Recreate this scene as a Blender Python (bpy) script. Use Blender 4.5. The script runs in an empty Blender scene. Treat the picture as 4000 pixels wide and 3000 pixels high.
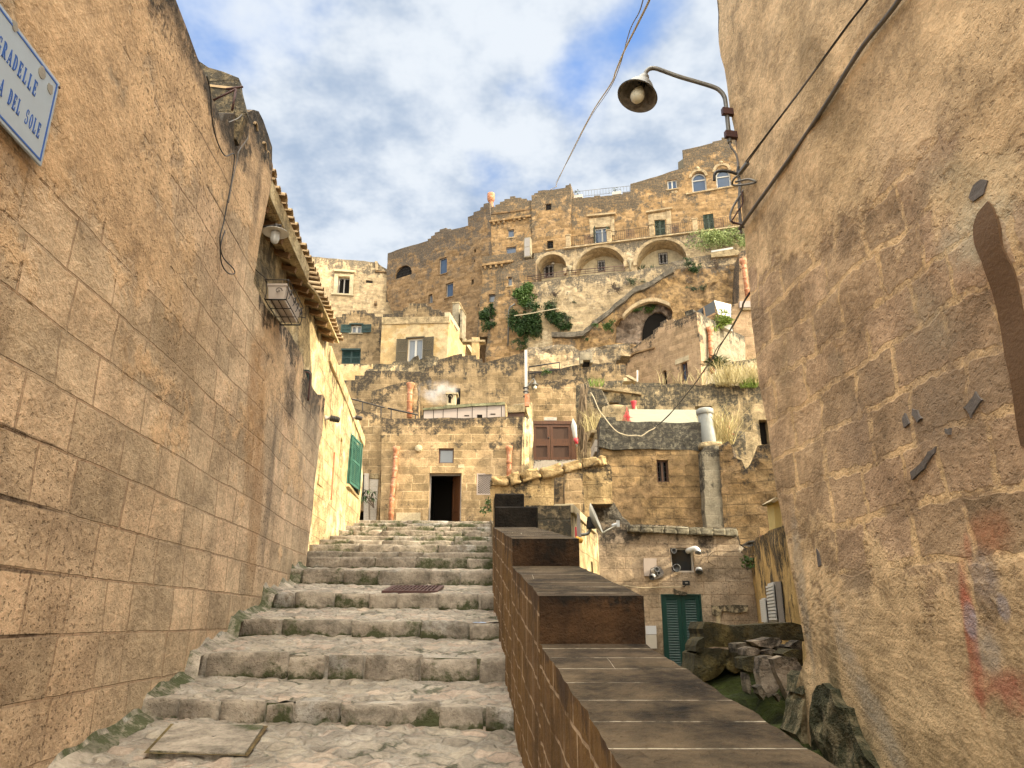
import bpy, bmesh, math, random
import numpy as np
from mathutils import Vector, Matrix, noise
from mathutils.geometry import delaunay_2d_cdt
R = math.radians
random.seed(7)
COL = bpy.context.scene.collection
F = 2900.0; TH = R(17.7); cT, sT = math.cos(TH), math.sin(TH)
# ---------------------------------------------------------------- measuring
# zoomed sheets the outlines were measured on: origin and scale in photograph pixels
SH = dict(c1=(0,0,.5425), c2=(900,200,.7837), c3=(1100,900,.3617), c4=(1500,700,.3617), c5=(2200,500,.3617),
          c6=(1900,1000,.2712), c7=(2300,1100,.3316), c8=(1300,1300,.3617), d1=(1200,1500,.3617), d2=(1800,1500,.3617),
          d3=(2250,1400,.3617), d4=(2250,1900,.4219), d5=(2600,2300,.4219), d6=(200,2000,.859), d7=(1800,1800,.7233),
          d8=(2300,0,.5425), e1=(2800,0,.9043), e2=(2900,1500,.9043), e3=(0,900,.663), e4=(0,2000,.6028), e5=(1000,1000,.4822),
          f1=(2050,1350,.20344), f2=(2650,950,.3314), f3=(1300,1600,.3015), f4=(1950,1450,.4202), f5=(900,1000,.525), g1=(2437,2218,.8217), p=(0,0,1))
def S(sh, *pts):
    ox, oy, k = SH[sh]
    return [(ox+x*k, oy+y*k) for x, y in pts]
def ray(px, py):
    x = (px-2000)/F; u = (1500-py)/F
    return Vector((x, cT-u*sT, sT+u*cT))
def at(px, py, Y):
    r = ray(px, py); return r*(Y/r.y)
class Pl:
    """a vertical plane through (x0,y0) running along (dx,dy); local a along it, z up, dep away from the street"""
    def __init__(s, x0, y0, dx, dy, dep=0.0):
        L = math.hypot(dx, dy); s.d = Vector((dx/L, dy/L, 0))
        n = Vector((s.d.y, -s.d.x, 0)); o = Vector((x0, y0, 0))
        if n.dot(o) > 0: n = -n
        s.n = n; s.o = o - n*dep
    def px(s, px, py):
        r = ray(px, py); t = s.n.dot(s.o)/s.n.dot(r); p = r*t
        return ((p-s.o).dot(s.d), p.z)
    def w(s, a, z, dep=0.0):
        v = s.o + s.d*a - s.n*dep; v.z = z; return v
    def off(s, dep):
        q = Pl.__new__(Pl); q.d = s.d; q.n = s.n; q.o = s.o - s.n*dep; return q
def pl_px(px, py, Y, dx, dy, dep=0.0):
    p = at(px, py, Y); return Pl(p.x, p.y, dx, dy, dep)
# ---------------------------------------------------------------- objects
def tag(o, label=None, cat=None, group=None, kind=None):
    if label: o['label'] = label
    if cat: o['category'] = cat
    if group: o['group'] = group
    if kind: o['kind'] = kind
    return o
def empty(name, loc, label=None, cat=None, group=None, kind=None):
    o = bpy.data.objects.new(name, None); COL.objects.link(o); o.location = loc
    o.empty_display_size = .2
    return tag(o, label, cat, group, kind)
def wloc(o):
    v = Vector((0, 0, 0))
    while o is not None: v = v + o.location; o = o.parent
    return v
def box_uv(co, n):
    ax, ay, az = abs(n.x), abs(n.y), abs(n.z)
    if az >= ax and az >= ay: return (co.x, co.y)
    if ax >= ay: return (co.y, co.z)
    return (co.x, co.z)
class MB:
    def __init__(s): s.v = []; s.f = []; s.uv = []; s.top = []; s.mi = []; s.sm = []
    def add(s, verts, faces, uvs=None, tops=None, mi=0, smooth=False):
        b = len(s.v); s.v += [Vector(v) for v in verts]
        for i, f in enumerate(faces):
            s.f.append([b+k for k in f]); s.mi.append(mi); s.sm.append(smooth)
            s.uv.append(uvs[i] if uvs else None); s.top.append(tops[i] if tops else None)
        return s
    def prism(s, pl, loc, d0, d1, mi=0):
        """loc: local (a,z) polygon on plane, from depth d0 (front) to d1"""
        n = len(loc); area = sum(loc[i][0]*loc[(i+1) % n][1]-loc[(i+1) % n][0]*loc[i][1] for i in range(n))
        if area < 0: loc = loc[::-1]
        flip = pl.d.cross(Vector((0, 0, 1))).dot(pl.n) < 0
        V = [pl.w(a, z, d0) for a, z in loc]+[pl.w(a, z, d1) for a, z in loc]
        Fc = [list(range(n)), list(range(2*n-1, n-1, -1))]+[[i, i+n, (i+1) % n+n, (i+1) % n] for i in range(n)]
        if flip: Fc = [f[::-1] for f in Fc]
        return s.add(V, Fc, mi=mi)
    def rect(s, pl, a0, z0, a1, z1, d0, d1, mi=0):
        return s.prism(pl, [(min(a0, a1), min(z0, z1)), (max(a0, a1), min(z0, z1)), (max(a0, a1), max(z0, z1)), (min(a0, a1), max(z0, z1))], d0, d1, mi)
    def box(s, c, size, rot=None, mi=0):
        x, y, z = size[0]/2, size[1]/2, size[2]/2
        M = rot if rot is not None else Matrix.Identity(3)
        V = [Vector(c)+M@Vector(p) for p in [(-x,-y,-z),(x,-y,-z),(x,y,-z),(-x,y,-z),(-x,-y,z),(x,-y,z),(x,y,z),(-x,y,z)]]
        return s.add(V, [[0,3,2,1],[4,5,6,7],[0,1,5,4],[1,2,6,5],[2,3,7,6],[3,0,4,7]], mi=mi)
    def tube(s, pts, r, seg=6, mi=0, cap=True):
        pts = [Vector(p) for p in pts]; V = []; Fc = []; n = len(pts)
        up = Vector((.13, .21, .97))
        for i, p in enumerate(pts):
            t = (pts[min(i+1, n-1)]-pts[max(i-1, 0)])
            if t.length < 1e-9: t = Vector((0, 0, 1))
            t.normalize(); b = t.cross(up)
            if b.length < .1: b = t.cross(Vector((1, 0, 0)))
            b.normalize(); c = t.cross(b); rr = r[i] if isinstance(r, (list, tuple)) else r
            for k in range(seg):
                q = 2*math.pi*k/seg; V.append(p+(b*math.cos(q)+c*math.sin(q))*rr)
        for i in range(n-1):
            for k in range(seg): Fc.append([i*seg+k, i*seg+(k+1) % seg, (i+1)*seg+(k+1) % seg, (i+1)*seg+k])
        s.add(V, Fc, mi=mi, smooth=True)
        if cap:
            b = len(s.v)-len(V)
            for f in (list(range(seg))[::-1], [(n-1)*seg+k for k in range(seg)]):
                s.f.append([b+k for k in f]); s.mi.append(mi); s.sm.append(False); s.uv.append(None); s.top.append(None)
        return s
    def lathe(s, c, prof, axis=Vector((0, 0, 1)), seg=24, mi=0, smooth=True, cap=False):
        """prof: (r, h) along axis"""
        axis = Vector(axis).normalized(); q = axis.to_track_quat('Z', 'Y').to_matrix(); V = []; Fc = []
        for r, h in prof:
            for k in range(seg):
                a = 2*math.pi*k/seg; V.append(Vector(c)+q@Vector((r*math.cos(a), r*math.sin(a), h)))
        for i in range(len(prof)-1):
            for k in range(seg): Fc.append([i*seg+k, i*seg+(k+1) % seg, (i+1)*seg+(k+1) % seg, (i+1)*seg+k])
        if cap: Fc.append(list(range(seg))[::-1]); Fc.append([(len(prof)-1)*seg+k for k in range(seg)])
        return s.add(V, Fc, mi=mi, smooth=smooth)
    def build(s, name, mats, parent=None, **kw):
        me = bpy.data.meshes.new(name); base = wloc(parent) if parent else Vector((0, 0, 0))
        me.from_pydata([v-base for v in s.v], [], s.f)
        if not isinstance(mats, (list, tuple)): mats = [mats]
        for m in mats: me.materials.append(m)
        me.update()
        u1 = me.uv_layers.new(name='uv'); u2 = me.uv_layers.new(name='top')
        n = len(me.loops); A = np.zeros(n*2); B = np.full(n*2, 5.0)
        for pi, p in enumerate(me.polygons):
            uv = s.uv[pi]; tp = s.top[pi]; p.material_index = s.mi[pi]; p.use_smooth = s.sm[pi]
            nn = p.normal
            for j, li in enumerate(p.loop_indices):
                if uv is not None: A[2*li], A[2*li+1] = uv[j]
                else:
                    A[2*li], A[2*li+1] = box_uv(s.v[s.f[pi][j]], nn)
                if tp is not None: B[2*li] = tp[j]
        u1.data.foreach_set('uv', A); u2.data.foreach_set('uv', B)
        o = bpy.data.objects.new(name, me); COL.objects.link(o)
        if parent: o.parent = parent
        if kw: tag(o, **kw)
        return o
def bevel(o, w, seg=2):
    m = o.modifiers.new('b', 'BEVEL'); m.width = w; m.segments = seg; m.limit_method = 'ANGLE'; return o
def inpoly(P, poly):
    x, y = P[:, 0], P[:, 1]; r = np.zeros(len(P), bool); n = len(poly)
    for i in range(n):
        x0, y0 = poly[i]; x1, y1 = poly[(i+1) % n]
        if y0 == y1: continue
        c = ((y0 > y) != (y1 > y)) & (x < (x1-x0)*(y-y0)/(y1-y0)+x0); r ^= c
    return r
def nz(p, sc, seed=0.0): return noise.noise(Vector((p[0]*sc+seed, p[1]*sc-seed*.7, p[2]*sc+seed*.3)))
def subdiv(loc, g, edge, seed):
    out = []; n = len(loc)
    for i in range(n):
        a, b = Vector(loc[i]), Vector(loc[(i+1) % n]); L = (b-a).length; k = max(1, int(L/g))
        t = (b-a).normalized() if L > 1e-6 else Vector((1, 0)); nn = Vector((-t.y, t.x))
        for j in range(k):
            p = a+(b-a)*(j/k)
            if edge > 0:
                amp = edge*(.4 if j == 0 else 1)
                p = p+nn*(amp*(nz((p.x, p.y, 0), 1.3, seed)+.6*nz((p.x, p.y, 0), 4.1, seed+9)))
            out.append((p.x, p.y))
    return out
def wall_mb(pl, loc, thick=.5, holes=(), grid=.5, rough=.02, edge=.03, ext=None, uvo=(0, 0), rsc=1.0, seed=None, front=0.0):
    """solid wall: front face with openings (reveals), sides along ext or straight back, back face"""
    seed = random.random()*50 if seed is None else seed
    B = subdiv(loc, grid*.8, edge, seed)
    n = len(B); area = sum(B[i][0]*B[(i+1) % n][1]-B[(i+1) % n][0]*B[i][1] for i in range(n))
    if area < 0: B = B[::-1]
    HB = []
    for h, dpt in holes:
        hb = list(h); m = len(hb); ar = sum(hb[i][0]*hb[(i+1) % m][1]-hb[(i+1) % m][0]*hb[i][1] for i in range(m))
        if ar < 0: hb = hb[::-1]
        HB.append((hb, dpt))
    pts = list(B); E = [(i, (i+1) % n) for i in range(n)]; hidx = []
    for hb, _ in HB:
        b = len(pts); pts += hb; m = len(hb); E += [(b+i, b+(i+1) % m) for i in range(m)]; hidx.append((b, m))
    Bn = np.array(B); mn, mx = Bn.min(0), Bn.max(0)
    ga = np.arange(mn[0]+grid/2, mx[0], grid); gz = np.arange(mn[1]+grid/2, mx[1], grid)
    if len(ga) and len(gz):
        G = np.array([(x+random.uniform(-.25, .25)*grid, y+random.uniform(-.25, .25)*grid) for x in ga for y in gz])
        G = G[inpoly(G, B)]
        for hb, _ in HB:
            if len(G): G = G[~inpoly(G, hb)]
        pts += [tuple(g) for g in G]
    o = delaunay_2d_cdt([Vector(p) for p in pts], E, [], 0, 1e-5)
    V2, T, orig = o[0], o[2], o[3]
    V2n = np.array([(v.x, v.y) for v in V2]); Tn = np.array([list(t) for t in T if len(t) == 3])
    cen = V2n[Tn].mean(1); keep = inpoly(cen, B)
    for hb, _ in HB: keep &= ~inpoly(cen, hb)
    Tn = Tn[keep]
    # top distance per vertex
    xs = V2n[:, 0]; zt = np.full(len(V2n), -1e9)
    for i in range(n):
        (x0, y0), (x1, y1) = B[i], B[(i+1) % n]
        if abs(x1-x0) < 1e-6: continue
        m = (xs >= min(x0, x1)-1e-4) & (xs <= max(x0, x1)+1e-4)
        zt[m] = np.maximum(zt[m], y0+(xs[m]-x0)*(y1-y0)/(x1-x0))
    td = np.clip(zt-V2n[:, 1], 0, 50)
    dep = []
    for a, z in V2n:
        p = pl.w(a, z); dep.append(front+rough*(nz(p, .6*rsc, seed)*1.6+nz(p, 2.2*rsc, seed+5)))
    lut = {}
    for i, v in enumerate(V2n): lut[(round(v[0], 4), round(v[1], 4))] = i
    mb = MB(); V = [pl.w(V2n[i][0], V2n[i][1], dep[i]) for i in range(len(V2n))]
    flip = pl.d.cross(Vector((0, 0, 1))).dot(pl.n) < 0
    U = lambda i: (V2n[i][0]+uvo[0], V2n[i][1]+uvo[1])
    Fc, UV, TP = [], [], []
    for t in Tn:
        t = list(map(int, t)); a, b, c = V2n[t[0]], V2n[t[1]], V2n[t[2]]
        if (b[0]-a[0])*(c[1]-a[1])-(c[0]-a[0])*(b[1]-a[1]) < 0: t = t[::-1]
        if flip: t = t[::-1]
        Fc.append(t); UV.append([U(i) for i in t]); TP.append([td[i] for i in t])
    mb.add(V, Fc, UV, TP, smooth=False)
    # side band
    ev = ext if ext is not None else (-pl.n*thick)
    ring = [lut.get((round(p[0], 4), round(p[1], 4))) for p in B]
    if None in ring:
        ring = [int(np.argmin(((V2n-np.array(p))**2).sum(1))) for p in B]
    for i in range(n):
        j = (i+1) % n; p, q = ring[i], ring[j]
        if p == q: continue
        A, C = V[p], V[q]; dz = abs(B[j][1]-B[i][1]); da = abs(B[j][0]-B[i][0]); el = ev.length
        quad = [A, C, C+ev, A+ev]
        if dz > da: uv = [(B[i][0], A.z+uvo[1]), (B[i][0], C.z+uvo[1]), (B[i][0]+el, C.z+uvo[1]), (B[i][0]+el, A.z+uvo[1])]; tp = [td[p], td[q], td[q], td[p]]
        else: uv = [(B[i][0], A.z), (B[j][0], C.z), (B[j][0], C.z+el), (B[i][0], A.z+el)]; tp = [0]*4
        f = [0, 1, 2, 3][::-1]
        if flip: mb.add(quad, [[0, 1, 2, 3]], [uv], [tp])
        else: mb.add(quad, [f], [uv[::-1]], [tp[::-1]])
    bk = [V[k]+ev for k in ring]
    bf = list(range(n)) if flip else list(range(n))[::-1]
    mb.add(bk, [bf])
    # reveals
    for (hb, dpt) in HB:
        m = len(hb); idx = [int(np.argmin(((V2n-np.array(p))**2).sum(1))) for p in hb]
        for i in range(m):
            j = (i+1) % m; A, C = V[idx[i]], V[idx[j]]
            A2, C2 = pl.w(hb[i][0], hb[i][1], dpt), pl.w(hb[j][0], hb[j][1], dpt)
            qd = [A, C, C2, A2] if not flip else [C, A, A2, C2]
            mb.add(qd, [[0, 1, 2, 3]])
    return mb
def locs(pl, pxs): return [pl.px(x, y) for x, y in pxs]
def orect(pl, p0, p1):
    a = pl.px(*p0); b = pl.px(*p1)
    return min(a[0], b[0]), min(a[1], b[1]), max(a[0], b[0]), max(a[1], b[1])
def rpoly(r): return [(r[0], r[1]), (r[2], r[1]), (r[2], r[3]), (r[0], r[3])]
def apoly(r, n=12, frac=1.0):
    """arched opening: semicircle/segment on top"""
    a0, z0, a1, z1 = r; c = (a0+a1)/2; hw = (a1-a0)/2; h = min(hw*frac, z1-z0)
    P = [(a0, z0), (a1, z0)]
    for k in range(n+1):
        q = math.pi*k/n; P.append((c+hw*math.cos(q), z1-h+h*math.sin(q)))
    return P
# ---------------------------------------------------------------- materials
class NT:
    def __init__(s, nt): s.nt = nt
    def n(s, t, **kw):
        nd = s.nt.nodes.new(t); ins = kw.pop('i', {})
        for k, v in kw.items(): setattr(nd, k, v)
        for k, v in ins.items():
            if isinstance(v, bpy.types.NodeSocket): s.nt.links.new(v, nd.inputs[k])
            else: nd.inputs[k].default_value = v
        return nd
    def m(s, op, a, b=None, c=None, clamp=False):
        nd = s.nt.nodes.new('ShaderNodeMath'); nd.operation = op; nd.use_clamp = clamp
        for k, v in enumerate((a, b, c)):
            if v is None: continue
            if isinstance(v, bpy.types.NodeSocket): s.nt.links.new(v, nd.inputs[k])
            else: nd.inputs[k].default_value = v
        return nd.outputs[0]
    def vm(s, op, a, b=None):
        nd = s.nt.nodes.new('ShaderNodeVectorMath'); nd.operation = op
        for k, v in enumerate((a, b)):
            if v is None: continue
            if isinstance(v, bpy.types.NodeSocket): s.nt.links.new(v, nd.inputs[k])
            else: nd.inputs[k].default_value = v
        return nd.outputs[0]
    def noise(s, vec, sc, det=4, rough=.55, out=0, dist=0.0):
        nd = s.n('ShaderNodeTexNoise', i={'Vector': vec, 'Scale': sc, 'Detail': det, 'Roughness': rough, 'Distortion': dist}); return nd.outputs[out]
    def step(s, x, lo, hi):
        nd = s.n('ShaderNodeMapRange', interpolation_type='SMOOTHSTEP', i={'Value': x, 'From Min': lo, 'From Max': hi}); return nd.outputs[0]
    def mix(s, f, a, b, bt='MIX'):
        nd = s.nt.nodes.new('ShaderNodeMix'); nd.data_type = 'RGBA'; nd.blend_type = bt
        for k, v in ((0, f), (6, a), (7, b)):
            if isinstance(v, bpy.types.NodeSocket): s.nt.links.new(v, nd.inputs[k])
            elif k == 0: nd.inputs[0].default_value = v
            else: nd.inputs[k].default_value = (v[0], v[1], v[2], 1)
        return nd.outputs[2]
    def comb(s, x, y, z=0.0): return s.n('ShaderNodeCombineXYZ', i={0: x, 1: y, 2: z}).outputs[0]
    def mapv(s, vec, scale): return s.vm('MULTIPLY', vec, scale)
def mkgroup():
    g = bpy.data.node_groups.new('Masonry', 'ShaderNodeTree'); I = g.interface
    def si(n, d, t='NodeSocketFloat'):
        k = I.new_socket(n, in_out='INPUT', socket_type=t)
        k.default_value = d if t == 'NodeSocketFloat' else (d[0], d[1], d[2], 1)
    C = 'NodeSocketColor'
    si('Base', (.4, .3, .18), C); si('Alt', (.3, .25, .18), C); si('Mortar', (.45, .38, .28), C); si('Dark', (.035, .03, .024), C)
    si('BW', .5); si('BH', .3); si('MSize', .012); si('MFac', .8); si('Var', .3); si('Plaster', 0.0); si('PlasterCol', (.45, .36, .22), C)
    si('Lichen', .5); si('LDepth', .5); si('Streak', .3); si('Pits', .4); si('Bump', 1.0); si('Relief', 1.0); si('Warp', .03); si('Mott', .5); si('PGrad', 0.0); si('PC', 0.0)
    I.new_socket('Color', in_out='OUTPUT', socket_type=C); I.new_socket('Normal', in_out='OUTPUT', socket_type='NodeSocketVector')
    gi = g.nodes.new('NodeGroupInput'); go = g.nodes.new('NodeGroupOutput'); t = NT(g); G = gi.outputs
    uv = t.n('ShaderNodeUVMap', uv_map='uv').outputs[0]; u2 = t.n('ShaderNodeUVMap', uv_map='top').outputs[0]
    top = t.n('ShaderNodeSeparateXYZ', i={0: u2}).outputs[0]
    big = t.noise(uv, .33, 3, .6); mid = t.step(t.noise(uv, 2.3, 6, .7), .28, .72); fine = t.step(t.noise(uv, 19, 4, .75), .3, .7)
    wc = t.noise(uv, 1.1, 2, .5, out=1)
    w = t.vm('SUBTRACT', wc, (.5, .5, .5)); wn = t.n('ShaderNodeVectorMath', operation='SCALE', i={0: w, 'Scale': G['Warp']}).outputs[0]
    fw = t.vm('SUBTRACT', t.noise(uv, 9, 1, .5, out=1), (.5, .5, .5)); fwn = t.n('ShaderNodeVectorMath', operation='SCALE', i={0: fw, 'Scale': t.m('MULTIPLY', G['Warp'], .45)}).outputs[0]
    v = t.vm('ADD', t.vm('ADD', uv, wn), fwn); sv = t.n('ShaderNodeSeparateXYZ', i={0: v})
    row = t.m('FLOOR', t.m('DIVIDE', sv.outputs[1], G['BH']))
    rn = t.n('ShaderNodeTexWhiteNoise', noise_dimensions='1D', i={'W': row}).outputs[0]
    un = t.noise(t.comb(t.m('MULTIPLY', sv.outputs[0], 1.0), t.m('MULTIPLY', row, 7.3)), .9, 1)
    u = t.m('ADD', sv.outputs[0], t.m('ADD', t.m('MULTIPLY', rn, 3.0), t.m('MULTIPLY', t.m('SUBTRACT', un, .5), t.m('MULTIPLY', G['BW'], 1.3))))
    bt = t.n('ShaderNodeTexBrick', offset=0.0, i={'Vector': t.comb(u, sv.outputs[1]), 'Scale': 1.0, 'Color1': (0, 0, 0, 1), 'Color2': (1, 1, 1, 1), 'Mortar': (.5, .5, .5, 1),
             'Mortar Size': G['MSize'], 'Mortar Smooth': .35, 'Bias': 0.0, 'Brick Width': G['BW'], 'Row Height': G['BH']})
    rnd = t.n('ShaderNodeSeparateColor', i={0: bt.outputs[0]}).outputs[0]
    msk = bt.outputs[1]
    # plaster hides joints
    pn = t.m('ADD', t.noise(t.vm('ADD', uv, (31.7, 4.2, 0)), .55, 5, .65), t.m('MULTIPLY', t.m('SUBTRACT', mid, .5), .10))
    pn = t.m('ADD', pn, t.m('MULTIPLY', t.m('ABSOLUTE', t.m('SUBTRACT', t.n('ShaderNodeSeparateXYZ', i={0: uv}).outputs[1], G['PC'])), G['PGrad'])); pth = t.m('SUBTRACT', 1.0, G['Plaster']); pl = t.step(pn, t.m('SUBTRACT', pth, .03), t.m('ADD', pth, .03))
    bpl = t.m('SUBTRACT', 1.0, pl)
    fac = t.m('ADD', t.m('MULTIPLY', t.step(big, .35, .65), .6), t.m('MULTIPLY', t.m('SUBTRACT', rnd, .35), G['Var']), clamp=True)
    c = t.mix(fac, G['Base'], G['Alt'])
    bv = t.m('ADD', 1.0, t.m('MULTIPLY', t.m('SUBTRACT', rnd, .5), t.m('MULTIPLY', G['Var'], .8)))
    c = t.mix(1.0, c, t.comb(bv, bv, bv), 'MULTIPLY')
    mm = t.m('MULTIPLY', t.m('MULTIPLY', msk, G['MFac']), t.step(mid, .15, .6))
    c = t.mix(mm, c, G['Mortar']); c = t.mix(pl, c, G['PlasterCol'])
    mo = t.m('ADD', 1.0, t.m('MULTIPLY', t.m('SUBTRACT', mid, .5), t.m('MULTIPLY', G['Mott'], .95)))
    mo2 = t.m('ADD', mo, t.m('MULTIPLY', t.m('SUBTRACT', fine, .5), .32))
    c = t.mix(1.0, c, t.comb(mo2, mo2, mo2), 'MULTIPLY')
    # pits
    pit = t.m('MULTIPLY', t.step(t.noise(uv, 26, 2, .6), .58, .66), t.step(big, .38, .6)); pit = t.m('MULTIPLY', pit, G['Pits'])
    c = t.mix(t.m('MULTIPLY', pit, .75), c, (.07, .045, .025))
    # stains: black lichen from the top edge, streaks and blotches
    fall = t.m('POWER', 2.718, t.m('DIVIDE', t.m('MULTIPLY', top, -1.0), G['LDepth']))
    st = t.step(t.noise(t.mapv(uv, (4.5, .5, 1)), 1.0, 4, .65), .3, .7)
    bl = t.step(t.noise(t.vm('ADD', uv, (7.1, 3.3, 0)), 1.0, 6, .75), .25, .75)
    lm = t.m('ADD', t.m('MULTIPLY', fall, .55), t.m('MULTIPLY', bl, .72)); lm = t.m('ADD', lm, t.m('MULTIPLY', t.m('SUBTRACT', st, .5), t.m('MULTIPLY', t.m('ADD', fall, .25), G['Streak'])))
    lm = t.m('ADD', lm, t.m('MULTIPLY', t.m('SUBTRACT', G['Lichen'], .5), .4))
    lk = t.m('MULTIPLY', t.step(lm, .54, .74), t.step(G['Lichen'], 0.0, .15))
    spots = t.step(t.noise(uv, 7, 4, .75), .47, .6)
    dc = t.mix(t.m('MULTIPLY', spots, .7), G['Dark'], t.mix(.7, G['Dark'], c))
    c = t.mix(t.m('MULTIPLY', lk, .93), c, dc)
    st2 = t.step(st, .6, 1.0)
    c = t.mix(t.m('MULTIPLY', st2, t.m('MULTIPLY', G['Streak'], .55)), c, t.mix(.25, G['Dark'], c))
    h = t.m('MULTIPLY', t.m('MULTIPLY', msk, -1.0), bpl); h = t.m('MULTIPLY', h, G['Relief'])
    h = t.m('ADD', h, t.m('MULTIPLY', mid, .55)); h = t.m('ADD', h, t.m('MULTIPLY', fine, .20)); h = t.m('SUBTRACT', h, t.m('MULTIPLY', pit, .5))
    h = t.m('ADD', h, t.m('MULTIPLY', pl, .3))
    bp = t.n('ShaderNodeBump', i={'Strength': G['Bump'], 'Distance': .03, 'Height': h})
    g.links.new(c, go.inputs[0]); g.links.new(bp.outputs[0], go.inputs[1])
    return g
GRP = mkgroup(); MATS = {}
def base_mat(name):
    m = bpy.data.materials.new(name); m.use_nodes = True; nt = m.node_tree; nt.nodes.clear(); t = NT(nt)
    b = t.n('ShaderNodeBsdfPrincipled'); o = t.n('ShaderNodeOutputMaterial'); nt.links.new(b.outputs[0], o.inputs[0]); return m, t, b
def blobmask(t, uv, blobs, c):
    """worn paint, repair and damp patches with shapes of their own: (u,v,ru,rv,angle,color,strength,edge)"""
    wn = t.vm('SUBTRACT', t.noise(uv, 1.6, 6, .65, out=1), (.5, .5, .5)); sv0 = t.n('ShaderNodeSeparateXYZ', i={0: uv}); sw = t.n('ShaderNodeSeparateXYZ', i={0: wn})
    tx = t.noise(uv, 6, 6, .75)
    for (u0, v0, ru, rv, ang, col, stg, ed) in blobs:
        k = min(ru, rv)
        dx = t.m('ADD', t.m('SUBTRACT', sv0.outputs[0], u0), t.m('MULTIPLY', sw.outputs[0], k*1.6)); dy = t.m('ADD', t.m('SUBTRACT', sv0.outputs[1], v0), t.m('MULTIPLY', sw.outputs[1], k*1.6))
        ca, sa = math.cos(ang), math.sin(ang)
        X = t.m('DIVIDE', t.m('ADD', t.m('MULTIPLY', dx, ca), t.m('MULTIPLY', dy, sa)), ru); Y = t.m('DIVIDE', t.m('SUBTRACT', t.m('MULTIPLY', dy, ca), t.m('MULTIPLY', dx, sa)), rv)
        d = t.m('SQRT', t.m('ADD', t.m('MULTIPLY', X, X), t.m('MULTIPLY', Y, Y)))
        mk = t.m('SUBTRACT', 1.0, t.step(d, 1-ed, 1+ed*.3)); mk = t.m('MULTIPLY', mk, t.m('ADD', .45, t.m('MULTIPLY', t.step(tx, .35, .6), .55)) if ed > .25 else 1.0)
        c = t.mix(t.m('MULTIPLY', mk, stg), c, col)
    return c
def stone(name, blobs=None, rough=.92, **kw):
    m, t, b = base_mat(name); g = t.n('ShaderNodeGroup', node_tree=GRP)
    for k, v in kw.items(): g.inputs[k].default_value = (v[0], v[1], v[2], 1) if isinstance(v, tuple) else v
    c = g.outputs[0]
    if blobs: c = blobmask(t, t.n('ShaderNodeUVMap', uv_map='uv').outputs[0], blobs, c)
    t.nt.links.new(c, b.inputs['Base Color']); t.nt.links.new(g.outputs[1], b.inputs['Normal'])
    b.inputs['Roughness'].default_value = rough; b.inputs['Specular IOR Level'].default_value = .25
    MATS[name] = m; return m
def plain(name, col, rough=.6, metal=0.0, var=.25, sc=6.0, bump=.15, col2=None, spec=.4, stretch=(1, 1, 1)):
    m, t, b = base_mat(name); tc = t.n('ShaderNodeUVMap', uv_map='uv').outputs[0]; tc = t.mapv(tc, stretch)
    a = t.noise(tc, sc, 6, .65); a2 = t.noise(tc, sc*5, 4, .6)
    f = t.m('ADD', t.m('MULTIPLY', t.m('SUBTRACT', a, .5), 2*var), t.m('ADD', 1.0, t.m('MULTIPLY', t.m('SUBTRACT', a2, .5), var)))
    c = t.mix(t.step(a, .45, .62), col, col2) if col2 else t.mix(0.0, col, col)
    c = t.mix(1.0, c, t.comb(f, f, f), 'MULTIPLY')
    t.nt.links.new(c, b.inputs['Base Color']); b.inputs['Roughness'].default_value = rough; b.inputs['Metallic'].default_value = metal
    b.inputs['Specular IOR Level'].default_value = spec
    if bump: t.nt.links.new(t.n('ShaderNodeBump', i={'Strength': bump, 'Distance': .01, 'Height': t.m('ADD', a, a2)}).outputs[0], b.inputs['Normal'])
    MATS[name] = m; return m
def leafmat(name, c1, c2, rough=.55):
    m, t, b = base_mat(name); tc = t.n('ShaderNodeTexCoord').outputs['Object']
    r = t.n('ShaderNodeNewGeometry').outputs['Random Per Island']
    c = t.mix(r, c1, c2); t.nt.links.new(c, b.inputs['Base Color']); b.inputs['Roughness'].default_value = rough
    b.inputs['Specular IOR Level'].default_value = .25
    MATS[name] = m; return m
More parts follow.
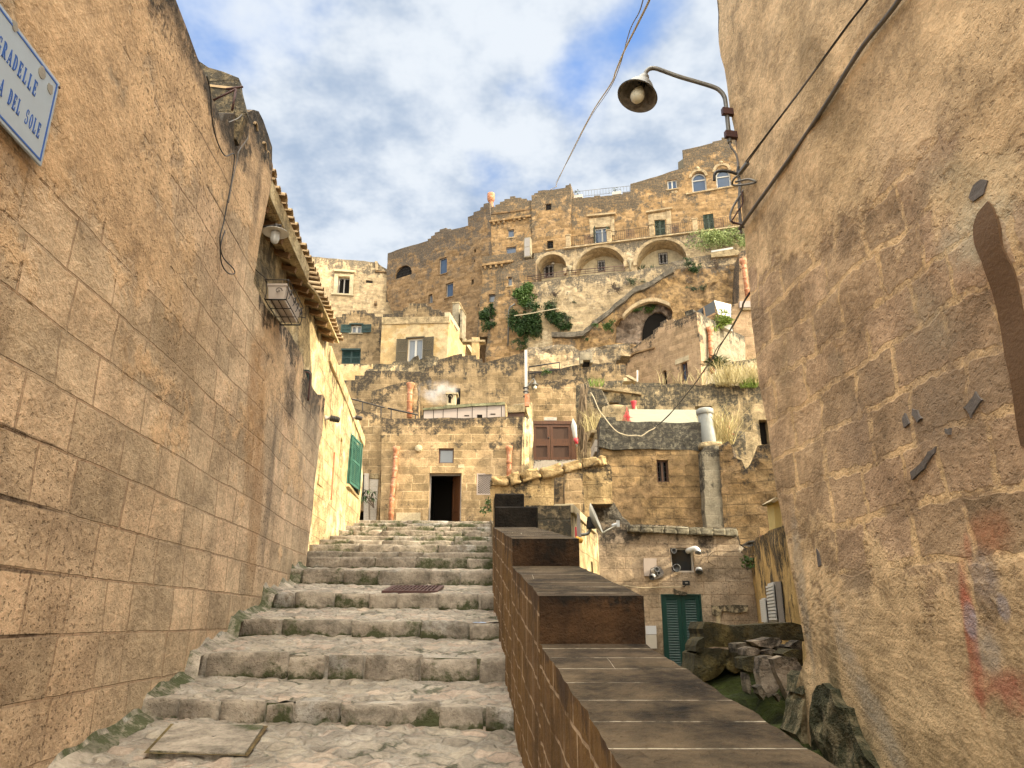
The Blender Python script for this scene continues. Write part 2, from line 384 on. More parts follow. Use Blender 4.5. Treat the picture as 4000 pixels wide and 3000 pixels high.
# masonry of each building (warm calcarenite, its age and its lichen)
stone('near_left', PGrad=.06, PC=-2.0, Base=(.575, .435, .285), Alt=(0.504, 0.352, 0.224), Mortar=(0.369, 0.244, 0.151), PlasterCol=(0.582, 0.399, 0.234), BW=.62, BH=.383, MSize=.012, MFac=.75, Var=.6, Plaster=.15,
      Lichen=.30, LDepth=.55, Streak=.18, Pits=.75, Bump=.75, Relief=1.7, Warp=.03, Mott=.62,
      blobs=[(4.1, .383, 1.1, .014, .01, (.06, .035, .02), .95, .3), (3.9, .766, 1.2, .018, -.01, (.06, .035, .02), .95, .3), (3.8, 1.149, 1.2, .02, .0, (.05, .03, .018), .95, .3), (3.6, 1.532, 1.3, .018, .01, (.06, .035, .02), .95, .3), (6.6, 5.0, 1.2, .012, .02, (.08, .05, .03), .8, .3), (7.2, 4.6, .9, .010, -.02, (.08, .05, .03), .8, .3), (9.0, 3.0, .5, 1.2, .1, (.36, .19, .07), .6, .5), (9.5, 1.9, .3, 1.2, .05, (.38, .21, .09), .5, .5), (10.1, 2.2, .2, 1.3, 0, (.15, .12, .09), .65, .6), (12.3, 3.9, .8, .6, -.3, (.15, .12, .09), .7, .6), (7.9, 6.4, 1.0, .5, .1, (.03, .027, .022), .92, .5), (7.0, 5.75, .5, .45, .6, (.035, .03, .025), .85, .5), (8.1, 5.5, .16, .7, 0, (.06, .05, .04), .7, .6), (5.9, 5.62, 2.4, .26, 0, (.05, .043, .035), .85, .6), (4.3, -.45, .35, .3, 0, (.55, .43, .33), .35, .6),
             (10.8, 3.7, .5, .45, -.3, (.035, .03, .025), .85, .6), (6.5, 3.1, .9, .7, .2, (.36, .25, .14), .4, .6), (4.45, .08, .13, .16, 0, (.46, .33, .13), .5, .4)])
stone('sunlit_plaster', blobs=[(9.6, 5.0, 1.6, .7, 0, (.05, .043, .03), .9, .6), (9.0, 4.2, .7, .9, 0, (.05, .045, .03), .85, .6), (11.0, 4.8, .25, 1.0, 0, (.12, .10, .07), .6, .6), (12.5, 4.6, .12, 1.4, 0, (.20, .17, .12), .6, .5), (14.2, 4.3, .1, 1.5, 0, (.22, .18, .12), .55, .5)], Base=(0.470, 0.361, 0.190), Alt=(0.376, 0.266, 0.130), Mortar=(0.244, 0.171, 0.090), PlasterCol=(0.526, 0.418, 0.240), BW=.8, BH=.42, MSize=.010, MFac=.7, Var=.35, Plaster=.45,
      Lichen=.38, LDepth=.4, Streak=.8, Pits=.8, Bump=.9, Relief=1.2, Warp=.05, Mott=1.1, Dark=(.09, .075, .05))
stone('facade_block', Base=(0.321, 0.222, 0.112), Alt=(0.284, 0.195, 0.105), Mortar=(0.421, 0.301, 0.166), PlasterCol=(0.384, 0.262, 0.139), BW=.60, BH=.307, MSize=.018, MFac=1.0, Var=.7, Plaster=.22,
      Lichen=.62, LDepth=.4, Streak=.25, Pits=.4, Bump=.5, Relief=.7, Warp=.035, Mott=.8)
stone('dark_block', Base=(0.237, 0.163, 0.083), Alt=(0.211, 0.152, 0.085), Mortar=(0.306, 0.220, 0.118), PlasterCol=(0.289, 0.205, 0.113), BW=.75, BH=.34, MSize=.015, MFac=.6, Var=.6, Plaster=.3,
      Lichen=.70, LDepth=.5, Streak=.5, Pits=.5, Bump=.6, Relief=.7, Warp=.05, Mott=.7)
stone('lichen_block', Base=(0.346, 0.260, 0.141), Alt=(0.269, 0.202, 0.114), Mortar=(0.317, 0.236, 0.128), PlasterCol=(0.365, 0.260, 0.134), BW=.8, BH=.42, MSize=.02, MFac=.8, Var=.6, Plaster=.15,
      Lichen=.62, LDepth=.9, Streak=.35, Pits=.7, Bump=.9, Relief=.9, Warp=.09, Mott=1.2, Dark=(.05, .045, .035))
stone('rough_ochre', Base=(0.241, 0.158, 0.074), Alt=(0.226, 0.139, 0.059), Mortar=(0.187, 0.123, 0.061), PlasterCol=(0.217, 0.139, 0.067), BW=.7, BH=.36, MSize=.014, MFac=.8, Var=.4, Plaster=.45,
      Lichen=.45, LDepth=.5, Streak=.3, Pits=.9, Bump=1.2, Relief=1.4, Warp=.08, Mott=1.2)
stone('court_wall', Base=(0.354, 0.262, 0.169), Alt=(0.307, 0.239, 0.169), Mortar=(0.267, 0.189, 0.121), PlasterCol=(0.339, 0.232, 0.114), BW=.55, BH=.29, MSize=.012, MFac=.9, Var=.5, Plaster=.28,
      Lichen=.36, LDepth=.5, Streak=.2, Pits=.9, Bump=.6, Relief=.6, Warp=.04, Mott=.9)
stone('yellow_wall', Base=(0.405, 0.272, 0.109), Alt=(0.334, 0.224, 0.096), Mortar=(0.290, 0.208, 0.102), PlasterCol=(0.422, 0.280, 0.109), BW=.6, BH=.3, MSize=.008, MFac=.5, Var=.2, Plaster=.65,
      Lichen=.55, LDepth=.8, Streak=.6, Pits=.5, Bump=.6, Relief=.5, Warp=.05, Mott=.6)
stone('far_dark', Base=(0.232, 0.139, 0.063), Alt=(0.149, 0.097, 0.052), Mortar=(0.246, 0.160, 0.078), PlasterCol=(0.254, 0.154, 0.065), BW=.75, BH=.33, MSize=.035, MFac=.9, Var=.9, Plaster=.25,
      Lichen=.60, LDepth=2.6, Streak=.14, Pits=.2, Bump=.9, Relief=1.2, Warp=.12, Mott=.75, Dark=(.085, .07, .055))
stone('far_ochre', Base=(0.350, 0.212, 0.091), Alt=(0.277, 0.175, 0.085), Mortar=(0.300, 0.197, 0.097), PlasterCol=(0.368, 0.219, 0.089), BW=.7, BH=.32, MSize=.03, MFac=.9, Var=.9, Plaster=.33,
      Lichen=.72, LDepth=2.0, Streak=.2, Pits=.2, Bump=.9, Relief=1.1, Warp=.12, Mott=.75, Dark=(.09, .075, .055))
stone('far_pale', Base=(0.423, 0.313, 0.180), Alt=(0.368, 0.267, 0.147), Mortar=(0.495, 0.385, 0.238), PlasterCol=(0.485, 0.385, 0.243), BW=.7, BH=.33, MSize=.02, MFac=.9, Var=.55, Plaster=.36,
      Lichen=.58, LDepth=.9, Streak=.3, Pits=.2, Bump=.8, Relief=1.0, Warp=.1, Mott=.7, Dark=(.10, .085, .065))
stone('cliff', Base=(0.284, 0.181, 0.086), Alt=(0.241, 0.156, 0.082), Mortar=(0.257, 0.176, 0.093), PlasterCol=(0.306, 0.193, 0.086), BW=.9, BH=.38, MSize=.015, MFac=.4, Var=.3, Plaster=.5,
      Lichen=.42, LDepth=.6, Streak=.4, Pits=.4, Bump=1.4, Relief=.8, Warp=.2, Mott=1.3, Dark=(.11, .095, .075))
stone('rock', Base=(0.211, 0.168, 0.115), Alt=(0.160, 0.131, 0.092), Mortar=(0.192, 0.150, 0.098), BW=30.0, BH=30.0, MSize=0.0, MFac=0.0, Var=0.0, Plaster=0.0, PlasterCol=(0.192, 0.150, 0.098),
      Lichen=.42, LDepth=.3, Streak=.2, Pits=.5, Bump=1.2, Relief=0.0, Warp=.1, Mott=1.1)
stone('pale_band', Base=(0.426, 0.344, 0.213), Alt=(0.410, 0.303, 0.164), Mortar=(0.369, 0.295, 0.180), PlasterCol=(0.435, 0.353, 0.221), BW=.7, BH=.3, MSize=.008, MFac=.4, Var=.15, Plaster=.6,
      Lichen=.40, LDepth=.25, Streak=.35, Pits=.2, Bump=.4, Relief=.5, Warp=.05, Mott=.5)
stone('cream_plaster', Base=(0.407, 0.285, 0.138), Alt=(0.423, 0.271, 0.107), Mortar=(0.329, 0.242, 0.138), PlasterCol=(0.431, 0.321, 0.175), BW=.6, BH=.3, MSize=.008, MFac=.4, Var=.15, Plaster=.5,
      Lichen=.16, LDepth=.3, Streak=.25, Pits=.2, Bump=.4, Relief=.5, Warp=.04, Mott=.5)
stone('white_block', Base=(0.476, 0.416, 0.340), Alt=(0.425, 0.365, 0.289), Mortar=(0.306, 0.255, 0.196), PlasterCol=(0.476, 0.425, 0.348), BW=.5, BH=.28, MSize=.008, MFac=.6, Var=.15, Plaster=.3,
      Lichen=.25, LDepth=.1, Streak=.1, Pits=.2, Bump=.3, Relief=.5, Warp=.01, Mott=.25)
stone('house_pink', Base=(0.360, 0.242, 0.133), Alt=(0.309, 0.206, 0.121), Mortar=(0.429, 0.307, 0.182), PlasterCol=(0.343, 0.227, 0.121), BW=.65, BH=.30, MSize=.015, MFac=.6, Var=.6, Plaster=.2,
      Lichen=.44, LDepth=.5, Streak=.4, Pits=.3, Bump=.6, Relief=.8, Warp=.04, Mott=.5)
stone('grey_block', Base=(0.254, 0.213, 0.144), Alt=(0.211, 0.180, 0.124), Mortar=(0.324, 0.276, 0.191), PlasterCol=(0.267, 0.224, 0.149), BW=.6, BH=.30, MSize=.015, MFac=.6, Var=.3, Plaster=.3,
      Lichen=.50, LDepth=.5, Streak=.4, Pits=.3, Bump=.6, Relief=.8, Warp=.04, Mott=.6)
stone('parapet_side', Base=(0.173, 0.098, 0.032), Alt=(0.116, 0.067, 0.029), Mortar=(.36, .27, .18), PlasterCol=(0.101, 0.065, 0.030), BW=.36, BH=.19, MSize=.010, MFac=1.0, Var=.45, Plaster=0.0,
      Lichen=.3, LDepth=.12, Streak=.5, Pits=.2, Bump=.5, Relief=.6, Warp=.012, Mott=.7, Dark=(.06, .035, .02))
stone('parapet_top', Base=(0.080, 0.058, 0.033), Alt=(0.046, 0.031, 0.020), Mortar=(.30, .26, .20), PlasterCol=(0.064, 0.041, 0.019), BW=9.0, BH=.30, MSize=.007, MFac=1.0, Var=.25, Plaster=0.0,
      Lichen=0.0, LDepth=.1, Streak=0.0, Pits=.6, Bump=.9, Relief=.5, Warp=.015, Mott=1.9)
stone('step_stone', Base=(0.294, 0.253, 0.202), Alt=(0.256, 0.213, 0.167), Mortar=(0.191, 0.174, 0.143), PlasterCol=(0.288, 0.266, 0.232), BW=30.0, BH=30.0, MSize=0.0, MFac=0.0, Var=0.0, Plaster=.42,
      Lichen=.80, LDepth=.06, Streak=.2, Pits=.5, Bump=.8, Relief=0.0, Warp=.1, Mott=1.2, Dark=(.05, .06, .022))
plain('wood_dark', (.07, .032, .015), .6, var=.35, sc=3, stretch=(9, .8, 1), bump=.3)
plain('wood_gate', (.115, .045, .016), .5, var=.4, sc=3, stretch=(9, .8, 1), bump=.3, col2=(.07, .028, .013))
plain('wood_beam', (.22, .13, .06), .8, var=.4, sc=4, bump=.3)
plain('green_paint', (.003, .036, .028), .45, var=.25, sc=5, bump=.05)
plain('green_weathered', (.025, .105, .075), .6, var=.6, sc=9, bump=.2, col2=(.06, .155, .11))
plain('shutter_brown', (.07, .055, .03), .6, var=.3, sc=5, bump=.1)
plain('shutter_olive', (.035, .05, .03), .6, var=.3, sc=5, bump=.1)
plain('shutter_green', (.006, .026, .022), .6, var=.3, sc=5, bump=.1)
plain('white_frame', (.48, .45, .39), .5, var=.08, sc=4, bump=.03)
plain('grey_frame', (.28, .25, .22), .6, var=.2, sc=4, bump=.05)
plain('brown_frame', (.09, .05, .035), .6, var=.2, sc=4, bump=.05)
plain('iron', (.03, .025, .022), .6, metal=.3, var=.4, sc=12, bump=.1)
plain('iron_brown', (.075, .035, .03), .55, metal=.2, var=.4, sc=12, bump=.1)
plain('grey_metal', (.17, .16, .14), .45, metal=.5, var=.35, sc=10, bump=.08)
plain('shade_inside', (.20, .18, .15), .6, var=.7, sc=18, bump=.15, col2=(.09, .08, .065))
plain('white_enamel', (.66, .62, .54), .35, var=.12, sc=5, bump=.02)
plain('terracotta', (.38, .145, .06), .75, var=.5, sc=5, bump=.1, col2=(.40, .21, .13))
plain('roof_tile', (.42, .29, .15), .85, var=.45, sc=5, bump=.3, col2=(.32, .22, .13))
plain('cable_grey', (.15, .135, .12), .6, var=.25, sc=10, bump=.05)
plain('cable_black', (.025, .022, .02), .5, var=.2, sc=10, bump=.02)
plain('cable_cream', (.45, .37, .24), .6, var=.2, sc=10, bump=.02)
plain('planter_white', (.50, .43, .37), .5, var=.12, sc=6, bump=.03)
plain('sign_enamel', (.40, .47, .54), .35, var=.10, sc=3, bump=.05)
plain('sign_blue', (.015, .10, .42), .4, var=.2, sc=8, bump=.02)
plain('sign_rust', (.30, .28, .24), .7, var=.4, sc=20, bump=.2)
plain('bulb_glass', (.72, .68, .52), .15, var=.03, sc=2, bump=0)
plain('dark_inside', (.012, .010, .008), .9, var=.3, sc=2, bump=0, spec=.1)  # near-black stands in for the shade inside openings, holes and recesses
plain('board_cream', (.42, .41, .30), .7, var=.15, sc=2.2, bump=.3, stretch=(1, 7, 1))
plain('flue_grey', (.27, .27, .24), .5, var=.2, sc=2, bump=.1)
plain('red_plastic', (.55, .05, .06), .5, var=.3, sc=9, bump=.05)
plain('cloth_orange', (.65, .33, .05), .8, var=.3, sc=9, bump=.05)
plain('dish_white', (.60, .57, .47), .5, var=.15, sc=6, bump=.03)
plain('pvc_white', (.62, .62, .60), .4, var=.15, sc=6, bump=.03)
plain('pvc_dark', (.10, .10, .10), .5, var=.15, sc=6, bump=.03)
plain('cement_grey', (.14, .12, .105), .9, var=.4, sc=9, bump=.5)
plain('cement_brown', (.135, .075, .035), .85, var=.22, sc=9, bump=.5)
plain('box_pale', (.50, .45, .38), .6, var=.12, sc=3, bump=.05)
plain('pink_panel', (.38, .31, .26), .75, var=.10, sc=3, bump=.1)
plain('yellow_paint', (.60, .46, .18), .8, var=.2, sc=3, bump=.1)
plain('black_panel', (.015, .017, .02), .35, var=.2, sc=3, bump=0)
plain('rope_root', (.17, .12, .07), .9, var=.4, sc=12, bump=.3)
plain('dead_stem', (.42, .32, .17), .85, var=.35, sc=8, bump=0)
plain('paper_white', (.58, .58, .60), .7, var=.05, sc=3, bump=.02)
def glassmat(name, col, rough=.08):
    m, t, b = base_mat(name); tc = t.n('ShaderNodeUVMap', uv_map='uv').outputs[0]
    n = t.noise(tc, 1.2, 2); c = t.mix(n, col, tuple(k*1.5 for k in col)); t.nt.links.new(c, b.inputs['Base Color'])
    b.inputs['Roughness'].default_value = rough; b.inputs['Specular IOR Level'].default_value = .7; MATS[name] = m
    t.nt.links.new(t.n('ShaderNodeBump', i={'Strength': .04, 'Distance': .02, 'Height': n}).outputs[0], b.inputs['Normal'])
glassmat('glass_blue', (.035, .055, .09)); glassmat('glass_grey', (.10, .11, .12)); glassmat('glass_dark', (.02, .022, .024))
glassmat('lamp_glass', (.50, .52, .52), .15)
leafmat('leaf_bright', (.10, .16, .018), (.24, .30, .06)); leafmat('leaf_dark', (.012, .03, .008), (.04, .075, .018)); leafmat('leaf_mid', (.03, .07, .012), (.08, .13, .03))
leafmat('leaf_grey', (.05, .07, .04), (.11, .12, .06)); leafmat('leaf_dry', (.36, .29, .13), (.55, .45, .22), .8); leafmat('leaf_olive', (.12, .17, .05), (.32, .36, .14))
leafmat('twig_brown', (.08, .06, .045), (.16, .12, .09), .9); leafmat('moss', (.018, .035, .006), (.04, .06, .012), .95)
M = MATS
stone('lit_rubble', Base=(0.413, 0.289, 0.136), Alt=(0.364, 0.255, 0.124), Mortar=(0.295, 0.204, 0.098), PlasterCol=(0.442, 0.315, 0.156), BW=.6, BH=.36, MSize=.018, MFac=.6, Var=.4, Plaster=.25,
      Lichen=.50, LDepth=.3, Streak=.2, Pits=.7, Bump=.9, Relief=1.0, Warp=.12, Mott=.7)
stone('mossy_cap', Base=(.20, .19, .11), Alt=(.12, .12, .06), Mortar=(.2, .2, .1), PlasterCol=(.2, .2, .12), BW=.9, BH=.5, MSize=.01, MFac=.4, Var=.4, Plaster=.0,
      Lichen=.55, LDepth=.2, Streak=.1, Pits=.4, Bump=1.0, Relief=.4, Warp=.08, Mott=1.2, Dark=(.05, .06, .025))
stone('lichen_top', Base=(0.238, 0.211, 0.147), Alt=(0.173, 0.148, 0.102), Mortar=(0.144, 0.120, 0.077), PlasterCol=(0.238, 0.204, 0.134), BW=.9, BH=.42, MSize=.02, MFac=.6, Var=.5, Plaster=.05,
      Lichen=.95, LDepth=1.2, Streak=.3, Pits=.7, Bump=1.0, Relief=1.0, Warp=.06, Mott=1.0, Dark=(.04, .036, .03))
stone('cave_rock', Base=(.22, .16, .11), Alt=(.16, .12, .09), Mortar=(.3, .24, .17), BW=30.0, BH=30.0, MSize=0.0, MFac=0.0, Var=0.0, Plaster=0.0, PlasterCol=(.3, .24, .17),
      Lichen=.55, LDepth=.3, Streak=.3, Pits=.5, Bump=1.5, Relief=0.0, Warp=.1, Mott=1.3)
stone('mossy_rock', Base=(0.165, 0.115, 0.051), Alt=(0.060, 0.054, 0.013), Mortar=(0.450, 0.304, 0.144), BW=30.0, BH=30.0, MSize=0.0, MFac=0.0, Var=0.0, Plaster=.2, PlasterCol=(0.075, 0.082, 0.017),
      Lichen=.55, LDepth=.5, Streak=.2, Pits=.5, Bump=1.4, Relief=0.0, Warp=.1, Mott=1.3, Dark=(.045, .040, .022))
stone('moss_ground', Base=(0.029, 0.038, 0.004), Alt=(0.012, 0.013, 0.002), Mortar=(0.281, 0.205, 0.082), BW=30.0, BH=30.0, MSize=0.0, MFac=0.0, Var=0.0, Plaster=.1, PlasterCol=(0.075, 0.061, 0.019),
      Lichen=.3, LDepth=.3, Streak=.0, Pits=.0, Bump=1.4, Relief=0.0, Warp=.1, Mott=1.3)
stone('pale_rock', Base=(0.361, 0.288, 0.210), Alt=(0.282, 0.222, 0.162), Mortar=(0.235, 0.177, 0.116), BW=30.0, BH=30.0, MSize=0.0, MFac=0.0, Var=0.0, Plaster=0.0, PlasterCol=(0.235, 0.177, 0.116), Lichen=.36, LDepth=.3, Streak=.1, Pits=.5, Bump=.9, Relief=0.0, Warp=.1, Mott=.7)

stone('rubble_grey', Base=(.22, .19, .14), Alt=(.16, .14, .11), Mortar=(.10, .085, .06), BW=.4, BH=.25, MSize=.03, MFac=.6, Var=.6, Plaster=.2, PlasterCol=(.25, .21, .15), Lichen=.6, LDepth=.6, Streak=.2, Pits=.5, Bump=1.4, Relief=1.2, Warp=.2, Mott=1.2)
stone('ramp_dark', Base=(.15, .125, .09), Alt=(.10, .085, .065), Mortar=(.06, .05, .04), PlasterCol=(.14, .11, .08), BW=.8, BH=.4, MSize=.02, MFac=.5, Var=.6, Plaster=.1, Lichen=.6, LDepth=.5, Streak=.2, Pits=.3, Bump=1., Relief=.8, Warp=.08, Mott=1.1)

def cobbles():
    m, t, b = base_mat('tread_stone'); uv = t.n('ShaderNodeUVMap', uv_map='uv').outputs[0]
    wn = t.vm('SUBTRACT', t.noise(uv, 5, 2, .5, out=1), (.5, .5, .5)); w2 = t.n('ShaderNodeVectorMath', operation='SCALE', i={0: wn, 'Scale': .16}).outputs[0]; v = t.mapv(t.vm('ADD', uv, w2), (1, 1.25, 1))
    ve = t.n('ShaderNodeTexVoronoi', feature='DISTANCE_TO_EDGE', i={'Vector': v, 'Scale': 5.2}).outputs['Distance']; vc = t.n('ShaderNodeTexVoronoi', i={'Vector': v, 'Scale': 5.2}).outputs['Color']; r = t.n('ShaderNodeSeparateColor', i={0: vc})
    n1 = t.step(t.noise(uv, 3.2, 6, .7), .3, .7); n2 = t.step(t.noise(uv, 24, 4, .75), .3, .7)
    c = t.mix(r.outputs[0], (.38, .325, .25), (.19, .16, .125)); c = t.mix(t.m('MULTIPLY', t.step(r.outputs[1], .6, .9), .6), c, (.42, .31, .235))
    jm = t.m('SUBTRACT', 1.0, t.step(ve, .02, .10)); big = t.step(t.noise(uv, .9, 4, .6), .42, .6)
    c = t.mix(t.m('MULTIPLY', jm, .85), c, (.27, .24, .195)); c = t.mix(t.m('MULTIPLY', big, t.m('MULTIPLY', n1, .5)), c, (.36, .325, .28))
    c = t.mix(t.m('MULTIPLY', t.step(t.m('ADD', t.noise(uv, 1.7, 5, .7), t.m('MULTIPLY', jm, .06)), .60, .68), .8), c, (.05, .055, .025))
    k = t.m('ADD', .62, t.m('ADD', t.m('MULTIPLY', n1, .42), t.m('MULTIPLY', n2, .36))); c = t.mix(1.0, c, t.comb(k, k, k), 'MULTIPLY')
    h = t.m('ADD', t.m('MULTIPLY', t.step(ve, .0, .16), .9), t.m('ADD', t.m('MULTIPLY', n1, .7), t.m('MULTIPLY', n2, .25)))
    t.nt.links.new(c, b.inputs['Base Color']); t.nt.links.new(t.n('ShaderNodeBump', i={'Strength': .9, 'Distance': .03, 'Height': h}).outputs[0], b.inputs['Normal']); b.inputs['Roughness'].default_value = .8; b.inputs['Specular IOR Level'].default_value = .35; MATS['tread_stone'] = m
cobbles()
stone('parapet_face', Base=(.050, .025, .010), Alt=(.030, .016, .008), Mortar=(.1, .06, .03), PlasterCol=(.06, .033, .015), BW=30.0, BH=30.0, MSize=0.0, MFac=0.0, Var=0.0, Plaster=.35, Lichen=.45, LDepth=.1, Streak=.5, Pits=.6, Bump=1.1, Relief=0.0, Warp=.1, Mott=1.6, Dark=(.012, .009, .006))  # dark block fronts: algae stain plus shade put into the colour
stone('parapet_shade_algae', Base=(.016, .012, .008), Alt=(.010, .008, .006), Mortar=(.1, .06, .03), PlasterCol=(.05, .042, .028), BW=30.0, BH=30.0, MSize=0.0, MFac=0.0, Var=0.0, Plaster=.28, Lichen=.45, LDepth=.1, Streak=.3, Pits=.3, Bump=1.1, Relief=0.0, Warp=.1, Mott=1.6, Dark=(.008, .007, .005))  # far end blocks: shade and algae both put into this near-black
stone('mossy_plaster', Base=(.27, .21, .125), Alt=(.15, .125, .065), Mortar=(.3, .24, .17), BW=30.0, BH=30.0, MSize=0.0, MFac=0.0, Var=0.0, Plaster=.42, PlasterCol=(.06, .07, .025), Lichen=.5, LDepth=.3, Streak=.5, Pits=.5, Bump=1.3, Relief=0.0, Warp=.1, Mott=1.2, Dark=(.03, .032, .015))
# ---------------------------------------------------------------- generic little builders
def rnd(a, b): return random.uniform(a, b)
def leaf_clump(mb, c, rad, n, size, squash=(1, 1, 1), droop=.0, seed=0, shell=.35):
    """many small leaf faces spread unevenly through a volume, with lobes and gaps"""
    rs = random.Random(seed); lob = [Vector((rs.gauss(0, .45), rs.gauss(0, .45), rs.gauss(0, .38))) for _ in range(9)]
    for i in range(n):
        l = lob[rs.randrange(len(lob))]
        d = Vector((rs.gauss(0, 1), rs.gauss(0, 1), rs.gauss(0, 1))).normalized()*(rs.random()**.4)*rs.uniform(.35, .6)
        q = l+d; p = Vector(c)+Vector((q.x*rad*squash[0], q.y*rad*squash[1], q.z*rad*squash[2]-droop*rad*abs(q.x)))
        if noise.noise(p*(1.6/rad)+Vector((seed, 0, 0))) < -.32: continue
        s = size*rs.uniform(.6, 1.4); a = Vector((rs.gauss(0, 1), rs.gauss(0, 1), rs.gauss(0, .8))).normalized(); b = a.cross(Vector((rs.gauss(0, 1), rs.gauss(0, 1), rs.gauss(0, 1)))).normalized()
        mb.add([p-a*s, p+b*s*.42, p+a*s, p-b*s*.42], [[0, 1, 2, 3]])
def twigs(mb, c, rad, n, r, squash=(1, 1, 1), seed=0):
    rs = random.Random(seed+99)
    for i in range(n):
        e = Vector(c)+Vector((rs.gauss(0, .45)*rad*squash[0], rs.gauss(0, .45)*rad*squash[1], rs.gauss(0, .4)*rad*squash[2])); m = (Vector(c)+e)/2+Vector((rs.uniform(-.1, .1), 0, rs.uniform(0, .15)))*rad
        mb.tube([Vector(c)-Vector((0, 0, rad*.3*squash[2])), m, e], [r, r*.7, r*.3], 4)
def bush(label, c, rad, n=500, size=.05, mat='leaf_dark', squash=(1, 1, 1), group=None, seed=1, cat='bush', name='wall_bush', droop=0, tr=.012):
    c = Vector(c); root = empty(name, c-Vector((0, 0, rad*squash[2]*.5)), label, cat, group)
    mb = MB(); leaf_clump(mb, c, rad, n, size, squash, droop, seed); mb.build('foliage', M[mat], root)
    mb = MB(); twigs(mb, c, rad, 8, tr, squash, seed); mb.build('stem', M['twig_brown'], root)
    return root
def grass_tuft(label, base, w, h, n, mat='leaf_dry', group=None, seed=3, name='grass_tuft', lean=(0, 0), wid=.006, cat='dry grass'):
    rs = random.Random(seed); mb = MB(); base = Vector(base); root = empty(name, base, label, cat, group)
    for i in range(n):
        p = base+Vector((rs.uniform(-w, w), rs.uniform(-w, w)*.4, 0)); L = h*rs.uniform(.45, 1.0); d = Vector((rs.gauss(0, .38)+lean[0], rs.gauss(0, .35)+lean[1], 1)).normalized()
        q = p+d*L*.55; e = q+(d+Vector((rs.gauss(0, .45), rs.gauss(0, .4), -.25)))*L*.5; sd = Vector((rs.gauss(0, 1), rs.gauss(0, 1), 0)).normalized()*wid
        mb.add([p-sd, p+sd, q+sd*.8, e, q-sd*.8], [[0, 1, 2, 4], [4, 2, 3]])
    mb.build('blades', M[mat], root); return root
def sag(p, q, s, n=14): return [Vector(p).lerp(Vector(q), i/n)-Vector((0, 0, s*4*(i/n)*(1-i/n))) for i in range(n+1)]
def smooth(pts, n=6):
    P = [Vector(p) for p in pts]; out = []
    for i in range(len(P)-1):
        a, b, c, d = P[max(i-1, 0)], P[i], P[i+1], P[min(i+2, len(P)-1)]
        for k in range(n):
            t = k/n; out.append(.5*((2*b)+(c-a)*t+(2*a-5*b+4*c-d)*t*t+(3*b-a-3*c+d)*t**3))
    out.append(P[-1]); return out
def on(pl, sh, x, y, dep=0.0):
    q = S(sh, (x, y))[0]; a, z = pl.px(*q); return pl.w(a, z, dep)
def rockmesh(mb, c, size, rot=(0, 0, 0), seed=0, amp=.22, sub=2, flat=False, rd=.35):
    bm = bmesh.new(); bmesh.ops.create_cube(bm, size=1.0); bmesh.ops.subdivide_edges(bm, edges=bm.edges[:], cuts=sub+2, use_grid_fill=True)
    from mathutils import Euler
    Rm = Euler(rot).to_matrix(); V = []
    for v in bm.verts:
        p = v.co.copy(); L = max(abs(p.x), abs(p.y), abs(p.z)); pn = p.normalized()*.5*1.15; p = p.lerp(pn, rd)
        k = 1+amp*(noise.noise(p*2.1+Vector((seed*3.7, seed, 0)))*1.4+.5*noise.noise(p*5.3+Vector((0, seed*1.3, 7))))
        p *= k; V.append(Vector(c)+Rm@Vector((p.x*size[0], p.y*size[1], p.z*size[2])))
    idx = {v: i for i, v in enumerate(bm.verts)}
    fs = [[idx[v] for v in f.verts] for f in bm.faces]; bm.free(); mb.add(V, fs, smooth=not flat)
# ================================================================ NEAR LEFT WALL
PLW = Pl(-2.62, 0, -.068, 1)
ol = locs(PLW, [(1061, 575), (1058, 700), (1030, 870), (1012, 1000), (994, 1101), (1041, 1203), (1085, 1250), (1119, 1281), (1160, 1345), (1186, 1399), (1186, 1440), (1204, 1492), (1234, 1537), (1256, 1541), (1267, 1561), (1263, 1631), (1241, 1800), (1202, 2165)])
ol = ol+[(ol[-1][0], -.2), (7.5, -1.3), (-2, -2.6), (-2, 5.15)]+locs(PLW, [(678, 0), (770, 225), (868, 472), (880, 440), (1014, 436), (1030, 470)])
r_lw = empty('alley_wall', PLW.w(4, -1.6), 'tall tan stone wall along the left of the stairs, carrying the street name plate', 'wall')
wall_mb(PLW, ol, thick=.75, grid=.28, rough=.022, edge=.05, uvo=(0, .473), seed=3.1).build('masonry', M['near_left'], r_lw)
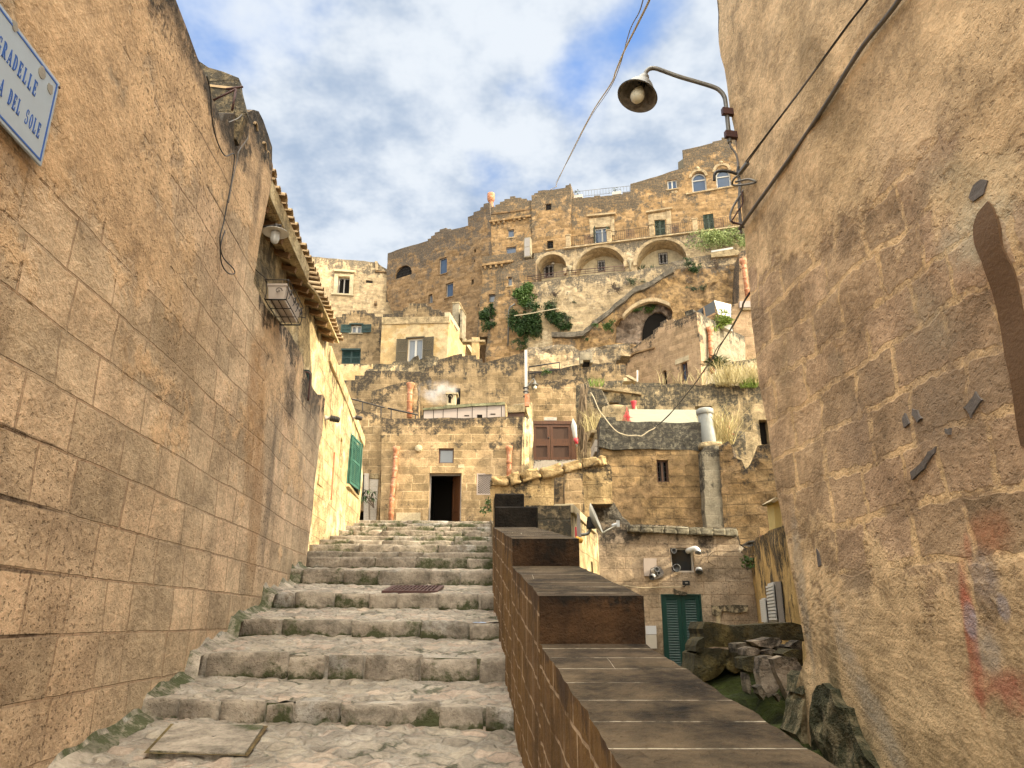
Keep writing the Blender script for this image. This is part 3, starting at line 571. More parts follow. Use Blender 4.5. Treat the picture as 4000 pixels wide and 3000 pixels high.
# rough plaster skirt where the wall meets the steps
# street name plate
def glyph(ch):
    T, t, s = .21, .10, .08
    def R_(x0, y0, x1, y1): return [(x0, y0), (x1, y0), (x1, y1), (x0, y1)]
    def arc(cx, cy, rx, ry, a0, a1, w0, w1, n=10):
        P, Q = [], []
        for k in range(n+1):
            f = k/n; a = R(a0+(a1-a0)*f); w = w0+(w1-w0)*math.sin(math.pi*f)
            P.append((cx+rx*math.cos(a), cy+ry*math.sin(a))); Q.append((cx+(rx-w)*math.cos(a), cy+(ry-w*.55)*math.sin(a)))
        return [[P[k], P[k+1], Q[k+1], Q[k]] for k in range(n)]
    def stem(x): return [R_(x, 0, x+T, 1), R_(x-.06, 0, x+T+.06, s), R_(x-.06, 1-s, x+T+.06, 1)]
    if ch == 'E': return stem(.1)+[R_(.1, 0, .66, t), R_(.1, 1-t, .64, 1), R_(.1, .47, .5, .47+t), R_(.6, 0, .66, .27), R_(.58, .76, .64, 1), R_(.46, .36, .51, .65)]
    if ch == 'L': return stem(.1)+[R_(.1, 0, .66, t), R_(.6, 0, .66, .3)]
    if ch == 'I': return stem(.24)
    if ch == 'D': return stem(.1)+arc(.28, .5, .44, .5, -90, 90, .07, .19)
    if ch == 'R': return stem(.1)+arc(.28, .74, .34, .26, -90, 90, .07, .15)+[[(.3, .5), (.44, .5), (.72, 0), (.54, 0)], R_(.5, 0, .78, s)]
    if ch == 'O': return arc(.38, .5, .33, .5, -90, 90, .06, .18)+arc(.38, .5, .33, .5, 90, 270, .06, .18)
    if ch in 'CG':
        g = arc(.4, .5, .34, .5, 55, 305, .07, .19)+[R_(.56, .68, .63, .98)]
        return g+([R_(.5, .05, .66, .42), R_(.42, .38, .74, .38+s)] if ch == 'G' else [R_(.56, .04, .61, .3)])
    if ch == 'A': return [[(.33, 1), (.42, 1), (.14, 0), (.07, 0)], [(.33, 1), (.46, 1), (.74, 0), (.56, 0)], R_(.2, .28, .6, .28+t), R_(0, 0, .24, s), R_(.5, 0, .82, s)]
    if ch == 'N': return [R_(.1, 0, .18, 1), R_(.6, 0, .68, 1), [(.1, 1), (.26, 1), (.68, 0), (.54, 0)], R_(.02, 1-s, .24, 1), R_(.02, 0, .26, s), R_(.52, 1-s, .76, 1)]
    if ch == 'S': return arc(.38, .745, .27, .255, 30, 270, .07, .12)+arc(.38, .27, .3, .27, -150, 90, .07, .15)+[R_(.56, .72, .61, .97), R_(.1, .04, .15, .3)]
    return []
PS = PLW.off(-.045); a0, z0 = PS.px(155, 643); a1, z1 = PS.px(239, 347); zt, zb, ar = z1+.02, z0, (a0+a1)/2; al = ar-1.28
sg = empty('street_name_sign', PLW.w(ar-.6, zb, -.02), 'weathered pale blue enamel street name plate with blue serif letters, high on the left wall', 'street sign')
mb = MB(); mb.rect(PLW, al, zb, ar, zt, -.045, -.028); bevel(mb.build('plate', M['sign_enamel'], sg), .004)
mb = MB(); e = .022; w = .012
for q in ((al+e, zb+e, ar-e, zb+e+w), (al+e, zt-e-w, ar-e, zt-e), (ar-e-w, zb+e+w+.001, ar-e, zt-e-w-.001), (al+e, zb+e+w+.001, al+e+w, zt-e-w-.001)): mb.rect(PLW, *q, -.0475, -.0445)
mb.build('border_line', M['sign_blue'], sg)
def word(txt, a_end, zbase, ch, hh, name):
    mb = MB(); n = len(txt); x = a_end-n*ch
    for k, c in enumerate(txt):
        for poly in glyph(c): mb.prism(PLW, [(x+(k+.04)*ch+px_*ch, zbase+py_*hh) for px_, py_ in poly], -.0475, -.0445)
    mb.build(name, M['sign_blue'], sg)
aD = PS.px(*S('c1', (60, 690))[0])[0]; aE = PS.px(*S('c1', (300, 930))[0])[0]; cw = (aE-aD)/8.0
zE0 = PS.px(*S('c1', (262, 985))[0])[1]; zE1 = PS.px(*S('c1', (265, 860))[0])[1]
for w_, k_ in (('NICOLA', 9), ('DEL', 5), ('SOLE', 0)): word(w_, aE-k_*cw, zE0, cw, (zE1-zE0), 'lettering')
aE2 = PS.px(*S('c1', (280, 620))[0])[0]; zF0 = PS.px(*S('c1', (243, 690))[0])[1]; zF1 = PS.px(*S('c1', (245, 562))[0])[1]
aR = PS.px(*S('c1', (42, 300))[0])[0]; cg = (aE2-.02-aR)/6.35; word('GRADELLE', aE2, zF0, cg, (zF1-zF0), 'lettering')
for (x, y, r_) in ((362, 640, .03), (300, 520, .035), (105, 190, .03)):
    a, z = PS.px(*S('c1', (x, y))[0]); mb = MB(); P = [(a+r_*math.cos(k)*rnd(.7, 1.2), z+r_*1.1*math.sin(k)*rnd(.7, 1.2)) for k in [i*.63 for i in range(10)]]
    mb.prism(PLW, P, -.0485, -.0445); mb.build('chipped_patch', M['sign_rust'], sg)
mb = MB(); a, z = PS.px(*S('c1', (438, 636))[0]); mb.lathe(PLW.w(a-.02, z-.01, -.046), [(0, .008), (.008, .006), (.009, 0)], PLW.n, 10); mb.build('screw', M['iron_brown'], sg)
# hanging cable and small metal bracket on the left wall top
def cable(name, label, pts, r, mat, cat='cable', group=None, sub=6):
    mb = MB(); mb.tube(smooth(pts, sub), r, 6); o = mb.build(name, M[mat]); return tag(o, label, cat, group)
cable('hanging_cable', 'thin black cable hanging in a long loop down the upper left wall', [on(PLW, 'c1', *q, -.03) for q in ((1465, 540), (1490, 650), (1505, 850), (1540, 1010), (1600, 1120), (1665, 1110), (1655, 1250), (1620, 1440), (1590, 1600))]
      + [on(PLW, 'p', *q, -.03) for q in ((848, 930), (858, 1000), (900, 1048), (905, 1068), (880, 1066), (855, 1030), (850, 960), (868, 900))], .007, 'cable_black')
cable('hanging_cable', 'grey twisted cable looping over the mossy top corner of the left wall', [on(PLW, 'c1', *q, -.05) for q in ((1610, 880), (1680, 850), (1725, 815), (1735, 880), (1755, 980), (1690, 1080), (1675, 1150), (1640, 1300), (1612, 1460))], .005, 'cable_grey')
br = empty('iron_bracket', on(PLW, 'c1', 1700, 640), 'small rusty triangular iron bracket on the roof edge above the left wall', 'bracket')
mb = MB(); q = [at(*S('c1', p)[0], 6.3) for p in ((1535, 722), (1700, 640), (1672, 795), (1750, 625))]
mb.tube([q[0], q[1]], .012, 6); mb.tube([q[1], q[2]], .012, 6); mb.tube([q[1]-Vector((.1, 0, 0)), q[3]], .012, 6); mb.build('rods', M['iron_brown'], br)
# ================================================================ SUNLIT HOUSE with eaves
PLH = Pl(-2.98, 0, -.071, 1)
LH = empty('sunlit_house', PLH.w(14, .5), 'long house with pale sunlit plaster and a tiled eave on rafters, beyond the alley wall', 'house')
hol = []
wa0 = PLH.px(1360, 1800)[0]; wa1 = PLH.px(1400, 1800)[0]; wz0 = PLH.px(1384, 1925)[1]; wz1 = PLH.px(1378, 1718)[1]
na0 = PLH.px(1323, 1760)[0]; na1 = PLH.px(1337, 1760)[0]; nzz0 = PLH.px(1329, 1830)[1]; nzz1 = PLH.px(1334, 1715)[1]
hol = [(rpoly((wa0, wz0, wa1, wz1)), .22), (rpoly((na0, nzz0, na1, nzz1)), .18)]
hw = [(7.0, -.5), (22.3, 2.0), (22.3, 5.36), (19, 5.60), (16.0, 5.84), (15.1, 5.86), (7.0, 5.8)]
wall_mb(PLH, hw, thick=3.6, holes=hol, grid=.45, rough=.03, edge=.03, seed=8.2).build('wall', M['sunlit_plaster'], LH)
mb = MB(); mb.rect(PLH, na0-.01, nzz0-.01, na1+.01, nzz1+.01, .17, .2); mb.build('niche_back', M['sunlit_plaster'], LH)
# raised coping band with its crack
mb = MB(); mb.prism(PLH, [(15.6, 5.52), (22.3, 5.06), (22.32, 5.37), (15.6, 5.87)], -.05, .3); bevel(mb.build('coping', M['sunlit_plaster'], LH), .02)
def eave(Y, dx=0.0, dz=0.0): return Vector((-2.72-.067*Y+dx, Y, 5.48+.2*min(1, max(0, Y-11.5))+dz))
mb = MB(); n = 18
for i in range(n):
    y0, y1 = 7.3+(14.95-7.3)*i/n, 7.3+(14.95-7.3)*(i+1)/n
    mb.add([eave(y0), eave(y1), eave(y1, -1.0, .30), eave(y0, -1.0, .30), eave(y0, 0, .05), eave(y1, 0, .05), eave(y1, -1.0, .35), eave(y0, -1.0, .35)], [[0, 1, 2, 3][::-1], [4, 5, 6, 7], [0, 4, 5, 1][::-1]]+([[1, 2, 6, 5]] if i == n-1 else [])+([[0, 3, 7, 4][::-1]] if i == 0 else []))
mb.build('soffit', M['sunlit_plaster'], LH)
mb = MB(); mb.add([eave(7.3, .03, .0), eave(11.5, .03, .0), eave(11.5, .03, .27), eave(7.3, .03, .27), eave(7.3, -.12, .0), eave(11.5, -.12, .0), eave(11.5, -.12, .27), eave(7.3, -.12, .27)], [[0, 1, 2, 3], [4, 7, 6, 5], [3, 2, 6, 7], [1, 5, 6, 2], [0, 3, 7, 4], [0, 4, 5, 1]])
mb.build('fascia', M['sunlit_plaster'], LH)
k = 0; y = 7.7
while y < 14.95:
    c0 = eave(y, -.06, -.05); c1 = eave(y, -.75, .155); mb = MB(); u = (c1-c0).normalized(); rotm = Matrix((u, Vector((0, 1, 0)), u.cross(Vector((0, 1, 0))))).transposed()
    mb.box((c0+c1)/2, ((c1-c0).length, .07*rnd(.8, 1.2), .085), rotm); mb.build('rafter', M['wood_beam'], LH); y += .47*rnd(.92, 1.08)
mb = MB(); y = 7.12
while y < 15.0:
    top = y < 11.5; bz = .31 if top else .31-.2*min(1, y-11.5); V = []; Fc = []; sg_ = 8; rr = .085*rnd(.85, 1.12); tilt = rnd(-.03, .03); ex = rnd(.05, .12)
    for j, dx in enumerate((ex, -.35, -.9)):
        for kx in range(sg_+1):
            q = math.pi*kx/sg_; V.append(eave(y+math.cos(q)*rr+tilt*dx, dx, bz-.03+(.16*(ex-dx)*.9)+math.sin(q)*rr*.9))
        for kx in range(sg_+1):
            q = math.pi*kx/sg_; V.append(eave(y+math.cos(q)*(rr-.018)+tilt*dx, dx, bz-.03+(.16*(ex-dx)*.9)+math.sin(q)*(rr-.018)*.9))
    w_ = sg_+1
    for j in range(2):
        for kx in range(sg_): Fc.append([j*2*w_+kx, j*2*w_+kx+1, (j+1)*2*w_+kx+1, (j+1)*2*w_+kx]); Fc.append([j*2*w_+w_+kx, (j+1)*2*w_+w_+kx, (j+1)*2*w_+w_+kx+1, j*2*w_+w_+kx+1])
    for kx in range(sg_): Fc.append([kx, w_+kx, w_+kx+1, kx+1])
    mb.add(V, Fc); y += .205*rnd(.93, 1.07)
mb.build('roof_tiles', M['roof_tile'], LH)
# near gable end of that roof, dark and mossy, with its coping stones
PG = pl_px(900, 400, 7.05, 1, .05)
gl = locs(PG, S('c1', (1470, 560), (1425, 430), (1500, 480), (1600, 510), (1720, 560), (1725, 620), (1770, 800), (1700, 1000), (1500, 1000)))
wall_mb(PG, gl, thick=.12, grid=.3, rough=.02, edge=.03, seed=2.2).build('gable_end', M['lichen_block'], LH)
# window with green louvred shutters
def louvre(mb, o, ux, w, h, t=.035, n=None, gap=.045, nrm=None, frame=.05, mid=True):
    """louvred leaf: o lower corner, ux along, w width, h height"""
    ux = Vector(ux).normalized(); nn = Vector(nrm).normalized() if nrm is not None else Vector((ux.y, -ux.x, 0)); Z = Vector((0, 0, 1)); o = Vector(o)
    def b(x0, z0, x1, z1, d0, d1):
        V = [o+ux*x+Z*z+nn*d for d in (d0, d1) for x, z in ((x0, z0), (x1, z0), (x1, z1), (x0, z1))]; mb.add(V, [[3, 2, 1, 0], [4, 5, 6, 7], [0, 1, 5, 4], [1, 2, 6, 5], [2, 3, 7, 6], [3, 0, 4, 7]])
    b(0, 0, frame, h, 0, t); b(w-frame, 0, w, h, 0, t); b(frame, 0, w-frame, frame, 0, t); b(frame, h-frame, w-frame, h, 0, t)
    rows = [(frame, h-frame)]
    if mid: b(frame, h*.5-frame/2, w-frame, h*.5+frame/2, 0, t); rows = [(frame, h*.5-frame/2), (h*.5+frame/2, h-frame)]
    for z0, z1 in rows:
        k = max(2, int((z1-z0)/gap))
        for i in range(k):
            zc = z0+(i+.5)*(z1-z0)/k; s = (z1-z0)/k*.62
            V = [o+ux*x+Z*(zc+dz)+nn*d for x in (frame, w-frame) for dz, d in ((s*.75, .004), (s*.75+.008, .008), (-s*.55, t-.002), (-s*.55-.008, t-.006))]
            mb.add(V, [[0, 1, 2, 3], [7, 6, 5, 4], [0, 4, 5, 1], [1, 5, 6, 2], [2, 6, 7, 3], [3, 7, 4, 0]])
def framed(mbf, pl, r, dep, t=.05, w=.05, cross=(1, 0)):
    a0, z0, a1, z1 = r
    mbf.rect(pl, a0, z0, a0+w, z1, dep, dep+t); mbf.rect(pl, a1-w, z0, a1, z1, dep, dep+t); mbf.rect(pl, a0+w, z0, a1-w, z0+w, dep, dep+t); mbf.rect(pl, a0+w, z1-w, a1-w, z1, dep, dep+t)
    for k in range(cross[0]):
        c = a0+(a1-a0)*(k+1)/(cross[0]+1); mbf.rect(pl, c-w*.7, z0+w, c+w*.7, z1-w, dep-.004, dep+t)
    for k in range(cross[1]):
        c = z0+(z1-z0)*(k+1)/(cross[1]+1); mbf.rect(pl, a0+w, c-w*.4, a1-w, c+w*.4, dep+.004, dep+t-.006)
wn = empty('window', PLH.w(wa0, wz0)-wloc(LH)); wn.parent = LH
mb = MB(); framed(mb, PLH, (wa0-.06, wz0-.02, wa1+.06, wz1+.06), -.03, .1, .07); mb.build('frame', M['green_weathered'], wn)
wdt = (wa1-wa0); hgt = wz1-wz0
mb = MB(); louvre(mb, PLH.w(wa0, wz0, -.05), PLH.d*math.cos(.1)+PLH.n*math.sin(.1), wdt*.5, hgt, .04, gap=.05, nrm=PLH.n); mb.build('shutter', M['green_weathered'], wn)
mb = MB(); louvre(mb, PLH.w(wa1, wz0, -.05), -PLH.d*math.cos(.15)+PLH.n*math.sin(.15), wdt*.48, hgt, .04, gap=.05, nrm=PLH.n); mb.build('shutter', M['green_weathered'], wn)
mb = MB(); mb.rect(PLH, wa0-.1, wz0-.1, wa1+.1, wz0-.03, -.08, .1); mb.build('sill', M['sunlit_plaster'], wn)
mb = MB(); mb.rect(PLH, wa0, wz0, wa1, wz1, .20, .23); mb.build('pane', M['glass_dark'], wn)
# things fixed on that wall
def fix_light(name, label, cat, p, s=1.0):
    r_ = empty(name, p, label, cat); mb = MB(); n_ = PLH.n
    mb.lathe(p, [(.05*s, 0), (.05*s, .02*s), (.03*s, .03*s), (.03*s, .1*s)], n_, 12, cap=True); mb.build('mount', M['grey_frame'], r_)
    mb = MB(); d = (n_*.7+Vector((.35, .5, -.1))).normalized()
    prof = [(0, 0)]
    for k in range(5): prof += [(.055*s, .03*s*k), (.055*s, .03*s*k+.018*s), (.045*s, .03*s*k+.02*s), (.045*s, .03*s*k+.028*s)]
    prof += [(.05*s, .16*s), (0, .16*s)]; mb.lathe(p+n_*.1*s, prof, d, 14); mb.build('lamp_body', M['iron'], r_)
    return r_
fix_light('wall_lamp', 'black ribbed spotlight on the sunlit wall just past the alley wall end', 'wall lamp', PLH.w(*PLH.px(1268, 1633)), 1.25)
fix_light('wall_lamp', 'small black spotlight by the coping crack of the sunlit wall', 'wall lamp', PLH.w(*PLH.px(1373, 1630)), 1.1)
bx = empty('meter_cabinet', PLH.w(*PLH.px(1245, 1880)), 'pale flush meter cabinet with a thin reddish edge low on the sunlit wall', 'cabinet')
a_, z_ = PLH.px(1248, 1885); mb = MB(); mb.rect(PLH, a_-.1, z_-.05, a_+1.0, z_+.8, -.012, .02); bevel(mb.build('door', M['sunlit_plaster'], bx), .004)
mb = MB(); mb.rect(PLH, a_+1.35, z_-.15, a_+1.42, z_+.95, -.05, .02); mb.build('edge_strip', M['terracotta'], bx)
vt = empty('wall_vent', PLH.w(*PLH.px(1373, 1677)), 'round cast vent plate high on the sunlit wall', 'vent')
mb = MB(); mb.lathe(PLH.w(*PLH.px(1373, 1677)), [(.14, 0), (.14, .02), (.11, .03), (.10, .015), (.05, .015), (.04, .03), (0, .03)], PLH.n, 20); mb.build('plate', M['pale_band'], vt)
# lamp under the eave
lp = at(1076, 908, 8.75); el = empty('wall_lamp', lp, 'white enamel disc lamp with a clear glass jar under the left eave', 'wall lamp')
mb = MB(); mb.lathe(lp, [(.0, .055), (.05, .05), (.07, .03), (.165, 0), (.170, -.008), (.16, -.004), (.05, .012), (0, .012)], (0, 0, 1), 28); mb.build('shade', M['white_enamel'], el)
mb = MB(); mb.lathe(lp, [(.055, .0), (.06, -.02), (.06, -.10), (.045, -.145), (.02, -.16), (0, -.163)], (0, 0, 1), 20); mb.build('glass_jar', M['lamp_glass'], el)
mb = MB(); q = lp+Vector((0, 0, .05)); mb.tube([q, q+Vector((0, 0, .05)), q+Vector((-.26, .02, .05))], .013, 8); mb.tube([q+Vector((.0, 0, .05)), q+Vector((.07, 0, .05))], .02, 8); mb.lathe(q+Vector((0, 0, .02)), [(.03, 0), (.03, .05), (.0, .06)], (0, 0, 1), 10); mb.build('arm', M['iron'], el)
# planter in its iron basket
b0 = at(1042, 1166, 8.9); pz = b0.z; px0 = b0.x; pt = empty('window_box_planter', b0, 'pale plastic window box held in a scrolled black iron basket on the left wall', 'planter')
def pb(dx, dy, dz): return Vector((px0+dx-.068*dy, 8.9+dy, pz+dz))
def skew_box(mb, x0, y0, z0, x1, y1, z1, tp=0):
    V = [pb(x0+tp, y0+tp, z0), pb(x1-tp, y0+tp, z0), pb(x1-tp, y1-tp, z0), pb(x0+tp, y1-tp, z0), pb(x0, y0, z1), pb(x1, y0, z1), pb(x1, y1, z1), pb(x0, y1, z1)]
    mb.add(V, [[0, 3, 2, 1], [4, 5, 6, 7], [0, 1, 5, 4], [1, 2, 6, 5], [2, 3, 7, 6], [3, 0, 4, 7]])
mb = MB(); skew_box(mb, 0, 0, 0, .24, .85, .18, .02); skew_box(mb, -.012, -.012, .181, .252, .862, .21); mb.build('trough', M['planter_white'], pt)
mb = MB(); rr = .0065
def loop(z, e): mb.tube([pb(-e, -e, z), pb(.24+e, -e, z), pb(.24+e, .85+e, z), pb(-e, .85+e, z), pb(-e, -e, z)], rr, 5)
loop(-.02, .02); loop(.25, .04)
for dy in (0, .28, .57, .85): mb.tube([pb(-.02, dy, -.02), pb(.26, dy, -.02)], rr, 5)
for dx in (.06, .15): mb.tube([pb(dx, -.02, -.02), pb(dx, .87, -.02)], rr, 5)
for (dx, dy) in ((-.02, -.02), (.26, -.02), (.26, .87), (-.02, .87)): mb.tube(smooth([pb(dx, dy, -.02), pb(dx+.015, dy, .1), pb(dx, dy, .25)], 4), rr, 5)
def scroll(c, u, sgn=1, s=.06): return [c+u*(s*(1-k/14)*math.cos(k*.55)*sgn)+Vector((0, 0, s*(1-k/14)*math.sin(k*.55))) for k in range(13)]
for dy in (.12, .36, .55, .76): mb.tube(scroll(pb(.275, dy, .12), Vector((0, 1, 0)), 1 if dy < .4 else -1), rr*.9, 5); mb.tube(smooth([pb(.275, dy-.07, .02), pb(.275, dy+.02, .12), pb(.275, dy+.08, .22)], 4), rr*.9, 5)
mb.tube(scroll(pb(.15, -.03, .1), Vector((1, 0, 0)), 1, .05), rr*.9, 5); mb.tube([pb(0, -.02, .25), pb(-.1, -.25, .28), pb(-.16, -.5, .36)], rr*.8, 5)
mb.tube([pb(.24, .9, .12), pb(.33, .84, .08)], rr, 5)
mb.build('iron_basket', M['iron'], pt)
dsp = PLH.px(1196, 1478); db = empty('junction_box', PLH.w(*dsp), 'small dark green metal box with a bent pipe behind the sloping left wall top', 'box')
mb = MB(); mb.box(at(1192, 1490, 12.0), (.16, .2, .36)); bevel(mb.build('case', M['shutter_green'], db), .01); mb = MB(); q = at(1200, 1475, 11.8); mb.tube(smooth([q+Vector((-.1, 0, .1)), q+Vector((.03, 0, .08)), q+Vector((.05, 0, -.05)), q+Vector((.05, 0, -.4))], 4), .018, 8); mb.build('pipe', M['iron_brown'], db)
# ================================================================ STAIRS
STEPS = [(6.38, -.813, -.66), (7.43, -.535, -.334), (8.75, -.176, -.012), (10.1, .15, .336), (11.71, .529, .731), (12.9, .85, 1.015), (14.0, 1.06, 1.208), (15.1, 1.28, 1.443), (16.2, 1.5, 1.638),
         (17.3, 1.72, 1.846), (18.5, 1.96, 2.105), (19.7, 2.2, 2.344), (20.9, 2.44, 2.583), (22.1, 2.68, 2.807)]
def XL(Y): return -2.62-.068*Y-.06 if Y < 13 else -2.98-.071*Y-.05
def XR(Y): return .45-.068*Y+.06 if Y < 10.5 else -.235-(Y-10.5)*.036+.06
ST = empty('stone_stairway', (-1.2, 6, -.8), kind='structure')
def cobble(p, sc=5.0, seed=0.0):
    d, _ = noise.voronoi(Vector((p.x*sc, p.y*sc*1.15, seed)), distance_metric='DISTANCE'); e = d[1]-d[0]
    return min(e, .35)/.35
def tread_mb(y0, z0, y1, z1, skew, res, seed, mi=0):
    mb = MB(); ny = max(2, int((y1-y0)/res)); nx = max(8, int((XR(y0)-XL(y0))/res)); V = []; TP = []; UVs = []
    for j in range(ny+1):
        f = j/ny; Y = y0+(y1-y0)*f; xl, xr = XL(Y), XR(Y)
        for i in range(nx+1):
            g = i/nx; x = xl+(xr-xl)*g; yy = Y+skew*(1-g); z = z0+(z1-z0)*f+.045*(1-g)
            p = Vector((x, yy, z)); c = cobble(p, 4.2, seed); c2 = cobble(p, 11, seed+4)
            z += .020*c+.006*c2+.02*nz(p, 1.4, seed)+.012*nz(p, 9, seed)-.02
            V.append(Vector((x, yy, z))); TP.append(.02+.12*c)
    w = nx+1; Fc = [[j*w+i, j*w+i+1, (j+1)*w+i+1, (j+1)*w+i] for j in range(ny) for i in range(nx)]
    mb.add(V, Fc, [[(V[k].x, V[k].y) for k in f] for f in Fc], [[TP[k]+.05 for k in f] for f in Fc], mi=mi, smooth=True); return mb
def stone_block(mb, x0, x1, yf, d, z0, z1, seed, res=3, skewz=0.0):
    """irregular rounded riser block"""
    nx, ny_, nz_ = 7, 4, 5; V = {}; L = []; rs = random.Random(seed)
    ox, oy, oz = rs.uniform(0, 50), rs.uniform(0, 50), rs.uniform(0, 50)
    tl = rs.uniform(-.012, .012); tf = rs.uniform(-.02, .02)
    for i in range(nx+1):
        for j in range(ny_+1):
            for k in range(nz_+1):
                if 0 < i < nx and 0 < j < ny_ and 0 < k < nz_: continue
                u, v, w = i/nx*2-1, j/ny_*2-1, k/nz_*2-1
                q = Vector((u, v, w)); m = max(abs(u), abs(v), abs(w)); rd = q.normalized()*m; q = q*.88+rd*.12*1.25
                p = Vector((x0+(x1-x0)*(q.x*.5+.5), yf+d*(q.y*.5+.5), z0+(z1-z0)*(q.z*.5+.5)))
                nn = Vector((noise.noise(p*3+Vector((ox, 0, 0))), noise.noise(p*3+Vector((0, oy, 0))), noise.noise(p*3+Vector((0, 0, oz)))))
                p += nn*.022+Vector((0, 1, 1))*.012*noise.noise(p*11+Vector((oz, 0, 0))); p.z += tl*u; p.y += tf*u
                V[(i, j, k)] = len(L); L.append(p)
    Fc = []
    def q4(a, b, c, d): Fc.append([V[a], V[b], V[c], V[d]])
    for i in range(nx):
        for k in range(nz_): q4((i, 0, k), (i+1, 0, k), (i+1, 0, k+1), (i, 0, k+1)); q4((i, ny_, k), (i, ny_, k+1), (i+1, ny_, k+1), (i+1, ny_, k))
    for i in range(nx):
        for j in range(ny_): q4((i, j, 0), (i, j+1, 0), (i+1, j+1, 0), (i+1, j, 0)); q4((i, j, nz_), (i+1, j, nz_), (i+1, j+1, nz_), (i, j+1, nz_))
    for j in range(ny_):
        for k in range(nz_): q4((0, j, k), (0, j, k+1), (0, j+1, k+1), (0, j+1, k)); q4((nx, j, k), (nx, j+1, k), (nx, j+1, k+1), (nx, j, k+1))
    tp = [[max(0.0, L[a].z-z0)*1.0 + rs_*0 for a in f] for f in Fc for rs_ in (0,)]
    uo = rs.uniform(0, 30); uv = [[(L[a].x+uo, L[a].z+L[a].y) for a in f] for f in Fc]
    mb.add(L, Fc, uv, tp, smooth=True)
tread_mb(-2.0, -1.83, 6.42, -.80, .25, .026 if True else .1, 1.0)
m0 = tread_mb(3.3, -1.18, 6.5, -.805, .22, .022, 1.0); o = m0.build('lower_landing', M['tread_stone'], ST)
m0 = tread_mb(-3.5, -2.0, 3.32, -1.18, .22, .09, 1.0); o = m0.build('lower_landing', M['tread_stone'], ST)
for i, (Y, zb, zt) in enumerate(STEPS):
    ny = STEPS[i+1] if i < len(STEPS)-1 else (26.9, 3.25, 0)
    sk = .33 if i < 4 else .2 if i < 8 else .1
    res = .024 if i < 3 else .034 if i < 6 else .06
    mb = tread_mb(Y+.06, zt-.012, ny[0]+.1, ny[1], sk, res, i*3.3+2, 2)
    nxt = []
    x = XL(Y)-.02; xr = XR(Y)+.02; k = 0
    while x < xr-.06:
        w = random.choice([.2, .32, .40, .48, .56, .7]) * (1.15 if i < 5 else 2.2); w = min(w, xr-x)
        g = 1-(x+w/2-XL(Y))/(XR(Y)-XL(Y)); j = rnd(-.02, .02)
        stone_block(mb, x+(.008 if i < 5 else .002), x+w-(.008 if i < 5 else .002), Y+sk*g+j, .27, zb+.045*g-.05, zt+.045*g+rnd(-.018, .008)*(1 if i < 6 else .6), i*100+k)
        x += w+rnd(-.002, .012); k += 1
    # mortar behind the joints
    V = [Vector((XL(Y), Y+sk+.05, zb-.1+.04)), Vector((XR(Y), Y+.05, zb-.1)), Vector((XR(Y), Y+.06, zt-.012)), Vector((XL(Y), Y+sk+.06, zt+.03))]
    mb.add(V, [[0, 1, 2, 3]], None, [[.02, .02, .1, .1]], mi=0)
    mb.build('step', [M['step_stone'], M['moss_ground'], M['tread_stone']], ST)
# fillet of mortar where the steps meet the left wall
mb = MB(); V = []; n = 120
for k in range(n+1):
    Y = 3.6+(12.6-3.6)*k/n; zz = -1.16+.12*(Y-3.3) if Y < 6.7 else None
    if zz is None:
        for (yy, zb, zt) in STEPS:
            if Y >= yy+.15: zz = zt+.12*(Y-yy)
    zz += .0; j = nz(Vector((0, Y, 0)), 3.1, 4)*.05
    V += [Vector((XL(Y)+.05, Y, zz+.07+j*2.4)), Vector((XL(Y)+.085, Y, zz+.035+j)), Vector((XL(Y)+.2+j*1.5, Y, zz-.02))]
mb.add(V, [[3*k+a, 3*k+a+1, 3*k+a+4, 3*k+a+3] for k in range(n) for a in (0, 1)], None, [[.06]*4]*(2*n), smooth=True)
mb.build('mortar_fillet', M['step_stone'], ST)
# inspection slab in the landing, iron grate
def gz_(Y, x=-1.6): return -1.18+(.375/3.2)*(Y-3.3)+.045*(1-(x-XL(Y))/(XR(Y)-XL(Y)))
def atz(px, py, zf):
    Y = 5.0
    for _ in range(30):
        p = at(px, py, Y); r = ray(px, py); Y = Y+(zf(p)-p.z)/(r.z/r.y-.12)
    return at(px, py, Y)
cs = [atz(x, y, lambda p: gz_(p.y, p.x)-.005) for x, y in ((575, 2945), (960, 2955), (1035, 2843), (675, 2835))]
sl = empty('inspection_slab', sum(cs, Vector())/4, 'square stone inspection slab with a finger hole set in the lowest landing', 'hatch slab')
mb = MB(); c_ = sum(cs, Vector())/4; top = [c_+(p-c_)*.975+Vector((0, 0, .022)) for p in cs]; bot = [p-Vector((0, 0, .08)) for p in top]
mb.add(top+bot, [[0, 1, 2, 3], [0, 4, 5, 1], [1, 5, 6, 2], [2, 6, 7, 3], [3, 7, 4, 0]], None, [[.2]*4]*5); bevel(mb.build('slab', M['step_stone'], sl), .006)
mb = MB(); o2 = [c_+(p-c_)*1.06+Vector((0, 0, .010)) for p in cs]; mb.add(top+o2, [[4, 5, 1, 0], [5, 6, 2, 1], [6, 7, 3, 2], [7, 4, 0, 3]]); V0 = [v-Vector((0, 0, .015)) for v in top]
mb = MB(); mb.add(o2+V0, [[0, 1, 5, 4], [1, 2, 6, 5], [2, 3, 7, 6], [3, 0, 4, 7]]); mb.build('joint', M['mossy_rock'], sl)
mb = MB(); mb.lathe(c_+Vector((.03, .02, .022)), [(.018, .003), (.012, .004), (.01, -.01), (0, -.01)], (0, 0, 1), 12); mb.build('finger_hole', M['iron'], sl)
gy = 10.75; gzv = .336+.12*(gy-10.1)+.05; gr = empty('drain_grate', (-1.0, gy, gzv), 'rusty cast iron drain grate in the tread of the fifth step', 'drain grate')
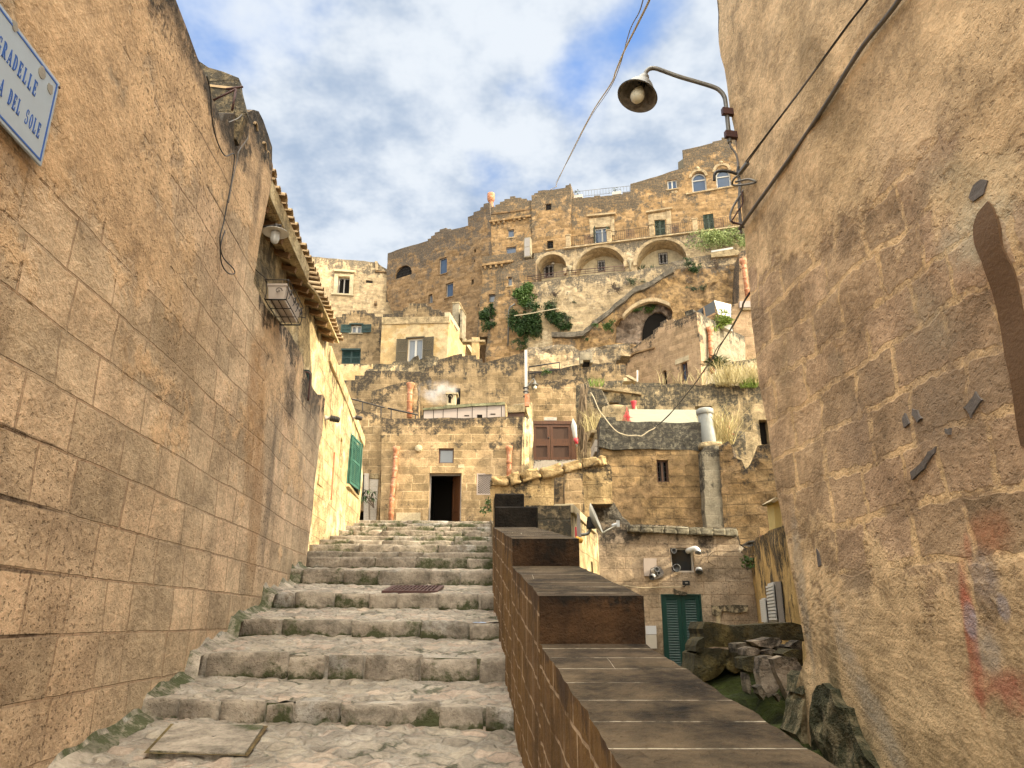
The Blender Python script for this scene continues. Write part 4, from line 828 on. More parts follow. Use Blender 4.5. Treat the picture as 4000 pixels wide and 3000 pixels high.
g0, g1 = atz(1490, 2312, lambda p: .336+.12*(p.y-10.1)), atz(1735, 2290, lambda p: .336+.12*(p.y-10.1))
mb = MB(); x0, x1, y0, y1 = g0.x, g1.x, g0.y, g1.y; zg = lambda Y: .336+.12*(Y-10.1)+.002
def gb(xa, ya, xb, yb, h=.014): mb.add([Vector((xa, ya, zg(ya)-.03)), Vector((xb, ya, zg(ya)-.03)), Vector((xb, yb, zg(yb)-.03)), Vector((xa, yb, zg(yb)-.03)), Vector((xa, ya, zg(ya)+h)), Vector((xb, ya, zg(ya)+h)), Vector((xb, yb, zg(yb)+h)), Vector((xa, yb, zg(yb)+h))], [[4, 5, 6, 7], [0, 1, 5, 4], [1, 2, 6, 5], [2, 3, 7, 6], [3, 0, 4, 7]])
gb(x0, y0, x1, y0+.05); gb(x0, y1-.05, x1, y1); gb(x0, y0+.05, x0+.04, y1-.05); gb(x1-.04, y0+.05, x1, y1-.05); k = 14
for i in range(1, k): xx = x0+(x1-x0)*i/k; gb(xx-.012, y0+.05, xx+.012, y1-.05, .010)
gb(x0+.04, (y0+y1)/2-.015, x1-.04, (y0+y1)/2+.015, .012); mb.build('bars', M['iron_brown'], gr)
# ================================================================ PARAPET
PA = empty('stair_parapet', (.1, 5, -.9), 'stepped brown block parapet with worn flat top slabs along the right of the stairs', 'parapet wall')
def XP(Y): return .45-.068*Y
W = .58
def seg(y0, z0, y1, z1, xl0, xl1, w0, w1, zb=-3.2, name='block_section', over=.0, rows=True):
    mb = MB(); n = max(12, int((y1-y0)/.045)); V = []
    for k in range(n+1):
        f = k/n; Y = y0+(y1-y0)*f; xl = xl0+(xl1-xl0)*f; z = z0+(z1-z0)*f+.007*nz(Vector((3, Y, 0)), 7, 1); w = w0+(w1-w0)*f+.012*nz(Vector((9, Y, 0)), 9, 2)
        j = .008*nz(Vector((0, Y, 0)), 3, 1)+.010*nz(Vector((5, Y, 0)), 11, 1); V += [Vector((xl+j, Y, zb)), Vector((xl+j, Y, z)), Vector((xl+w+j, Y, z)), Vector((xl+w+j, Y, zb))]
    sl_ = (z1-z0)/(y1-y0)
    for k in range(n):
        a = 4*k; b = a+4
        mb.add([V[a], V[a+1], V[b+1], V[b]], [[0, 1, 2, 3]], [[(p.y, p.z-sl_*p.y) for p in (V[a], V[a+1], V[b+1], V[b])]], [[2, 0.0, 0.0, 2]], mi=0)
        mb.add([V[a+1], V[a+2], V[b+2], V[b+1]], [[0, 1, 2, 3]], [[(p.x, p.y) for p in (V[a+1], V[a+2], V[b+2], V[b+1])]], None, mi=1)
        mb.add([V[a+2], V[a+3], V[b+3], V[b+2]], [[0, 1, 2, 3]], [[(p.y, p.z-sl_*p.y) for p in (V[a+2], V[a+3], V[b+3], V[b+2])]], None, mi=0)
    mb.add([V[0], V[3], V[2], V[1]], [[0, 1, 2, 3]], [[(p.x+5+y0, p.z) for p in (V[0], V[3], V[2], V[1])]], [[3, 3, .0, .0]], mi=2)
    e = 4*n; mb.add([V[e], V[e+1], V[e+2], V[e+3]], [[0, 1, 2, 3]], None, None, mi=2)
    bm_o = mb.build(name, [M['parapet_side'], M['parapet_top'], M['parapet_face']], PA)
    return bm_o
plain('parapet_front', (.020, .010, .0045), .9, var=.6, sc=5, bump=.6, col2=(.009, .0055, .0035)); plain('parapet_black', (.012, .010, .008), .92, var=.7, sc=9, bump=.5, col2=(.022, .019, .014))
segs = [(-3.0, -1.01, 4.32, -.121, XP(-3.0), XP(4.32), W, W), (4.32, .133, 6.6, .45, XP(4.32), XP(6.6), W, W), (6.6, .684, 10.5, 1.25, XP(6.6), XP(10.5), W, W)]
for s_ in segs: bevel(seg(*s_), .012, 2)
for (y0, y1, z0, z1, xa, xb, w, mm) in ((10.5, 12.4, 1.54, 1.62, -.235, -.30, .60, 0), (12.4, 14.4, 2.035, 2.1, -.285, -.36, .49, 0)):
    mb = MB(); V = [Vector((xa, y0, -1)), Vector((xa+w, y0, -1)), Vector((xb+w, y1, -1)), Vector((xb, y1, -1)), Vector((xa, y0, z0)), Vector((xa+w, y0, z0)), Vector((xb+w, y1, z1)), Vector((xb, y1, z1))]
    mb.add(V, [[0, 1, 5, 4], [4, 5, 6, 7], [1, 2, 6, 5], [2, 3, 7, 6]]); mb.build('black_block', M['parapet_shade_algae'], PA).modifiers.new('b', 'BEVEL').width = .02
    mb = MB(); mb.add([V[0]+Vector((-.012, .01, 0)), V[3]+Vector((-.012, 0, 0)), V[7]+Vector((-.012, 0, -.01)), V[4]+Vector((-.012, .01, -.01))], [[0, 1, 2, 3][::-1]], [[(0, 0), (2, 0), (2, 2.5), (0, 2.5)]], [[2, 2, 0, 0]]); mb.build('inner_face', M['lichen_block'], PA)
mb = MB(); n = 8; V = []
for k in range(n+1):
    Y = 14.4+(23.0-14.4)*k/n; xl = -.36-(Y-14.4)*.036; z = 1.75+(Y-14.4)*.14; V += [Vector((xl, Y, 0)), Vector((xl, Y, z)), Vector((xl+.45, Y, z)), Vector((xl+.45, Y, 0))]
for k in range(n):
    a = 4*k; b = a+4
    for q in ((0, 1), (1, 2), (2, 3)): P = [V[a+q[0]], V[a+q[1]], V[b+q[1]], V[b+q[0]]]; mb.add(P, [[0, 1, 2, 3]], [[(p.y, p.z) for p in P]], [[2, 0, 0, 2] if q[0] == 0 else [0, 0, 0, 0] if q[0] == 1 else [0, 2, 2, 0]])
mb.build('upper_section', M['lichen_block'], PA)
# ================================================================ RIGHT HOUSE WALL (edge, lamp and cables)
PRW = Pl(2.11, 6.0, -.068, 1)
def uvr(px, py): return PRW.px(px, py)
bl = []
for (x, y, ru, rv, an, col, st_, ed) in ((3870, 2080, .16, .14, 0, (.42, .15, .07), .55, .6), (3800, 2480, .05, .42, .12, (.42, .10, .06), .75, .45), (3830, 2680, .14, .09, -.3, (.42, .12, .07), .65, .6), (3960, 2700, .16, .12, 0, (.40, .12, .08), .7, .6),
        (3790, 2150, .03, .09, 0, (.42, .14, .08), .5, .5), (3850, 2260, .12, .14, .2, (.33, .28, .26), .55, .6), (3800, 2430, .05, .10, .1, (.33, .31, .33), .75, .4), (3920, 2370, .05, .07, 0, (.33, .30, .32), .65, .4), (3860, 2550, .1, .13, .4, (.38, .35, .32), .5, .6),
        (3700, 1450, .3, .25, 0, (.24, .17, .11), .5, .6), (3640, 1600, .35, .25, .5, (.25, .18, .12), .6, .6), (3900, 1480, .2, .2, 0, (.24, .17, .11), .6, .6), (3750, 1750, .3, .18, -.5, (.22, .16, .10), .6, .7),
        (3340, 2600, .12, .5, -.4, (.50, .43, .34), .55, .6), (3450, 2850, .12, .35, -.6, (.47, .42, .34), .5, .6), (3130, 2300, .08, .7, 0, (.30, .27, .22), .55, .5), (3620, 1250, .3, .22, .6, (.42, .36, .25), .5, .7), (3760, 700, .5, .2, .6, (.42, .35, .22), .5, .7),
        (3200, 350, .3, 1.2, -.3, (.25, .17, .08), .6, .7), (3050, 1350, .15, .8, 0, (.28, .2, .11), .5, .7), (3560, 520, .5, .3, .5, (.56, .40, .25), .5, .7), (3820, 900, .35, .2, .3, (.45, .40, .28), .7, .6), (3560, 1350, .25, .2, .3, (.27, .19, .12), .7, .4), (3420, 1480, .2, .16, .3, (.28, .2, .13), .6, .4), (3330, 1700, .2, .3, .3, (.30, .22, .15), .5, .5), (3250, 1420, .14, .14, .3, (.31, .24, .16), .6, .4), (3350, 2350, .2, .35, 0, (.34, .25, .16), .4, .6),
        (3120, 2850, .25, .55, 0, (.05, .055, .022), .85, .6), (3350, 2950, .35, .3, 0, (.07, .07, .035), .75, .7), (3270, 2700, .12, .4, .1, (.06, .065, .03), .6, .6)):
    u, v = uvr(x, y); bl.append((u, v, ru, rv, an, col, st_, ed))
stone('near_right_wall', blobs=bl, Base=(.50, .345, .20), Alt=(.35, .235, .145), Mortar=(.60, .41, .215), PlasterCol=(.58, .405, .225), BW=.45, BH=.31, MSize=.026, MFac=.95, Var=.75, Plaster=.30, PGrad=.20, PC=1.3,
      Lichen=.26, LDepth=.6, Streak=.10, Pits=.45, Bump=.6, Relief=.15, Warp=.18, Mott=.9)
RW = empty('right_house', PRW.w(-2, -1.6), 'tall ochre plastered house with grey patches and worn red paint, filling the right side', 'house')
rl = locs(PRW, [(2799, 0), (2868, 620), (2905, 980), (2935, 1250), (2972, 1500), (3012, 1750), (3049, 1988), (3092, 2220), (3117, 2400), (3140, 2560), (3118, 2640), (3085, 2760), (3075, 2900), (3090, 3000)])
rl = [(.0, 9.5)]+rl+[(rl[-1][0], -2.6), (-9, -2.6), (-9, 9.5)]
wall_mb(PRW, rl, thick=.8, grid=.2, rough=.03, edge=.035, seed=5.5).build('wall', M['near_right_wall'], RW)
# body of the house behind the street wall, running back from the corner
mb = MB(); fp = [(2.75, 5.75), (4.2, 11.2), (9.5, 12.0), (12, -6), (3.6, -6)]; n = len(fp)
V = [Vector((x, y, -2.5)) for x, y in fp]+[Vector((x, y, 9.45)) for x, y in fp]
mb.add(V, [[i, (i+1) % n, (i+1) % n+n, i+n] for i in range(n)][::1]+[list(range(n, 2*n))]); mb.build('side_walls', M['yellow_wall'], RW)
def patch(pts, mat, name='repair_patch', d=.02, sh='p'):
    P = locs(PRW, S(sh, *pts)); P = subdiv(P, .02, .014, rnd(0, 9)); m_ = wall_mb(PRW, P, thick=.05, grid=.05, rough=.03, edge=0, front=-.009, seed=5.5); return m_.build(name, M[mat], RW)
patch([(3876, 787), (3900, 815), (3925, 880), (3935, 960), (3968, 1050), (3990, 1160), (4010, 1250), (4080, 1500), (4080, 1800), (3990, 1740), (3975, 1650), (3955, 1500), (3930, 1400), (3900, 1250), (3885, 1130), (3860, 1020), (3830, 940), (3822, 880), (3835, 835)], 'cement_brown', d=.035)
for q in (((1020, 30), (1050, 70), (1000, 150), (965, 100)), ((700, 125), (725, 170), (700, 190), (688, 150)), ((735, 105), (760, 110), (785, 150), (765, 168), (735, 135)), ((855, 270), (850, 300), (800, 370), (740, 415), (735, 380), (790, 335), (820, 290)), ((890, 190), (915, 190), (912, 222), (895, 215)), ((315, 710), (330, 730), (340, 780), (325, 790))):
    patch(q, 'cement_grey', sh='e2', d=.03)
patch(((1150, 775), (1180, 780), (1165, 840), (1120, 870), (1100, 855), (1120, 800)), 'cement_grey', sh='e1', d=.03)
# street lamp on its bracket
def q8(x, y, dY=0.0): return at(*S('d8', (x, y))[0], 6.0+dY)
SL = empty('street_lamp', q8(1060, 900), 'grey street lamp with dish shade on a long bent arm at the right house corner', 'street lamp')
mb = MB(); mb.tube(smooth([q8(1015, 1030), q8(1002, 900), q8(985, 740), q8(972, 690), q8(945, 655), q8(900, 628), q8(780, 590), q8(650, 552), q8(520, 505), q8(475, 492), q8(440, 495), q8(415, 515), q8(404, 548)], 6), .021, 10); mb.build('arm', M['grey_metal'], SL)
cS = q8(350, 700, 0); ax = (ray(*S('d8', (300, 860))[0])*6-ray(*S('d8', (402, 545))[0])*6); vv = ray(2490, 380).normalized(); s_ = Vector((-.35, .94*sT, -.94*cT)); s_ = (s_-vv*s_.dot(vv)).normalized(); axd = -vv*math.cos(R(43))+s_*math.sin(R(43))
tp_ = q8(402, 552)
R0 = .292*6.0/6.0*.98; Rd = .190
mb = MB(); mb.lathe(tp_, [(.0, -.02), (.035, -.015), (.045, .0), (.06, .05), (.066, .07), (.05, .085)], axd, 24); mb.build('collar', M['grey_metal'], SL)
dc = tp_+axd*.075; h_ = (q8(347, 697)-dc).dot(axd); h_ = .20
mb = MB(); mb.lathe(dc, [(.05, 0), (.075, .012), (.11, .06), (.145, .13), (Rd, h_), (Rd+.005, h_+.006), (Rd-.004, h_+.004), (.14, .135), (.10, .06), (.08, .03), (0, .03)], axd, 40)
mb.build('shade', [M['shade_inside']], SL)
mb = MB(); mb.lathe(dc-axd*.001, [(.051, -.004), (.080, .007), (.116, .056), (.151, .126), (Rd+.007, h_)], axd, 40); mb.build('shade_back', M['grey_metal'], SL)
mb = MB(); mb.lathe(dc, [(.032, .02), (.035, .05), (.032, .08), (.036, .10)], axd, 20); mb.build('socket', M['grey_metal'], SL)
mb = MB(); mb.lathe(dc, [(.03, .08), (.036, .10), (.058, .15), (.068, .185), (.066, .22), (.05, .25), (.025, .263), (0, .266)], axd, 28); mb.build('bulb', M['bulb_glass'], SL)
mb = MB()
for (x0, y0, x1, y1) in ((972, 783, 1055, 830), (993, 948, 1078, 995)):
    a_ = q8(x0, (y0+y1)/2+2, -.02); b_ = q8(x1, (y0+y1)/2, .0); c_ = (a_+b_)/2; mb.box(c_, ((b_-a_).length+.03, .045, .07), Matrix.Rotation(math.atan2(b_.y-a_.y, b_.x-a_.x), 3, 'Z'))
P4 = [q8(1038, 722), q8(1050, 722), q8(1090, 1045), q8(1075, 1062)]; mb.add(P4+[p+Vector((.0, .05, 0)) for p in P4], [[0, 1, 2, 3][::-1], [4, 5, 6, 7], [0, 4, 5, 1][::-1], [1, 5, 6, 2][::-1], [2, 6, 7, 3][::-1], [3, 7, 4, 0][::-1]])
mb.build('wall_bracket', M['iron_brown'], SL)
# cables over the right house
def e1p(x, y, dep): return on(PRW, 'e1', x, y, dep)
cable('wall_cable', 'thick dark cable running diagonally down the right house wall', [e1p(1250, -640, -.03), e1p(850, -60, -.03), e1p(765, 55, -.025), e1p(640, 215, -.03), e1p(500, 440, -.035), e1p(380, 610, -.025), e1p(250, 790, -.02), e1p(165, 910, -.025), e1p(112, 990, -.03)], .017, 'cable_grey')
cable('wall_cable', 'thin twisted cable pair strung above the thick cable on the right house', [e1p(1090, -620, -.05), e1p(720, -50, -.05), e1p(620, 110, -.08), e1p(430, 395, -.12), e1p(290, 580, -.13), e1p(195, 705, -.13)], .008, 'cable_grey')
cable('wall_cable', 'thin cable wound beside the twisted pair on the right house', [e1p(1096, -620, -.06), e1p(726, -50, -.06), e1p(612, 125, -.09), e1p(433, 388, -.12), e1p(286, 588, -.14), e1p(192, 703, -.14)], .006, 'cable_black')
an = empty('cable_clamp', e1p(180, 730, -.12), 'metal strain clamp and ring holding the twisted cable near the right house corner', 'cable clamp')
mb = MB(); a_, b_ = e1p(198, 706, -.13), e1p(160, 752, -.13); u_ = (b_-a_); mb.box((a_+b_)/2, (.035, .03, u_.length), u_.to_track_quat('Z', 'Y').to_matrix()); bevel(mb.build('clamp', M['grey_metal'], an), .006)
mb = MB(); mb.tube(smooth([e1p(165, 750, -.12), e1p(130, 775, -.12), e1p(115, 800, -.1), e1p(135, 800, -.05), e1p(168, 787, .0), e1p(150, 775, -.03), e1p(128, 788, -.1)], 5), .010, 8); mb.build('ring', M['grey_metal'], an)
g_ = 'cable loops hanging at the right house corner'
def q8s(pts, dY): return [q8(x, y, dY) for x, y in pts]
cable('corner_cable', 'grey cable dropping from the foot of the street lamp arm', q8s([(1018, 1030), (1025, 1060), (1060, 1110), (1075, 1180), (1070, 1240), (1090, 1300), (1085, 1450), (1092, 1560), (1110, 1640)], -.02), .011, 'cable_grey')
cable('corner_cable', 'short dark taped cable end sticking out left past the arched windows', q8s([(905, 1300), (905, 1262), (925, 1236), (980, 1232), (1030, 1240), (1068, 1250), (1078, 1200)], -.06), .014, 'cable_black')
cable('corner_cable', 'brown cable looping left under the clamp at the house corner', q8s([(1180, 1290), (1120, 1360), (1080, 1420), (1030, 1510), (1018, 1575), (1040, 1605), (1090, 1612), (1120, 1640)], -.03), .010, 'cable_grey')
cable('corner_cable', 'thin reddish cable hanging in an inner loop at the house corner', q8s([(1100, 1380), (1108, 1460), (1070, 1525), (1042, 1570), (1030, 1592), (1060, 1606), (1100, 1620)], -.05), .007, 'iron_brown')
cable('corner_cable', 'vertical grey cable beside the right house corner edge', q8s([(1072, 1250), (1085, 1340), (1080, 1460), (1092, 1600), (1098, 1680)], .02), .011, 'cable_grey')
# overhead wires
def wire(label, pts, r, mat, cat='overhead wire', name='overhead_wire'): return cable(name, label, pts, r, mat, cat)
def path(spec): return [at(*S(sh, (x, y))[0], Y) for sh, x, y, Y in spec]
wire('twisted pale wire crossing the sky from the top edge down to the stepped buildings', path([('p', 2560, -60, 7), ('p', 2532, 10, 7.6), ('p', 2490, 95, 8.5), ('p', 2438, 200, 10), ('p', 2405, 280, 11.5), ('p', 2385, 330, 13), ('p', 2310, 445, 17), ('p', 2235, 590, 23), ('p', 2175, 715, 30), ('c4', 1860, 80, 34), ('c4', 1790, 120, 38), ('c4', 1740, 190, 41), ('c4', 1650, 400, 46), ('c4', 1560, 560, 50), ('c4', 1470, 720, 54), ('c4', 1390, 850, 57), ('c4', 1330, 960, 59), ('c4', 1240, 1080, 60), ('c4', 1180, 1200, 60.5)]), [.012]*1+[.012]*0 if False else .016, 'cable_cream')
wire('thinner dark wire beside the twisted wire in the sky', path([('p', 2525, -60, 7), ('p', 2500, 40, 7.8), ('p', 2460, 120, 9), ('p', 2420, 260, 11), ('p', 2380, 350, 13.5), ('p', 2300, 470, 17.5), ('p', 2228, 610, 23.5), ('p', 2170, 715, 31)]), .008, 'cable_grey')
wire('dark wire pair sweeping down from the right house corner to the grey parapet wall', path([('p', 3110, 900, 8.6), ('c7', 1890, 140, 8), ('c7', 1800, 330, 10), ('c7', 1700, 520, 12), ('c7', 1590, 690, 14.5), ('c7', 1530, 790, 16), ('c7', 1490, 880, 17), ('c7', 1390, 990, 18.5), ('c7', 1290, 1150, 20), ('c7', 1180, 1290, 21.5), ('c7', 1050, 1450, 23), ('c7', 930, 1590, 24), ('d3', 860, 740, 24.7)]), .013, 'cable_black')
wire('second strand of the dark sagging wire on the right', path([('p', 3112, 905, 8.6), ('c7', 1888, 150, 8), ('c7', 1790, 345, 10), ('c7', 1600, 670, 14.4), ('c7', 1500, 800, 16.2), ('c7', 1430, 950, 17.8), ('c7', 1320, 1105, 19.6), ('c7', 1150, 1330, 21.8), ('c7', 980, 1530, 23.6), ('d3', 862, 742, 24.7)]), .010, 'cable_black')
# ---------------------------------------------------------------- openings
def add_window(root, pl, r, dep, kind='glass', fr='grey_frame', gl='glass_blue', cross=(0, 0), sill=False, shut=None, sh='shutter_brown', fw=.05, arch=False, surround=None):
    a0, z0, a1, z1 = r; wn = empty('window' if kind != 'door' else 'door', pl.w((a0+a1)/2, z0)-wloc(root)); wn.parent = root
    if kind in ('glass', 'door', 'dark', 'bars'):
        mb = MB(); mb.rect(pl, a0-.02, z0-.02, a1+.02, z1+.02, dep+.05, dep+.09)
        mb.build('pane', M[gl if kind == 'glass' else 'dark_inside' if kind != 'door' else gl], wn)
    if kind in ('glass', 'door'):
        mb = MB()
        if arch:
            w_ = a1-a0; P = apoly(r); Q = [(a0+(p[0]-a0)*(1-2*fw/w_)+fw, z0+(p[1]-z0)*(1-2*fw/(z1-z0))+fw) for p in P]; n = len(P)
            for i in range(n):
                j = (i+1) % n; mb.prism(pl, [P[i], P[j], Q[j], Q[i]], dep-.02, dep+.06)
            mb.rect(pl, a0+fw, z1-w_/2-.12, a1-fw, z1-w_/2-.02, dep-.015, dep+.055)
        else: framed(mb, pl, r, dep-.01, .07, fw, cross)
        mb.build('frame', M[fr], wn)
    if kind == 'bars':
        mb = MB(); n = max(2, int((a1-a0)/.13))
        for k in range(1, n): a = a0+(a1-a0)*k/n; mb.rect(pl, a-.012, z0, a+.012, z1, dep-.06, dep-.035)
        for k in range(1, 4): z = z0+(z1-z0)*k/4; mb.rect(pl, a0, z-.012, a1, z+.012, dep-.035, dep-.02)
        mb.build('bars', M['iron'], wn)
    if kind == 'louvre':
        for k in (0, 1):
            mb = MB(); o_ = pl.w(a0 if k == 0 else (a0+a1)/2+.004, z0, dep); louvre(mb, o_, pl.d, (a1-a0)/2-.004, z1-z0, .045, gap=.06, nrm=pl.n, frame=.07); mb.build('shutter', M[sh], wn)
    if shut:  # leaves folded open on the outside
        for k, (aa, sg_) in enumerate(((a0, -1), (a1, 1))):
            mb = MB(); w_ = shut; o_ = pl.w(aa if sg_ > 0 else aa-w_*.97, z0+.0, -.06 if sg_ > 0 else -.10); d_ = (pl.d*math.cos(.10)+pl.n*math.sin(.10)*sg_).normalized()
            louvre(mb, o_, d_, w_, z1-z0, .04, gap=.07, nrm=pl.n, frame=.06); mb.build('shutter', M[sh], wn)
        mb = MB(); mb.rect(pl, a0-.12, z1+.01, a1+.12, z1+.09, -.14, .1); mb.build('lintel', M[sh], wn)
    if sill:
        mb = MB(); mb.rect(pl, a0-.12, z0-.10, a1+.12, z0-.004, -.09, dep+.03); mb.build('sill', M[sill if isinstance(sill, str) else 'far_pale'], wn)
    return wn
def house(name, label, cat, pl, outline, mat, thick=4, wins=(), grid=.6, rough=.05, edge=.05, ext=None, group=None, seed=None, zlow=None, trims=(), uvo=(0, 0)):
    loc = outline if isinstance(outline[0], tuple) and outline[0] and outline[0][0] == 'L' else locs(pl, outline)
    if loc is outline: loc = [q[1:] for q in outline]
    if zlow is not None: loc = [(a, z if z > -50 else zlow) for a, z in loc]
    ctr = sum(q[0] for q in loc)/len(loc); root = empty(name, pl.w(ctr, min(q[1] for q in loc)), label, cat, group)
    holes = []; W_ = []
    for w in wins:
        r = orect(pl, w['p'][0], w['p'][1]); poly = apoly(r) if w.get('arch') else rpoly(r); holes.append((poly, w.get('dep', .2)+.05)); W_.append((r, w))
    mb = wall_mb(pl, loc, thick=thick, holes=holes, grid=grid, rough=rough, edge=edge, ext=ext, seed=seed, uvo=uvo)
    mb.build('wall', M[mat], root)
    for r, w in W_:
        k = {a: b for a, b in w.items() if a not in ('p', 'dep')}; add_window(root, pl, r, w.get('dep', .2), **k)
    for (sh, pts, d0, d1, mt, nm) in trims:
        mb = MB(); mb.prism(pl, locs(pl, S(sh, *pts)), d0, d1); bevel(mb.build(nm, M[mt], root), .015)
    return root
def Wn(sheet_, x0, y0, x1, y1, **k): k['p'] = S(sheet_, (x0, y0), (x1, y1)); return k
# ================================================================ GROUND AND HILL
def sheet(name, ys, zf, x0f, x1f, nx, mat):
    mb = MB(); V = []
    for Y in ys:
        for i in range(nx+1):
            x = x0f(Y)+(x1f(Y)-x0f(Y))*i/nx; V.append(Vector((x, Y, zf(x, Y)+.25*nz((x, Y, 0), .4, 3))))
    w = nx+1; mb.add(V, [[j*w+i, j*w+i+1, (j+1)*w+i+1, (j+1)*w+i] for j in range(len(ys)-1) for i in range(nx)], None, None, smooth=True)
    return mb.build(name, M[mat], kind='structure')
sheet('ground', [-40+4*k for k in range(40)], lambda x, y: -3.4, lambda Y: -60, lambda Y: 60, 30, 'rock')
def hillz(x, y): return 1.2+max(0, y-28)*.47 if y < 58 else 15.3+(y-58)*.25
sheet('hillside', [27.9+1.5*k for k in range(50)], lambda x, y: hillz(x, y)-.8, lambda Y: -60, lambda Y: 70, 60, 'rock')
# ================================================================ TOP: PALACE
dPX, dPY = .968, -.25
PE = pl_px(1912, 870, 61.2, dPX, dPY); PE1 = PE.off(-1.2); PE2 = PE.off(-2.6); PE3 = PE.off(-3.9)
house('palace_wing', 'narrow ochre palace wing with two small windows under a corbelled band and stepped top', 'building', PE, S('c4', (1142, 372), (1175, 300), (1200, 300), (1200, 275), (1250, 265), (1250, 245), (1300, 235), (1300, 215), (1360, 210), (1360, 185), (1415, 178), (1415, 195), (1480, 195), (1480, 210), (1540, 208), (1545, 228), (1590, 225), (1600, 900), (1140, 900)), 'far_ochre', 6,
      [Wn('c4', 1338, 545, 1402, 625, kind='glass', fr='grey_frame', sill=True), Wn('c4', 1318, 735, 1424, 800, kind='glass', fr='grey_frame')], seed=11,
      trims=[('c4', ((1140, 370), (1590, 318), (1590, 335), (1140, 388)), -.10, .1, 'far_dark', 'cornice'), ('c4', ((1145, 460), (1590, 395), (1590, 415), (1145, 478)), -.25, .1, 'far_ochre', 'corbel_band')]
      + [('c4', ((x, y), (x+22, y-4), (x+22, y+24), (x, y+28)), -.2, .1, 'far_ochre', 'corbel') for x, y in ((1178, 472), (1232, 463), (1286, 454), (1400, 432), (1455, 424), (1510, 415))])
house('palace_block', 'tall square ochre block with stepped black top and a barred window, above the smallest arch', 'building', PE.off(-.25), S('c4', (1590, 170), (1620, 165), (1620, 148), (1660, 142), (1660, 120), (1790, 115), (1960, 92), (1962, 68), (2002, 62), (2002, 50), (2014, 50), (2022, 640), (2010, 745), (1596, 800)), 'far_ochre', 6,
      [Wn('c4', 1745, 268, 1808, 330, kind='bars'), Wn('c4', 1760, 668, 1828, 750, kind='bars', sill=True)], seed=12)
pm = house('palace', 'long palace facade with arched windows at its right end and balcony doors, crowning the hill', 'building', PE, S('c5', (80, 760), (330, 745), (335, 730), (400, 728), (400, 740), (640, 715), (642, 695), (722, 690), (725, 605), (1010, 520), (1290, 430), (1300, 330), (1285, 238), (1610, 165), (1612, 152), (1710, 130), (1712, 104), (1900, 80), (2150, 30), (3100, -150), (3100, 900), (2150, 1035), (60, 1296)), 'far_ochre', 8,
      [Wn('c5', 332, 1085, 508, 1260, kind='door', fr='white_frame', gl='glass_blue', cross=(1, 0), fw=.09), Wn('c5', 985, 1000, 1110, 1170, kind='louvre', sh='shutter_olive', dep=.12), Wn('c5', 1508, 935, 1636, 1105, kind='louvre', sh='shutter_olive', dep=.12),
       Wn('c5', 1122, 565, 1230, 652, kind='glass', fr='white_frame', cross=(1, 0), sill=True, fw=.08), Wn('c5', 1380, 490, 1555, 692, kind='glass', fr='white_frame', arch=True, fw=.11, dep=.25), Wn('c5', 1640, 450, 1818, 640, kind='glass', fr='white_frame', arch=True, fw=.11, dep=.25)], seed=13,
      trims=[('c5', ((1325, 712), (1880, 618), (1882, 632), (1328, 726)), -.14, .1, 'far_pale', 'string_course'),
             ('c5', ((258, 952), (568, 925), (568, 942), (262, 970)), -.3, .1, 'far_pale', 'door_cornice'), ('c5', ((280, 985), (330, 980), (332, 1180), (296, 1180)), -.07, .1, 'far_pale', 'door_surround'), ('c5', ((510, 960), (552, 955), (556, 1165), (512, 1165)), -.07, .1, 'far_pale', 'door_surround'), ('c5', ((331, 980), (509, 958), (509, 1068), (331, 1078)), -.07, .1, 'far_pale', 'door_surround'),
             ('c5', ((895, 915), (1180, 868), (1182, 884), (900, 930)), -.3, .1, 'far_pale', 'door_cornice'), ('c5', ((915, 935), (982, 925), (985, 1165), (935, 1165)), -.07, .1, 'far_pale', 'door_surround'), ('c5', ((1112, 900), (1165, 893), (1172, 1150), (1116, 1150)), -.07, .1, 'far_pale', 'door_surround'), ('c5', ((983, 928), (1111, 905), (1111, 990), (983, 998)), -.07, .1, 'far_pale', 'door_surround'),
             ('c5', ((1300, 330), (1240, 370), (1242, 450), (1300, 432)), -.02, 2.0, 'shutter_brown', 'canopy'), ('c5', ((1310, 455), (1350, 450), (1350, 480), (1312, 484)), -.03, .1, 'cement_grey', 'vent')])
# arch hoods, medallions
mb = MB()
for r in ((1352, 462, 1572, 650), (1604, 400, 1830, 600)):
    rc = orect(PE, *S('c5', (r[0], r[1]), (r[2], r[3]))); P = apoly(rc, 14); w_ = .22
    rc2 = (rc[0]+w_, rc[1], rc[2]-w_, rc[3]-w_); Q = apoly(rc2, 14)
    for i in range(2, len(P)-1): mb.prism(PE, [P[i], P[i+1], Q[i+1], Q[i]], -.14, .05)
    c = (rc[0]+rc[2])/2; mb.lathe(PE.w(c, rc[3]+.05, -.02), [(.16, 0), (.18, .1), (.1, .2), (0, .22)], PE.n, 10); mb.build('window_hood', M['far_pale'], pm); mb = MB()
mb = MB()
for sgn, (x, y) in ((1, (330, 1260)), (-1, (508, 1240))):
    a, z = PE.px(*S('c5', (x, y))[0]); a2, z2 = PE.px(*S('c5', (x, 1088))[0]); d_ = PE.d*sgn*.35+PE.n*.94; louvre(mb, PE.w(a, z, -.02), d_, .55, z2-z, .04, gap=.07, nrm=PE.d*sgn, frame=.06)
mb.build('shutter', M['shutter_olive'], pm)
mb = MB()
for x, y in ((1183, 694), (1219, 690)): mb.lathe(on(PE, 'c5', x, y), [(.11, 0), (.13, .02), (.11, .05), (.07, .05), (.05, .01), (0, .01)], PE.n, 14)
mb.build('round_vent', M['far_pale'], pm)
